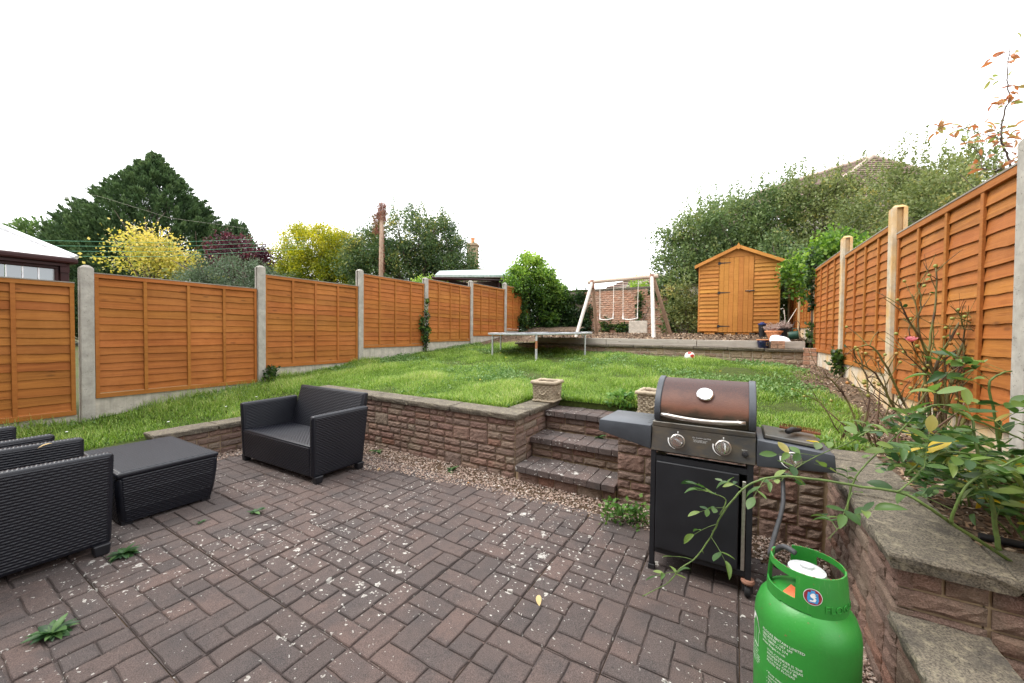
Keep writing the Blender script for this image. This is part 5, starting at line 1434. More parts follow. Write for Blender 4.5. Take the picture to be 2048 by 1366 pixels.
# ------------------------------------------------------------------ neighbours: conservatory, carport, roofs, chimney
cv = thing('conservatory', 'dark mahogany conservatory with white sloping roof beyond the left fence', 'conservatory', (-9.5, .8, -.2))
def Bc(name, mb, mat, parent=cv, **kw):
    o = mb.build(name, mat, parent, **kw); o.location = (9.5, -.8, .2); return o
CX, YE, ZE = -9.45, 1.80, 2.55
Bc('wall', MB().box(-13, CX - .05, -3.2, YE - .15, -.2, 1.75), MAT['mahogany'])
Bc('corner_post', MB().box(CX - .14, CX, YE - .16, YE - .06, 1.0, 2.42), MAT['mahogany'], bevel=.01)
Bc('corner_post', MB().box(CX - .125, CX - .03, YE - .215, YE - .163, 1.0, 2.42), MAT['mahogany'], bevel=.01)
Bc('frame_head', MB().box(CX - .12, CX - .02, -3.2, YE - .165, 2.35, 2.44), MAT['mahogany'], bevel=.008)
Bc('gutter', MB().box(CX - .1, CX + .10, -3.2, YE + .02, 2.445, 2.54), MAT['mahogany'], bevel=.03, seg=2)
Bc('gutter', MB().box(-13, CX + .09, YE - .15, YE + .03, 2.452, 2.535), MAT['mahogany'], bevel=.03, seg=2)
Bc('fascia', MB().box(CX - .13, CX + .04, -3.2, YE - .1, 2.40, 2.443), MAT['mahogany'])
Bc('fascia', MB().box(-13, CX + .02, YE - .16, YE - .06, 2.30, 2.447), MAT['mahogany'])
for y in (YE - .215 - .158 * k for k in range(14)):
    w_ = Bc('window_pane', MB().box(CX - .075, CX - .065, y - .148, y - .010, 1.5, 2.35), MAT['glass'])
    Bc('glazing_bar', MB().box(CX - .09, CX - .05, y - .158, y - .1485, 1.5, 2.35), MAT['silver'])
sl_ = MB(); P0, P1 = (CX + .06, -3.2, 2.545), (CX + .06, YE, 2.545)
sl_.add([P0, P1, (CX - 1.6, YE - 1.55, 3.55), (CX - 1.6, -3.2, 3.55)], [(0, 1, 2, 3)])
sl_.add([(CX + .06, YE, 2.546), (-13, YE, 2.546), (-13, YE - 1.55, 3.55), (CX - 1.6, YE - 1.55, 3.551)], [(0, 1, 2, 3)])
Bc('roof_sheet', sl_, MAT['white_roof'])
mb = MB(); mb.tube([(CX + .07, YE + .01, 2.56), (CX - 1.6, YE - 1.55, 3.585)], .04, 8); Bc('hip_bar', mb, MAT['silver'])

cp_ = thing('carport', 'open timber carport with pale green felt roof beyond the left fence', 'carport', (-8.6, 10.5, 0))
def Bk(name, mb, mat, **kw):
    o = mb.build(name, mat, cp_, **kw); o.location = (8.6, -10.5, 0); return o
mb = MB(); mb.hexa([(-7.45, 8.3, 2.96), (-7.45, 12.45, 3.49), (-8.1, 14.1, 4.03), (-9.3, 10.6, 3.54)], [(-7.45, 8.3, 3.02), (-7.45, 12.45, 3.56), (-8.1, 14.1, 4.10), (-9.3, 10.6, 3.60)])
Bk('roof', mb, MAT['green_felt'])
mb = MB(); mb.hexa([(-7.56, 8.35, 2.86), (-7.52, 8.35, 2.86), (-7.52, 12.4, 3.38), (-7.56, 12.4, 3.38)], [(-7.56, 8.35, 2.955), (-7.52, 8.35, 2.955), (-7.52, 12.4, 3.475), (-7.56, 12.4, 3.475)]); Bk('fascia', mb, MAT['brown_timber'])
mb = MB(); mb.tube([(-7.46, 8.2, 2.92), (-7.46, 12.2, 3.33)], .035, 8); Bk('gutter', mb, MAT['mahogany'], smooth=True)
mb = MB(); mb.tube([(-7.5, 11.75, .8), (-7.5, 11.75, 3.28)], .05, 8); Bk('downpipe', mb, MAT['mahogany'], smooth=True)
Bk('corner_post', MB().box(-7.56, -7.48, 12.05, 12.13, .8, 3.38), MAT['grey_timber'])
Bk('back_wall', MB().box(-9.1, -9.05, 10.0, 12.3, .6, 3.3), MAT['brown_timber'])
Bk('side_wall', MB().box(-9.05, -7.6, 12.2, 12.26, .6, 3.35), MAT['brown_timber'])
for k in range(9): Bk('board', MB().box(-7.6, -7.0, 12.33 + .012 * (k % 2), 12.36 + .012 * (k % 2), 2.55 + k * .10, 2.645 + k * .10), MAT['grey_timber'])
Bk('bargeboard', MB().hexa([(-7.44, 12.455, 3.44), (-7.42, 12.52, 3.44), (-8.07, 14.17, 3.98), (-8.09, 14.105, 3.98)], [(-7.44, 12.455, 3.575), (-7.42, 12.52, 3.575), (-8.07, 14.17, 4.115), (-8.09, 14.105, 4.115)]), MAT['green_felt'])

def tile_roof(parent, corners, rows, name='roof_tiles', lift=.04, tw=.30):
    """overlapping tiles on a sloped quad: corners a, b at the eaves, c, d at the ridge (b->c, a->d)"""
    a, b, c, d = (Vector(p) for p in corners); nrm = (b - a).cross(d - a).normalized()
    if nrm.z < 0: nrm = -nrm
    V, T = [], []
    for j in range(rows):
        l0, r0 = a.lerp(d, j / rows), b.lerp(c, j / rows); l1, r1 = a.lerp(d, (j + 1.15) / rows), b.lerp(c, (j + 1.15) / rows)
        L_ = (r0 - l0).length; n = max(1, int(L_ / tw)); sh_ = .5 * (j % 2)
        for i in range(n):
            u0, u1 = min(1, (i + sh_) / n), min(1, (i + sh_ + .96) / n)
            if u1 - u0 < .002: continue
            h = nrm * (lift + rnd.uniform(0, .015))
            q = [l0.lerp(r0, u0) + h, l0.lerp(r0, u1) + h, l1.lerp(r1, min(1, u1)), l1.lerp(r1, u0)]
            V.append(q); T.append(rnd.random())
            V.append([q[0], q[1], q[1] - h * 1.1, q[0] - h * 1.1]); T.append(0)
    me = np_mesh(name, np.array([[list(p) for p in q] for q in V]), MAT['rooftile'], np.array(T))
    o = link(name, me, parent); o.location = -Vector(parent.location); o['kind'] = 'stuff'; return o
hr = thing('house', 'house with hipped brown tiled roof rising behind the right hedge', 'house', (8.5, 34.0, 0))
A_, E1, E2, E3, E0 = (7.09, 32.33, 12.66), (2.6, 26.6, 8.2), (16.3, 34.2, 8.2), (11, 44, 8.2), (-3.5, 37, 8.2)
RG = (.2, 35.2, 12.3)
mb = MB(); mb.add([A_, E1, E2, E3], [(0, 1, 2), (0, 2, 3)]); mb.add([A_, E1, (-4.5, 30.5, 8.2), (1.0, 35.6, 12.4)], [(0, 1, 2, 3)])
o = mb.build('roof', MAT['rooftile'], hr); o.location = -Vector(hr.location)
def lerp3(p, q, t): return tuple(a + (b - a) * t for a, b in zip(p, q))
A2 = lerp3(A_, E1, .002)
tile_roof(hr, (E1, E2, lerp3(A_, E2, .01), A2), 26, tw=.28)
tile_roof(hr, ((-4.5, 30.5, 8.2), E1, A2, (1.0, 35.6, 12.4)), 26, tw=.28)
mb = MB(); mb.tube([lerp3(E1, A_, 0), A_], .13, 8); mb.tube([A_, (1.0, 35.6, 12.45)], .13, 8); mb.tube([A_, E2], .13, 8); o = mb.build('ridge_tiles', MAT['ridge'], hr); o.location = -Vector(hr.location)
mb = MB(); mb.add([(x, y, z) for z in (0, 8.3) for x, y in ((2.9, 27.2), (15.8, 34.4), (10.8, 43.5), (-3.6, 31.2))], [(0, 1, 5, 4), (1, 2, 6, 5), (2, 3, 7, 6), (3, 0, 4, 7)]); o = mb.build('wall', MAT['pale_render'], hr); o.location = -Vector(hr.location)
h2 = thing('house', 'small grey-brown tiled roof just showing above the brick wall behind the swing', 'house', (-4.6, 19, 0))
tile_roof(h2, ((-6.2, 17.4, 3.15), (-2.6, 18.8, 3.15), (-2.9, 20.6, 4.35), (-4.6, 20.2, 4.35)), 10, tw=.22)
mb = MB(); mb.add([(-6.2, 17.4, 3.14), (-2.6, 18.8, 3.14), (-2.9, 20.6, 4.34), (-4.6, 20.2, 4.34)], [(0, 1, 2, 3)]); mb.box(-5.7, -3.2, 18.3, 21, 0, 3.1); o = mb.build('wall', MAT['grey_timber'], h2); o.location = -Vector(h2.location)
h3 = thing('house', 'distant house with cream brick chimney and clay pot, right of the mixed green tree', 'house', (-18.0, 24.4, 0))
ch = link('chimney', None, h3)
R3 = Matrix.Rotation(.35, 4, 'Z')
for k in range(22):
    for i in range(2):
        mb = MB(); mb.box(-.38 + i * .385, -.38 + i * .385 + .37, -.36, -.30, 5.7 + k * .11, 5.7 + k * .11 + .10, R3); mb.build('brick', MAT['chimney'], ch)
mb = MB(); mb.box(-.375, .375, -.34, .36, 5.0, 8.12, R3); mb.build('stack', MAT['chimney'], ch)
mb = MB(); mb.box(-.46, .46, -.46, .46, 8.12, 8.2, R3); mb.box(-.42, .42, -.42, .42, 8.2, 8.3, R3); mb.build('stack_cap', MAT['chimney'], ch, bevel=.02)
MB().lathe([(.17, 8.3), (.15, 8.36), (.145, 8.66), (.17, 8.68), (.17, 8.76), (.12, 8.76)], 16).build('chimney_pot', MAT['terracotta'], ch, smooth=.6)
mb = MB(); mb.prism([(-4.4, 5.2), (1.0, 5.2), (.55, 6.1), (-1.2, 6.9)], 0.4, 6); mb.build('roof', MAT['rooftile'], h3)
mb = MB(); mb.box(-4, .8, .6, 5.8, 0, 5.2); mb.build('wall', MAT['pale_render'], h3)

# ------------------------------------------------------------------ trees and shrubs beyond the fences
def tree(name, label, cat, base, lobes, n, clumps, cr, leaf, mat, seed, tops=None, r=.12, group='trees and shrubs beyond the left fence', **kw):
    t = thing(name, label, cat, base, 0, group); b = Vector(base)
    L = [(x - b.x, y - b.y, z - b.z, a, c, d) for x, y, z, a, c, d in lobes]
    if 'shoots' in kw and kw['shoots']: kw['shoots'] = [(x - b.x, y - b.y, z - b.z, h, ln) for x, y, z, h, ln in kw['shoots']]
    limbs(t, (0, 0, 0), tops or [(l[0] + rnd.uniform(-.5, .5) * l[3], l[1] + rnd.uniform(-.5, .5) * l[4], l[2] + l[5] * .55) for l in L for _ in range(3)], r)
    foliage('crown', t, L, n, clumps, cr, leaf, mat, seed, **kw)
    return t
def conifer(label, base, H, Rm, n, seed, mat, group='trees and shrubs beyond the left fence', z0=.06, power=.75, sz=.34, lean=.35, prof_=False):
    g = np.random.default_rng(seed); t = thing('conifer_tree', label, 'conifer', base, 0, group)
    mb = MB(); mb.tube([(0, 0, 0), (0, 0, H * .5), (0, 0, H * .94)], [.22, .14, .02], 8); nb = 1000 if prof_ else 620
    P, D, T = [], [], []
    wob = fbm(seed + 50, 1.3, 3)
    for k in range(nb):
        u = z0 + (1 - z0) * g.random() ** 1.15; a = g.uniform(0, 2 * PI)
        L_ = (float(np.interp(u, [0, .45, .57, .68, .8, .875, .95, 1], [.95, 1, .95, .78, .52, .31, .14, .02])) * Rm if prof_ else Rm * max(.0, 1 - u) ** power) * g.uniform(.84, 1.0) + .08
        L_ *= 1 + .10 * float(wob(np.array([math.cos(a) * 1.2, math.sin(a) * 1.2, u * 3])))
        tip = np.array([math.cos(a) * L_, math.sin(a) * L_, u * H])
        root = np.array([0, 0, max(.02, u * H - (.55 + .35 * g.random()) * L_ - .3) if prof_ else max(.02, u - .12 - .10 * g.random()) * H])
        d = tip - root; ln = np.linalg.norm(d); d /= ln
        pl_ = min(ln, .55 + .30 * L_)                         # only the outer plume carries sprays
        m = max(20, int(n / nb * (.45 + .85 * L_ / Rm)))
        s = g.random((m, 1)) ** .7
        wid = (1.05 - s) * pl_ * .30 + .03
        p = tip - d * (1 - s) * pl_ + g.normal(size=(m, 3)) * wid * .5
        dd = unit(d + np.array([0, 0, .25]) + (p - (tip - d * (1 - s) * pl_)) * .8)
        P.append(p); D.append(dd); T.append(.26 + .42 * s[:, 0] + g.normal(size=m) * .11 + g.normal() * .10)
        if k % 10 == 0: mb.tube([tuple(root), tuple(tip)], [.05, .008], 4, False)
    mb.build('trunk', MAT['bark'], t)
    P, D, T = np.concatenate(P), np.concatenate(D), np.concatenate(T)
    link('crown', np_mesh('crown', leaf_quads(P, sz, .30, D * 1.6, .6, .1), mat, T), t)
    return t
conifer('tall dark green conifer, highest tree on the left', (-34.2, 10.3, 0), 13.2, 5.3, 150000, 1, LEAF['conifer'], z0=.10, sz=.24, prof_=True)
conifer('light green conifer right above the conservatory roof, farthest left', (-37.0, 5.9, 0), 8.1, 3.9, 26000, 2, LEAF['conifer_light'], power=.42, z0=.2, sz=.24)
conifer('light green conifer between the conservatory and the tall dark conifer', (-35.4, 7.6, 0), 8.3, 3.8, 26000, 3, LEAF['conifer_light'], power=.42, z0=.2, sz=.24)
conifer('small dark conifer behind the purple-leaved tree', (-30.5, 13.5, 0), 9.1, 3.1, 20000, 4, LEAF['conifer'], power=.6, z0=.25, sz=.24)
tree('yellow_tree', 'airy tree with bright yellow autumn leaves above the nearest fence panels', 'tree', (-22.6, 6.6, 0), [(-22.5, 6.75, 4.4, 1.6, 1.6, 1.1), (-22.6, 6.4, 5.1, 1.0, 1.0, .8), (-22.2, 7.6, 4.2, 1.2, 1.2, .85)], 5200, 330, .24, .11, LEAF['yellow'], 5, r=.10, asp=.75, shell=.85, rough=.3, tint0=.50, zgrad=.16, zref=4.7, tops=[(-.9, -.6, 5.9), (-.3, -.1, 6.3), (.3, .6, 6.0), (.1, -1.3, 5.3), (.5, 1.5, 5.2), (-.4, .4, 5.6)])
tree('purple_tree', 'purple-leaved tree between the yellow tree and the grey shrub', 'tree', (-22.6, 10.3, 0), [(-22.9, 9.9, 5.2, 1.0, 1.0, 1.1), (-22.2, 11.0, 5.0, 1.0, 1.0, .75)], 6500, 130, .17, .15, LEAF['purple'], 6, r=.1, asp=.6, shoots=[(-22.9 + rnd.uniform(-.8, .8), 9.9 + rnd.uniform(-.8, 1.6), 5.4, rnd.uniform(.5, 1.1), (0, 0)) for _ in range(16)])
tree('grey_shrub', 'rounded grey-green shrub left of the second concrete post', 'shrub', (-14.7, 6.6, 0), [(-14.75, 6.45, 3.0, 1.35, 1.25, 1.0), (-14.5, 7.5, 2.8, .9, .9, .75), (-14.9, 5.6, 2.75, .8, .8, .6)], 19000, 330, .11, .085, LEAF['grey'], 7, asp=.35, shell=.4, rough=.12)
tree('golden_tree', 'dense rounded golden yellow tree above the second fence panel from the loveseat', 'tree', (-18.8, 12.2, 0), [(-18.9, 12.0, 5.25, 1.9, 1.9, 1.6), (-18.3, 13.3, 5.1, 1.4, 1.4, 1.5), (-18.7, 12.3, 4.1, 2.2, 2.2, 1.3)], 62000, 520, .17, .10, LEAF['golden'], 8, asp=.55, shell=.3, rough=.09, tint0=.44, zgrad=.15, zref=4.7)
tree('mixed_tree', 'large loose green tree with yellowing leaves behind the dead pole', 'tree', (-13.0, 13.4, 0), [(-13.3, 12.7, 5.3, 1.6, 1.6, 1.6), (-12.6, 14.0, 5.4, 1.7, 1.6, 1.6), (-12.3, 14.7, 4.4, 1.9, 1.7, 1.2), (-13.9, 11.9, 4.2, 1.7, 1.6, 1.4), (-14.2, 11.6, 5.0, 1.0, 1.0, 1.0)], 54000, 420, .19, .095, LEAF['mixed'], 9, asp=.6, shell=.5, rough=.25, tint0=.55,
     shoots=[(-13.1 + rnd.uniform(-1.7, 1.7), 13.4 + rnd.uniform(-1.3, 1.7), 6.0 + rnd.uniform(-.5, .5), rnd.uniform(.7, 1.4), (rnd.uniform(-.3, .3), rnd.uniform(-.3, .3))) for _ in range(42)])
tree('pale_shrub', 'small pale green climber bush at the left end of the carport roof', 'shrub', (-9.0, 9.3, .6), [(-8.75, 9.2, 2.88, .40, .42, .26), (-8.7, 9.7, 2.85, .4, .4, .22)], 2600, 60, .07, .075, LEAF['ivy_bright'], 10, r=.03, tint0=.75)
pl = thing('dead_pole', 'bare grey pole crowned with dead brown vine, left of the mixed green tree', 'pole', (-11.3, 9.7, .5))
mb = MB(); mb.tube([(0, 0, 0), (-.01, 0, 3), (.02, 0, 5.3)], [.085, .08, .07], 10); mb.build('pole', MAT['pole_wood'], pl, smooth=True)
g = np.random.default_rng(31); m = 3600; z = np.where(g.random(m) < .45, g.uniform(5.0, 5.62, m), 5.5 - g.random(m) ** .8 * 2.4)
rr_ = np.where(z > 4.9, .17, .09) * g.random(m) ** .5; a = g.uniform(0, 6.28, m)
P = np.stack([rr_ * np.cos(a), rr_ * np.sin(a) + .03, z], 1)
side = g.random(m) < .2; P[side, 0] -= .17; P[side, 1] -= .10; P[side, 2] = 5.25 - g.random(side.sum()) * .75
D = np.repeat(np.array([[0, 0, -1.6]]), m, 0)
link('vine', np_mesh('vine', leaf_quads(P, .10, .12, D, .7, 0), LEAF['brown_vine'], g.random(m)), pl)

HG = 'shrubs behind the shed and right fence'
def shoots_in(x0, x1, y0, y1, zf, n, h0, h1):
    out = []
    for _ in range(n):
        x, y = rnd.uniform(x0, x1), rnd.uniform(y0, y1); out.append((x, y, zf(x), rnd.uniform(h0, h1), (rnd.uniform(-.18, .18), rnd.uniform(-.12, .12))))
    return out
tree('tall_shrub', 'tall leafy green shrub between the swing and the shed', 'shrub', (-1.6, 14.4, 1.0), [(-1.75, 14.2, 3.6, .95, .9, 1.5), (-1.1, 14.3, 4.2, 1.0, .9, 1.3), (-1.5, 13.9, 2.4, .95, .7, 1.1), (-.6, 14.3, 3.4, .9, .8, 1.5)], 24000, 330, .15, .095, LEAF['hedge'], 11, r=.07, group=HG, shell=.45, rough=.25, asp=.6, tint0=.58, shoots=shoots_in(-2.3, -.3, 13.8, 14.6, lambda x: interp(x, [-2.3, -1.2, -.3], [4.2, 5.1, 5.0]), 34, .5, 1.15))
tree('tall_shrub', 'tall green shrub with upright shoots directly behind the shed roof', 'shrub', (.2, 15.4, 1.0), [(-.3, 15.3, 4.9, 1.2, 1.0, 1.2), (.9, 15.5, 5.0, 1.2, 1.0, 1.3), (.3, 15.0, 3.6, 1.5, .9, 1.5)], 26000, 330, .15, .095, LEAF['hedge'], 12, r=.07, group=HG, shell=.42, rough=.22, asp=.6, tint0=.55, shoots=shoots_in(-1.2, 1.6, 15.0, 15.8, lambda x: 5.6 + .15 * x, 38, .6, 1.25))
tree('tall_shrub', 'olive green shrub right of the shed ridge, below the tiled roof', 'shrub', (2.3, 15.0, 1.0), [(1.9, 15.2, 4.98, 1.2, 1.0, 1.3), (2.9, 15.0, 4.82, 1.2, 1.0, 1.3), (2.4, 14.6, 3.5, 1.4, 1.0, 1.4)], 26000, 330, .14, .085, LEAF['hedge_olive'], 13, r=.07, group=HG, shell=.42, rough=.2, asp=.55, tint0=.56, shoots=shoots_in(1.2, 3.6, 14.5, 15.4, lambda x: 5.75 - .05 * x, 60, .5, 1.25))
tree('tall_shrub', 'olive green shrub under the roof apex, behind the third right post', 'shrub', (3.6, 12.6, .9), [(3.3, 12.8, 4.36, 1.1, 1.0, 1.05), (4.2, 12.4, 4.34, 1.1, .9, .95), (3.4, 12.0, 3.2, 1.3, 1.2, 1.2)], 26000, 330, .13, .075, LEAF['hedge_olive'], 14, r=.06, group=HG, shell=.42, rough=.2, asp=.55, tint0=.58, shoots=shoots_in(2.8, 4.7, 12.0, 13.0, lambda x: 5.0, 56, .4, 1.15))
tree('tall_shrub', 'olive green shrub at the right end of the hedge, above the tall concrete post', 'shrub', (4.3, 10.4, .9), [(3.6, 11.4, 3.95, .9, .8, .75), (3.7, 10.8, 3.55, .8, .7, .7), (3.3, 10.6, 3.0, .9, .8, .9)], 20000, 300, .12, .07, LEAF['hedge_olive'], 15, r=.06, group=HG, shell=.42, rough=.2, asp=.55, tint0=.58, shoots=shoots_in(3.1, 4.2, 10.8, 11.6, lambda x: 4.25, 26, .35, .8))
tree('dark_shrub', 'shady leafy shrub in the gap between the shed and the right fence', 'shrub', (1.1, 12.6, 1.3), [(1.05, 12.6, 2.6, .35, .5, 1.2), (.95, 13.3, 3.4, .6, .5, .9)], 5200, 90, .13, .10, LEAF['hedge'], 16, r=.03, group=HG, tint0=.4)
tree('pale_shrub', 'pale green shrub top showing above the brick wall behind the swing', 'shrub', (-3.4, 15.6, .8), [(-3.35, 15.4, 3.1, .42, .4, .5), (-2.9, 15.5, 2.9, .4, .4, .4)], 2400, 60, .08, .085, LEAF['ivy_bright'], 17, r=.03, group=HG, tint0=.8)
tree('wall_shrub', 'yellowish low shrub behind the right legs of the swing', 'shrub', (-1.35, 12.9, 1.35), [(-1.5, 13.0, 2.3, .55, .5, .75), (-1.0, 12.8, 1.9, .4, .4, .55)], 5200, 110, .10, .075, LEAF['hedge_olive'], 18, r=.03, group=HG, tint0=.62, shell=.7)
tree('fence_climber', 'bright climbing vine draped over the right fence by the slim post', 'climber', (1.65, 9.6, .9), [(1.40, 9.35, 2.75, .22, .55, .45), (1.75, 9.7, 3.0, .5, .75, .42), (1.28, 10.0, 2.55, .18, .5, .5), (1.15, 10.7, 2.75, .28, .6, .45)], 9500, 170, .085, .075, LEAF['ivy_bright'], 19, r=.03, group=HG, shell=.5, tint0=.5, asp=.8)

# ivy: mound over the far end of the left fence, curtain on the brick wall, strands on posts
def ivy(label, base, lobes, n, clumps, cr, leaf, mat, seed, **kw):
    t = thing('ivy', label, 'ivy', base, 0, 'ivy in the far corner and on the posts'); b = Vector(base)
    mb = MB()
    for l in lobes[:6]:
        q = Vector(l[:3]) - b; mb.tube(bez((0, 0, 0), (q.x * .4, q.y * .4, q.z * .6), tuple(q), 5), [.02, .006], 5)
    mb.build('stem', MAT['bark'], t)
    foliage('leaves', t, [(x - b.x, y - b.y, z - b.z, a, c, d) for x, y, z, a, c, d in lobes], n, clumps, cr, leaf, mat, seed, asp=.85, **kw)
    return t
ivy('big rounded ivy mound topping the far end of the left fence', (-6.75, 12.6, 1.2), [(-6.5, 12.35, 3.45, .62, .66, .78), (-6.3, 12.85, 3.1, .6, .6, .65), (-6.8, 11.75, 3.1, .3, .45, .5), (-6.0, 13.25, 2.75, .55, .45, .55), (-6.2, 13.1, 2.0, .4, .4, .8)], 22000, 260, .10, .075, LEAF['ivy_bright'], 20, shell=.3, rough=.2, tint0=.44, zgrad=.27, zref=1.7)  # zgrad paints the mound's lit top and shaded foot into the leaf tint
ivy('dark ivy curtain hanging in the corner and across the brick wall', (-5.8, 13.5, 1.2), [(-6.3, 13.25, 2.1, .3, .35, .9), (-5.75, 13.5, 2.2, .45, .20, .85), (-5.2, 13.55, 2.15, .45, .13, .80), (-4.85, 13.6, 2.3, .28, .08, .65), (-5.0, 13.55, 1.7, .38, .14, .4), (-6.1, 13.3, 2.7, .4, .3, .4), (-6.55, 13.2, 1.75, .35, .42, .55)], 18500, 290, .075, .07, LEAF['ivy'], 21, shell=.4, tint0=.45)
ivy('ragged ivy strands climbing the brick wall between the swing seats', (-2.95, 13.6, 1.35), [(-2.95, 13.62, 1.75, .14, .05, .42), (-2.9, 13.62, 2.4, .06, .03, .5), (-4.05, 13.6, 1.65, .22, .06, .24), (-3.5, 13.6, 1.62, .4, .05, .14), (-2.3, 13.6, 2.8, .28, .05, .12), (-1.85, 13.55, 2.2, .16, .10, .75)], 3600, 130, .05, .07, LEAF['ivy'], 22, tint0=.6, shell=.6)
ivy('ivy strip hanging down the farthest left fence panel', (-6.6, 12.05, 1.35), [(-6.58, 12.05, 2.35, .06, .10, .65), (-6.55, 11.9, 1.75, .10, .24, .42), (-6.56, 12.55, 2.2, .06, .16, .7)], 3800, 100, .05, .065, LEAF['ivy'], 23, tint0=.6, shell=.6)
ivy('thin ivy creeping up the fourth left fence post', (-6.6, 7.05, .9), [(-6.585, 7.02, 1.25, .03, .09, .32), (-6.585, 6.90, 1.55, .02, .07, .16), (-6.58, 7.06, 1.85, .02, .03, .55)], 700, 50, .03, .055, LEAF['ivy'], 24, tint0=.6)
ivy('ivy twining up the slim right post beside the brick pillar', (XR(8.9) - .05, 8.9, .9), [(XR(8.9) - .07, 8.92, 1.35, .03, .08, .35), (XR(8.9) - .07, 8.92, 2.3, .04, .07, .5), (XR(8.9) - .05, 8.95, 2.75, .06, .1, .2)], 900, 50, .035, .06, LEAF['ivy'], 25, tint0=.6)
ivy('ivy tuft at the foot of the third right post', (XR(6.9) - .05, 6.8, .88), [(XR(6.9) - .08, 6.82, 1.05, .05, .09, .17)], 260, 20, .03, .05, LEAF['ivy'], 26, tint0=.6)
ivy('small ivy tuft at the foot of the second left post', (-6.58, 3.36, .5), [(-6.57, 3.40, .62, .06, .10, .15)], 260, 20, .035, .05, LEAF['ivy'], 27, tint0=.6)

# ------------------------------------------------------------------ washing lines, cable
for k, z in enumerate((4.28, 4.12, 3.95, 3.78)):
    mb = MB(); mb.tube([(-19.3, 2.2, z - .22), (-17.9, 5.5, z + .22), (-16.2, 9.8, z + 1.15)], .006, 5)
    tag(mb.build('washing_line', MAT['galv'] if False else MAT['can_line'] if 'can_line' in MAT else MAT.setdefault('can_line', m_plain('green_line', (.16, .42, .26), .6))), ['topmost', 'second', 'third', 'lowest'][k] + ' of the four green washing lines beyond the left fence', 'washing line', 'green washing lines')
mb = MB(); mb.tube([(-28.5, .6, 8.1), (-26.7, 3.03, 7.67), (-24.53, 5.46, 7.26), (-25.2, 8.1, 7.1), (-24.5, 12, 7.3)], .0035, 4)
ct = thing('overhead_cable', 'faint overhead cable crossing the sky in front of the tall conifer', 'cable', (0, 0, 0)); mb.build('wire', MAT['rope'], ct)
mb = MB().lathe([(.0, -.11), (.05, -.07), (.06, 0), (.035, .06), (0, .09)], 12, cap=False)
tag(link('insulator', mb.mesh('insulator', MAT['silver'], smooth=True), None, (-24.3, 4.43, 6.9)), 'small grey bell hanging in the sky left of the tall conifer', 'insulator')

# ------------------------------------------------------------------ lawn grass
def in_lawn(x, y):
    main = (x > -6.62) & (x < np.interp(y, [3.4, 4.6, 7.3, 7.8, 8.3], [.92, .98, .98, .80, .40]) + .06 * np.sin(y * 4.1)) & (y > 3.42) & (y < 8.60) & ~((x > -2.08) & (x < -.58) & (y < 4.10))
    strip = (x > -6.62) & (x < np.where(y > 3.08, -5.0, -5.25)) & (y > -.6) & (y <= 3.42)
    wedge = (x > -6.62) & (x < -4.9) & (y >= 8.6) & (y < 9.9 + .5 * np.sin(x * 5))
    return main | strip | wedge
def scatter(n, x0, x1, y0, y1, g):
    p = np.stack([g.uniform(x0, x1, n), g.uniform(y0, y1, n)], 1); return p[in_lawn(p[:, 0], p[:, 1])]
g = np.random.default_rng(77)
nz1, nz2 = fbm(41, 1.1, 3), fbm(42, 5.0, 3)
pts = np.concatenate([scatter(130000, -6.62, 1.0, 3.4, 5.6, g), scatter(95000, -6.62, 1.0, 5.6, 10.5, g), scatter(30000, -6.62, -5.0, -.6, 3.42, g)])
tuft = g.random((2600, 2)) * np.array([7.6, 7.0]) + np.array([-6.62, 3.4]); tp = tuft[g.integers(0, 2600, 60000)] + g.normal(size=(60000, 2)) * .035
pts = np.concatenate([pts, tp[in_lawn(tp[:, 0], tp[:, 1])]])
q3 = np.concatenate([pts, np.zeros((len(pts), 1))], 1)
ln1, ln2 = nz1(q3), nz2(q3)
worn = np.clip((pts[:, 0] - .55) / .4, 0, 1) * np.clip((pts[:, 1] - 4.6) / 2, 0, 1)
keep = g.random(len(pts)) > worn * .85; pts, ln1, ln2 = pts[keep], ln1[keep], ln2[keep]
N = len(pts); base = np.stack([pts[:, 0], pts[:, 1], lawn_z(pts[:, 0], pts[:, 1]) - .005], 1)
h = (.058 + .034 * ln1 + .055 * np.clip(ln2, -.5, 2)) * g.uniform(.55, 1.45, N); h = np.clip(h, .022, .17)
edge = np.minimum(np.abs(pts[:, 0] + 6.62), 1) < .12; h[edge] *= 1.7
a = g.uniform(0, 6.28, N); ln = g.uniform(.1, .95, N)
d = np.stack([np.cos(a) * ln, np.sin(a) * ln, np.ones(N)], 1); d = unit(d)
w = np.stack([-np.sin(a), np.cos(a), np.zeros(N)], 1) * g.uniform(.0022, .0042, (N, 1))
hh = h[:, None]
m1 = base + d * hh * .55; tip = base + d * hh * .95 + np.stack([np.cos(a) * ln, np.sin(a) * ln, -ln * .5], 1) * hh * .35
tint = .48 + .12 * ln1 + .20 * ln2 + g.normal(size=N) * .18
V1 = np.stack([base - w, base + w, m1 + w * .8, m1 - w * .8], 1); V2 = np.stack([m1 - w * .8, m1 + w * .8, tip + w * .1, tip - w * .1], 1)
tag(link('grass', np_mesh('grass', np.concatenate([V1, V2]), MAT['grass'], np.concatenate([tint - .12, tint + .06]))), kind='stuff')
cp2 = scatter(52000, -6.62, 1.0, -.6, 9.4, g); k3 = np.concatenate([cp2, np.ones((len(cp2), 1)) * 5], 1)
kp = (fbm(43, 2.6, 3)(k3) + g.normal(size=len(cp2)) * .25) > .40; cp2 = cp2[kp]; N = len(cp2)
P = np.stack([cp2[:, 0], cp2[:, 1], lawn_z(cp2[:, 0], cp2[:, 1]) + g.uniform(.015, .055, N)], 1)
V = leaf_quads(np.repeat(P, 3, 0) + g.normal(size=(3 * N, 3)) * .006, .026, .9, np.array([[0, 0, .25]]), 1.0, 0)
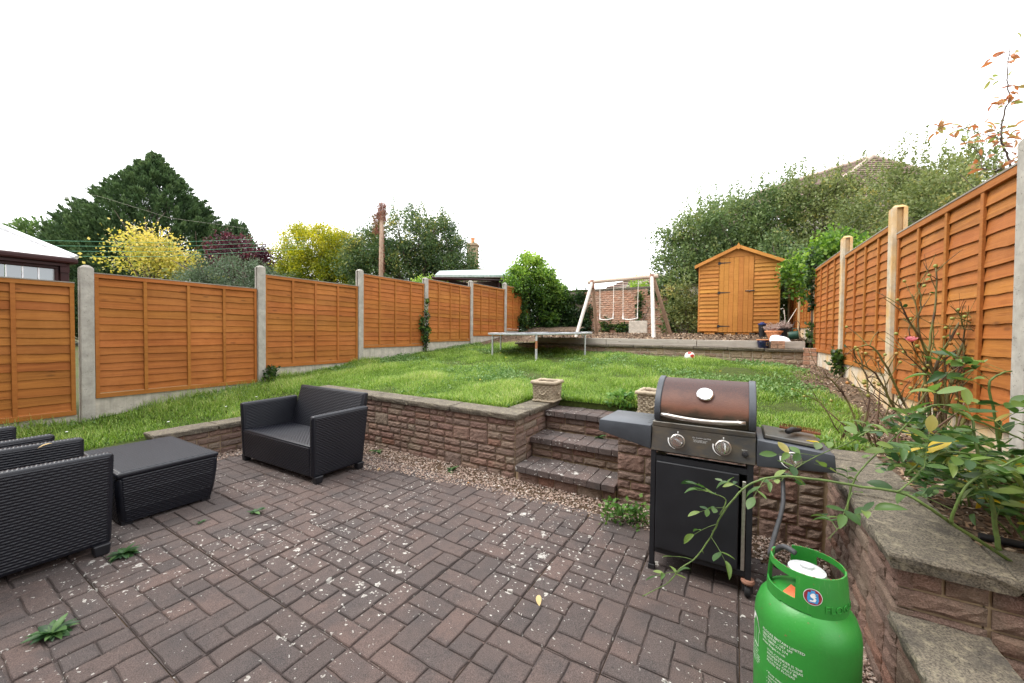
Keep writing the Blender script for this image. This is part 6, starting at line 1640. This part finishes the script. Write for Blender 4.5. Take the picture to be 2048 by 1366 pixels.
tag(link('clover', np_mesh('clover', V, MAT['clover'], np.repeat(g.random(N), 3))), kind='stuff')
# daisies and dandelions
def flower(name, label, cat, group, mat, xy, r_):
    x, y = xy; z = lz(x, y)
    t = thing(name, label, cat, (x, y, z), rnd.uniform(0, 6), group)
    hgt = rnd.uniform(.07, .10); mb = MB(); mb.tube([(0, 0, 0), (0.004, 0, hgt)], .0015, 4, False); mb.build('stem', MAT['cane_green'], t)
    mb = MB(); n = 12; vs = [(0, 0, hgt + .003)]
    for i in range(n): a_ = 2 * PI * i / n; vs.append((r_ * (1 if i % 2 else .75) * math.cos(a_), r_ * (1 if i % 2 else .75) * math.sin(a_), hgt + rnd.uniform(-.002, .005)))
    mb.add(vs, [(0, i + 1, (i + 1) % n + 1) for i in range(n)]); mb.build('flower_head', mat, t)
for x, y, lab in ((-5.9, 1.05, 'white daisy in the grass strip behind the armchairs'), (-5.45, 1.72, 'white daisy in the grass strip left of the coffee table'), (-5.62, 2.35, 'white daisy in the grass strip between coffee table and fence'), (-5.7, 2.75, 'white daisy near the second left fence post'),
                  (-3.2, 6.3, 'white daisy in front of the trampoline legs'), (-2.4, 6.7, 'white daisy right of the trampoline legs'), (-2.9, 5.2, 'white daisy in mid lawn behind the loveseat wall'), (-1.2, 6.9, 'white daisy in the far lawn above the left planter')):
    flower('daisy', lab, 'daisy', 'daisies in the lawn', MAT['daisy'], (x, y), .013)
for x, y, lab in ((-3.9, 6.4, 'yellow dandelion by the front trampoline leg'), (-4.4, 7.0, 'yellow dandelion under the left side of the trampoline'), (-3.1, 4.4, 'yellow dandelion in the lawn just behind the loveseat wall'), (-.2, 6.4, 'yellow dandelion in the lawn above the barbecue lid'), (.35, 7.0, 'yellow dandelion near the bare soil on the right of the lawn'), (-.7, 8.05, 'yellow dandelion right of the football'), (-5.3, 7.4, 'yellow dandelion by the fourth left fence post')):
    flower('dandelion', lab, 'dandelion', 'dandelions in the lawn', MAT['yellow'], (x, y), .016)

# ------------------------------------------------------------------ weeds on the patio
def leaf_mesh(L, W, mat, name='leaf', fold=.25, curl=.12, n=5):
    mb = MB(); rows = []
    for i in range(n + 1):
        u = i / n; w_ = W * .5 * math.sin(PI * min(1, u * .92 + .06)) ** .8 * (1 if u < .98 else .1); z = -curl * L * u * u
        rows.append([(L * u, -w_, z + w_ * fold), (L * u, 0, z), (L * u, w_, z + w_ * fold)])
    mb.grid(rows); return mb.mesh(name, mat, smooth=True)
WL = [leaf_mesh(1, .36, m, 'leaf', .35, .35) for m in (m_leaf('dock_leaf', [(0, (.018, .055, .018)), (.6, (.045, .11, .03)), (1, (.09, .18, .05))], .2, .5, True),)]
def rosette(label, x, y, z, R_, n, tilt=.35, group='weeds in the paving joints'):
    t = thing('weed', label, 'weed', (x, y, z), 0, group)
    for k in range(n):
        o = link('leaf', WL[0], t, (0, 0, .006)); s_ = R_ * rnd.uniform(.55, 1.1)
        o.scale = (s_, s_ * rnd.uniform(.8, 1.3), s_); o.rotation_euler = (rnd.uniform(-.25, .25), -rnd.uniform(.02, .55) if k % 3 else -rnd.uniform(.3, .9), 2 * PI * k / n * 2.4 + rnd.uniform(-.3, .3))
    return t
rosette('dark green dock weed in a paving joint, nearest the camera on the left', -2.66, .42, 0, .085, 46)
rosette('dark green dock weed at the foot of the nearest armchair', -3.24, .80, 0, .078, 42)
rosette('small bright weed in a joint between coffee table and loveseat', -3.15, 1.50, 0, .07, 12)
rosette('tiny weed in a joint beside the coffee table foot', -3.32, 1.22, 0, .04, 8)
rosette('bright weed in the gravel left of the steps', -2.45, 2.98, 0, .10, 14)
rosette('small weed in the gravel behind the loveseat', -3.55, 2.98, 0, .10, 12)
rosette('weed seedling growing on the middle step', -1.18, 3.74, .345, .08, 8)
def bush_weed(label, x, y, z, lobes, n, leaf):
    t = thing('weed', label, 'weed', (x, y, z), 0, 'weeds in the paving joints')
    mb = MB()
    for l in lobes: mb.tube(bez((0, 0, 0), (l[0] * .5, l[1] * .5, l[2] * .8), l[:3], 4), .002, 4)
    mb.build('stems', MAT['cane_green'], t)
    foliage('leaves', t, lobes, n, 26, .03, leaf, LEAF['weed'], 60, asp=.8, tint0=.55)
bush_weed('leafy bright green weed in the gravel beside the left barbecue leg', -.72, 2.86, 0, [(0, 0, .08, .11, .08, .06), (.15, .02, .07, .09, .07, .06), (-.08, -.03, .04, .08, .05, .04)], 330, .034)
bush_weed('grassy green tuft at the lawn edge left of the right planter', -1.05, 4.18, .60, [(0, 0, .07, .16, .08, .07)], 380, .05)
DL = [leaf_mesh(.06, .03, LEAF['deadleaf'], 'dead_leaf', .3, .3)]
for k, (x, y, z, lab) in enumerate(((-3.12, 2.66, .008, 'fallen orange leaf on the gravel right of the loveseat'), (-2.1, 2.80, .012, 'fallen tan leaf on the gravel edge in front of the wall'), (-.88, 1.80, .008, 'curled tan leaf on the pavers in mid patio'), (-3.85, .62, .645, 'dry brown leaf on the armrest of the nearest armchair'))):
    o = tag(link('dead_leaf', DL[0], None, (x, y, z), (rnd.uniform(-.2, .2), 0, rnd.uniform(0, 6))), lab, 'fallen leaf', 'fallen leaves on the patio')

# ------------------------------------------------------------------ rose bushes and russet tree
LEAFY_STEMS = [
  (0.01, 0.0025, [(0.932, 2.091, 0.545), (0.783, 1.987, 0.662), (0.645, 1.89, 0.761), (0.562, 1.824, 0.828), (0.501, 1.827, 0.856), (0.39, 1.8, 0.862), (0.272, 1.77, 0.872), (0.149, 1.727, 0.874), (0.062, 1.704, 0.839), (0.006, 1.681, 0.779), (-0.042, 1.662, 0.697), (-0.061, 1.661, 0.64), (-0.115, 1.638, 0.537), (-0.174, 1.613, 0.481), (-0.215, 1.587, 0.424), (-0.299, 1.537, 0.372)]),
  (0.012, 0.006, [(0.794, 1.979, 0.666), (0.786, 1.988, 0.748), (0.779, 1.997, 0.83), (0.762, 2.001, 0.896), (0.748, 2.025, 1.012), (0.75, 2.058, 1.1)]),
  (0.009, 0.004, [(0.898, 2.256, 0.949), (0.878, 2.249, 1.095), (0.855, 2.239, 1.213), (0.892, 2.261, 1.256), (0.932, 2.285, 1.269)]),
  (0.008, 0.004, [(0.64, 1.867, 0.768), (0.645, 1.853, 0.836), (0.675, 1.854, 0.919), (0.763, 1.888, 0.983), (0.82, 1.865, 1.048)]),
  (0.006, 0.003, [(0.38, 1.944, 0.654), (0.394, 1.956, 0.786), (0.43, 1.979, 0.875), (0.542, 2.049, 1.009), (0.634, 2.087, 1.123), (0.709, 2.112, 1.135), (0.784, 2.135, 1.093)]),
  (0.005, 0.0015, [(0.545, 2.051, 1.017), (0.457, 1.999, 1.028), (0.39, 1.959, 0.982), (0.307, 1.908, 0.942), (0.208, 1.838, 0.883), (0.158, 1.795, 0.836)]),
  (0.006, 0.003, [(0.548, 1.933, 0.897), (0.591, 1.931, 0.957), (0.664, 1.946, 0.994), (0.734, 1.958, 0.988), (0.889, 2.02, 0.968)]),
  (0.003, 0.0012, [(0.38, 1.855, 0.819), (0.357, 1.832, 0.757), (0.341, 1.814, 0.701), (0.301, 1.781, 0.656)]),
  (0.004, 0.0015, [(-0.042, 1.639, 0.716), (-0.023, 1.652, 0.773), (-0.052, 1.636, 0.792), (-0.079, 1.62, 0.801)]),
  (0.006, 0.003, [(0.75, 2.058, 1.1), (0.827, 2.082, 1.065), (0.891, 2.1, 1.034), (0.945, 2.111, 0.995)]),
  (0.004, 0.0015, [(0.492, 1.818, 0.857), (0.553, 1.863, 0.916), (0.578, 1.887, 0.958), (0.561, 1.886, 1.017)]),
]
BARE_CANES = [
  (0.014, 0.004, [(1.28, 3.922, 0.586), (1.255, 3.902, 0.948), (1.223, 3.875, 1.163), (1.261, 3.887, 1.306), (1.413, 3.97, 1.619), (1.465, 4.004, 1.75)]),
  (0.012, 0.003, [(1.22, 3.829, 0.618), (1.199, 3.815, 1.096), (1.135, 3.769, 1.306), (1.011, 3.688, 1.542), (0.956, 3.644, 1.652)]),
  (0.012, 0.003, [(1.201, 3.82, 0.671), (1.155, 3.819, 1.092), (1.186, 3.858, 1.341), (1.222, 3.902, 1.663), (1.228, 3.928, 1.908)]),
  (0.012, 0.004, [(1.261, 3.856, 0.707), (1.296, 3.858, 1.099), (1.35, 3.868, 1.345), (1.452, 3.903, 1.518), (1.541, 3.93, 1.64)]),
  (0.014, 0.004, [(1.263, 3.74, 0.665), (1.378, 3.792, 0.942), (1.476, 3.832, 1.148), (1.506, 3.832, 1.349), (1.542, 3.834, 1.515), (1.51, 3.796, 1.645)]),
  (0.01, 0.003, [(1.159, 3.794, 0.653), (1.016, 3.718, 0.951), (0.888, 3.651, 1.225), (0.816, 3.611, 1.33), (0.756, 3.575, 1.322)]),
  (0.01, 0.003, [(1.123, 3.715, 0.649), (0.947, 3.619, 0.907), (0.823, 3.552, 1.148), (0.696, 3.48, 1.226)]),
  (0.008, 0.003, [(0.791, 3.694, 0.639), (0.727, 3.682, 0.891), (0.626, 3.647, 1.053), (0.555, 3.625, 1.106)]),
  (0.008, 0.003, [(0.797, 3.698, 0.675), (0.852, 3.776, 0.926), (0.832, 3.808, 1.108), (0.792, 3.828, 1.293)]),
  (0.008, 0.0025, [(1.487, 3.827, 1.182), (1.567, 3.857, 1.267), (1.591, 3.856, 1.384), (1.609, 3.849, 1.466)]),
  (0.007, 0.0025, [(1.293, 3.827, 1.067), (1.341, 3.84, 1.242), (1.337, 3.824, 1.448), (1.288, 3.779, 1.583)]),
  (0.007, 0.0025, [(1.197, 3.831, 1.165), (1.1, 3.781, 1.446), (1.114, 3.795, 1.64), (1.09, 3.785, 1.781)]),
  (0.01, 0.004, [(1.28, 3.866, 0.672), (1.264, 3.862, 0.883), (1.277, 3.876, 1.095), (1.268, 3.875, 1.254)]),
  (0.007, 0.0025, [(0.968, 3.569, 0.764), (1.081, 3.641, 0.969), (1.195, 3.712, 1.106), (1.325, 3.791, 1.21)]),
  (0.006, 0.002, [(1.47, 3.821, 1.315), (1.374, 3.789, 1.481), (1.325, 3.78, 1.515), (1.259, 3.761, 1.532)]),
]
RUST_BRANCHES = [
  (0.018, 0.006, [(2.773, 6.78, 2.982), (2.682, 6.751, 3.388), (2.625, 6.735, 3.566), (2.589, 6.73, 3.699), (2.603, 6.755, 3.838), (2.645, 6.799, 4.077), (2.69, 6.841, 4.172), (2.668, 6.846, 4.354), (2.679, 6.873, 4.643), (2.698, 6.901, 4.793)]),
  (0.008, 0.003, [(2.57, 6.68, 3.681), (2.438, 6.662, 3.752), (2.312, 6.648, 3.824), (2.157, 6.617, 3.902), (2.031, 6.601, 3.91)]),
  (0.008, 0.003, [(2.676, 6.733, 3.349), (2.586, 6.738, 3.352), (2.448, 6.716, 3.39), (2.446, 6.778, 3.578), (2.315, 6.763, 3.739), (2.154, 6.731, 3.902), (2.085, 6.751, 4.001)]),
  (0.006, 0.003, [(2.602, 6.696, 3.584), (2.679, 6.684, 3.628), (2.791, 6.695, 3.723)]),
  (0.005, 0.002, [(2.621, 6.721, 4.073), (2.723, 6.784, 4.189), (2.845, 6.858, 4.277)]),
]

RL = [leaf_mesh(1, w_, LEAF['rose'], 'leaf', f_, c_, 6) for w_, f_, c_ in ((.52, .25, .15), (.44, .5, .35), (.58, .15, .1), (.48, .4, -.1), (.42, .7, .5))]
RUL = [leaf_mesh(1, w_, LEAF['russet'], 'leaf', f_, c_, 5) for w_, f_, c_ in ((.40, .3, .3), (.46, .5, .15), (.36, .6, .4))]
def orient(p, d, up, s, roll=0.0):
    d = d.normalized(); y = up.cross(d)
    if y.length < 1e-3: y = Vector((1, 0, 0)).cross(d)
    y.normalize(); z = d.cross(y)
    M = Matrix(((d.x, y.x, z.x, p.x), (d.y, y.y, z.y, p.y), (d.z, y.z, z.z, p.z), (0, 0, 0, 1)))
    return M @ Matrix.Rotation(roll, 4, 'X') @ Matrix.Diagonal((s, s, s, 1))
def smooth_path(pts, k=4):
    out = []; n = len(pts)
    for i in range(n - 1):
        p0, p1, p2, p3 = (Vector(pts[max(0, min(n - 1, i + q))]) for q in (-1, 0, 1, 2))
        for u in range(k):
            u /= k; out.append(.5 * ((2 * p1) + (p2 - p0) * u + (2 * p0 - 5 * p1 + 4 * p2 - p3) * u * u + (3 * p1 - p0 - 3 * p2 + p3) * u ** 3))
    out.append(Vector(pts[-1])); return out
def knobbly(pts, a): return [p + Vector((rnd.uniform(-a, a), rnd.uniform(-a, a), rnd.uniform(-a, a))) for p in pts]

lr = thing('rose_bush', 'leafy green rose arching over the raised bed and in front of the barbecue', 'rose bush', (1.05, 2.2, .58))
lo = Vector(lr.location); count = 0
def compound(parent, p, d, off, size, nl):
    """one rose leaf: a stalk with paired leaflets"""
    global count
    d = d.normalized(); mb = MB(); L_ = size * (1.1 + .55 * nl / 2)
    up = Vector((rnd.uniform(-.4, .4), rnd.uniform(-.4, .4), 1)).normalized()
    q = [p + d * L_ * u + Vector((0, 0, -L_ * .22 * u * u)) for u in (0, .35, .7, 1)]
    mb.tube([x - off for x in q], [.0012, .0007], 4, False); mb.build('leaf_stalk', MAT['cane_green'], parent)
    side = d.cross(up).normalized()
    spots = [(q[3], d + Vector((0, 0, -.3)), 1.1)]
    for i in range((nl - 1) // 2):
        c = q[2].lerp(q[1], i * .75) if i < 2 else q[1]
        for s_ in (-1, 1): spots.append((c, d * .55 + side * s_ + Vector((0, 0, rnd.uniform(-.35, .15))), 1.0 - .1 * i))
    for c, dd, sc in spots:
        if count >= 296 or rnd.random() < .06: continue
        count += 1; o = link('leaf', rnd.choice(RL), parent)
        o.matrix_basis = orient(c - off, dd, up, size * sc * rnd.uniform(.85, 1.15), rnd.uniform(-.6, .6))
paths = []
for k, (r0, r1, pts) in enumerate(LEAFY_STEMS):
    sp = smooth_path(pts, 4); paths.append(sp)
    mb = MB(); mb.tube([p - lo for p in knobbly(sp, .0012)], [.66 * (r0 + (r1 - r0) * (i / (len(sp) - 1)) ** .8) for i in range(len(sp))], 8)
    for i in range(2, len(sp) - 1, 3):
        d_ = Vector((rnd.uniform(-1, 1), rnd.uniform(-1, 1), rnd.uniform(-1, 1))).normalized() * (.006 + r0 * .6)
        mb.tube([sp[i] - lo, sp[i] + d_ - lo], [.0018, .0003], 4, False)
    mb.build('cane', MAT['cane_green'], lr, smooth=True)
plan = [(0, 9, .042, 62), (1, 5, .062, 14), (2, 7, .068, 99), (3, 5, .062, 99), (4, 8, .062, 99), (5, 6, .056, 99), (6, 9, .062, 99), (7, 3, .056, 99), (8, 2, .042, 99), (9, 7, .068, 99), (10, 3, .058, 99)]
for k, n, sz, _ in plan:
    sp = paths[k]
    for i in range(n):
        u = (.18 + .8 * (i + rnd.uniform(.1, .9)) / n) if k else (.42 + .56 * (i + .5) / n)
        j = min(len(sp) - 2, int(u * (len(sp) - 1))); tdir = (sp[j + 1] - sp[j]).normalized()
        d_ = (tdir * .35 + Vector((rnd.uniform(-1, .5), rnd.uniform(-.6, .6), rnd.uniform(-.15, .5)))).normalized()
        compound(lr, sp[j].copy(), d_, lo, sz * rnd.uniform(.85, 1.15), rnd.choice((3, 5, 5, 5)) if k else rnd.choice((3, 3, 5)))
# the thick tangle of leaves behind, in the bed against the fence: joined, past the count of single leaves
g = np.random.default_rng(91); pv, dv = [], []
mb = MB()
for k in range(17):
    a0_ = Vector((rnd.uniform(.88, 1.30), rnd.uniform(2.0, 2.9), .56)); lean = Vector((rnd.uniform(-.45, .05), rnd.uniform(-.35, .25), rnd.uniform(.18, .46)))
    q = smooth_path(bez(a0_, a0_ + lean * .6 + Vector((0, 0, .12)), a0_ + lean, 5), 2)
    mb.tube([p - lo for p in q], [.0045, .0015], 5)
    for i in range(3, len(q)):
        for s_ in range(2):
            d_ = Vector((rnd.uniform(-1, 1), rnd.uniform(-1, 1), rnd.uniform(-.2, .5))).normalized()
            for u in (.03, .055, .055, .08, .08, .10):
                pv.append(q[i] + d_ * u - lo); dv.append(d_ + Vector((rnd.uniform(-1, 1), rnd.uniform(-1, 1), rnd.uniform(-.6, .3))))
mb.build('thin_canes', MAT['cane_green'], lr, smooth=True)
PV, DV = np.array([tuple(p) for p in pv]), unit(np.array([tuple(d) for d in dv]))
wv_ = unit(np.cross(DV, np.array([[0, 0, 1.0]]) + g.normal(size=PV.shape) * .5)); nn = np.cross(DV, wv_)
sz_ = g.uniform(.042, .072, (len(PV), 1)); c1, c2 = PV + DV * sz_ * .33 - nn * sz_ * .05, PV + DV * sz_ * .72 - nn * sz_ * .04
L6 = np.stack([PV, c1 + wv_ * sz_ * .23 + nn * sz_ * .06, c2 + wv_ * sz_ * .19 + nn * sz_ * .06, PV + DV * sz_], 1); R6 = np.stack([PV, PV + DV * sz_, c2 - wv_ * sz_ * .19 + nn * sz_ * .06, c1 - wv_ * sz_ * .23 + nn * sz_ * .06], 1)
tt = g.random(len(PV)); o = link('foliage', np_mesh('foliage', np.concatenate([L6, R6]), m_leaf('rose_foliage', [(0, (.020, .055, .018)), (.45, (.050, .110, .028)), (.8, (.10, .175, .042)), (.95, (.17, .24, .07)), (1, (.55, .42, .05))], .35, .4), np.concatenate([tt, tt])), lr); o['kind'] = 'stuff'
mb = MB()
for a_, b_, r_ in (((.0, .45, 0), (.02, .5, .12), .045), ((.02, .5, .10), (.0, .48, .20), .032), ((.03, .5, .09), (.12, .55, .22), .022), ((.02, .5, .05), (-.07, .45, .12), .014), ((.04, .52, .06), (.16, .45, .14), .016)):
    mb.tube([Vector(a_), (Vector(a_) + Vector(b_)) / 2 + Vector((.006, 0, .004)), Vector(b_)], [r_, r_ * .9, r_ * .8], 8)
mb.build('stump', MAT['cane_brown'], lr, smooth=True)

br = thing('bare_rose', 'bare rose bush with green hips and one pink bloom before the right fence', 'rose bush', (.98, 3.55, .60))
bo = Vector(br.location)
HIP = MB().lathe([(.0, -.010), (.007, -.008), (.0105, 0), (.0085, .008), (.004, .011), (.0, .011)], 10, cap=False).mesh('rose_hip', LEAF and MAT['hip'], smooth=True)
tips = []
extra = []
for r0, r1, pts in BARE_CANES:
    ox, oy, sc_ = rnd.gauss(0, .07), rnd.gauss(0, .06), rnd.uniform(.6, .95)
    b0 = pts[0]
    extra.append((r0 * .6, r1 * .8, [(b0[0] + (x - b0[0]) * rnd.uniform(.7, 1.2) + ox, b0[1] + (y - b0[1]) * sc_ + oy, b0[2] + (z - b0[2]) * sc_) for x, y, z in pts]))
for r0, r1, pts in BARE_CANES + extra:
    sp = smooth_path(pts, 4); mb = MB()
    sp = knobbly(sp, .006)
    mb.tube([p - bo for p in sp], [r0 * .95 + (r1 * 1.3 - r0 * .95) * i / (len(sp) - 1) for i in range(len(sp))], 6)
    tips.append((sp[-1], sp[-1] - sp[-3]))
    for i in range(1, len(sp) - 1):
        if rnd.random() < .55:
            d_ = (Vector((rnd.uniform(-1, 1), rnd.uniform(-.7, .7), rnd.uniform(.1, 1))) + (sp[i + 1] - sp[i]).normalized() * .6).normalized()
            L_ = rnd.uniform(.05, .24); e = sp[i] + d_ * L_
            q = bez(sp[i], sp[i] + d_ * L_ * .5 + Vector((rnd.uniform(-.02, .02), 0, rnd.uniform(-.02, .03))), e, 4)
            mb.tube([p - bo for p in q], [r1 * 1.1, r1 * .6], 5, False)
            if rnd.random() < .40: tips.append((e, e - q[2]))
            if rnd.random() < .5:
                e2 = q[2] + (d_ + Vector((rnd.uniform(-.8, .8), rnd.uniform(-.5, .5), rnd.uniform(0, .8)))).normalized() * L_ * .55
                mb.tube([q[2] - bo, e2 - bo], [r1 * .6, r1 * .35], 4, False)
                if rnd.random() < .3: tips.append((e2, e2 - q[2]))
        th_ = Vector((rnd.uniform(-1, 1), rnd.uniform(-1, 1), rnd.uniform(-.3, .6))).normalized() * .012
        mb.tube([sp[i] - bo, sp[i] + th_ - bo], [.0022, .0004], 4, False)
    mb.build('cane', MAT['cane_bare'], br, smooth=True)
mb = MB()
for k in range(26):
    a_ = rnd.uniform(0, 6.28); x, y = rnd.gauss(0, .13), rnd.gauss(-.05, .16); h_ = rnd.uniform(.12, .5)
    p0 = Vector((x, y, -.03)); mb.tube([p0, p0 + Vector((rnd.uniform(-.06, .06), rnd.uniform(-.05, .05), h_ * .5)), p0 + Vector((rnd.uniform(-.14, .14), rnd.uniform(-.1, .1), h_))], [rnd.uniform(.006, .014), .003], 5)
mb.build('old_stems', MAT['cane_brown'], br, smooth=True)
for p, d_ in tips:
    if rnd.random() < .62:
        o = link('rose_hip', HIP, br); o.matrix_basis = orient(p - bo, d_, Vector((.3, .2, 1)), rnd.uniform(.8, 1.25)) @ Matrix.Rotation(PI / 2, 4, 'Y')
bloom = link('bloom', None, br); bloom.location = Vector((1.059, 3.755, 1.361)) - bo
PT = leaf_mesh(.05, .05, MAT['petal'], 'petal', .35, -.35, 5)
for k in range(14):
    o = link('petal', PT, bloom); o.rotation_euler = (0, -.35 - (k // 5) * .45, k * 2.4); o.scale = (1 - .15 * (k // 5),) * 3
def few_leaves(parent, off, spots, sz):
    for p in spots:
        o = link('leaf', rnd.choice(RL), parent); o.matrix_basis = orient(Vector(p) - off, Vector((rnd.uniform(-1, 1), rnd.uniform(-1, 1), rnd.uniform(-.6, .4))), Vector((0, 0, 1)), sz * rnd.uniform(.7, 1.2), rnd.uniform(-1, 1))
few_leaves(br, bo, [(t_[0].x + rnd.uniform(-.06, .06), t_[0].y + rnd.uniform(-.06, .06), t_[0].z - rnd.uniform(.02, .35)) for t_ in tips[:26]], .035)
lowleaf = [(rnd.gauss(.98, .16), rnd.gauss(3.1, .4), .60 + rnd.random() * .16) for _ in range(90)]
few_leaves(br, bo, lowleaf, .05)

rt = thing('russet_tree', 'slender tree with sparse russet leaves rising over the right fence', 'tree', (2.6, 3.9, .4)); ro = Vector(rt.location)
tr0 = Vector(RUST_BRANCHES[0][2][0])
mb = MB(); mb.tube([Vector((0, 0, 0)), Vector((-.02, .03, 1.0)), tr0 - ro], [.05, .035, .018], 8); mb.build('trunk', MAT['bark'], rt, smooth=True)
nleaf = 0
for k, (r0, r1, pts) in enumerate(RUST_BRANCHES):
    sp = smooth_path(pts, 5); mb = MB(); sp = knobbly(sp, .006)
    mb.tube([p - ro for p in sp], [r0 * .62 + (r1 * .7 - r0 * .62) * i / (len(sp) - 1) for i in range(len(sp))], 6)
    for i in range(4 if k else 8, len(sp)):
        for _ in range(2 if k else 3):
            if rnd.random() < (.66 if k else .60): continue
            d_ = Vector((rnd.uniform(-1, 1), rnd.uniform(-.8, .8), rnd.uniform(-.35, .55))).normalized(); L_ = rnd.uniform(.03, .16)
            e = sp[i] + d_ * L_; mb.tube([sp[i] - ro, e - ro], [.0028, .0012], 4, False)
            for q_ in range(rnd.choice((1, 2, 3))):
                o = link('leaf', rnd.choice(RUL), rt); nleaf += 1
                dd = d_ + Vector((rnd.uniform(-.9, .9), rnd.uniform(-.9, .9), rnd.uniform(-.9, .3)))
                o.matrix_basis = orient(sp[i] + d_ * L_ * (1 - .3 * q_) - ro, dd, Vector((0, 0, 1)), rnd.uniform(.065, .105), rnd.uniform(-1.2, 1.2))
    mb.build('branch', MAT['bark'], rt, smooth=True)
# black pipe stub lying in the rose bed
pb = MB(); pb.tube([(0, 0, 0), (.13, -.02, .004)], .014, 12); pb.tube([(.128, -.02, .004), (.14, -.022, .004)], .0145, 12)
o = tag(link('hose_end', pb.mesh('hose_end', MAT['black_rubber'], smooth=.6), None, (.86, 2.28, .595)), 'short black hose end lying in the rose bed behind the coping', 'hose end')

# ------------------------------------------------------------------ the house this garden belongs to, at the viewer's back
hs_ = thing('house', 'plain two storey brick house whose back wall faces the patio', 'house', (-2.6, -1.9, -.2))
mb = MB(); mb.box(-7.2, 2.0, -9.5, -1.9, -.2, 5.2); o = mb.build('wall', MAT['block'], hs_); o.location = -Vector(hs_.location)
mb = MB(); mb.prism([(-1.55, 5.15), (-9.9, 5.15), (-5.7, 8.0)], -7.4, 2.2, Matrix(((0, 1, 0, 0), (1, 0, 0, 0), (0, 0, 1, 0), (0, 0, 0, 1)))); o = mb.build('roof', MAT['rooftile'], hs_); o.location = -Vector(hs_.location)
for x0, x1, z0, z1 in ((-4.6, -2.4, 0, 2.15), (-.6, .9, 1.0, 2.2), (-5.8, -4.2, 3.0, 4.3), (-1.2, .4, 3.0, 4.3)):
    mb = MB(); mb.box(x0, x1, -1.93, -1.86, z0, z1); fr = mb.build('window', MAT['seat_white'], hs_, bevel=.01); fr.location = -Vector(hs_.location)
    mb = MB(); mb.box(x0 + .07, (x0 + x1) / 2 - .03, -1.92, -1.852, z0 + .07, z1 - .07); mb.box((x0 + x1) / 2 + .03, x1 - .07, -1.92, -1.852, z0 + .07, z1 - .07); mb.build('pane', MAT['glass'], fr)
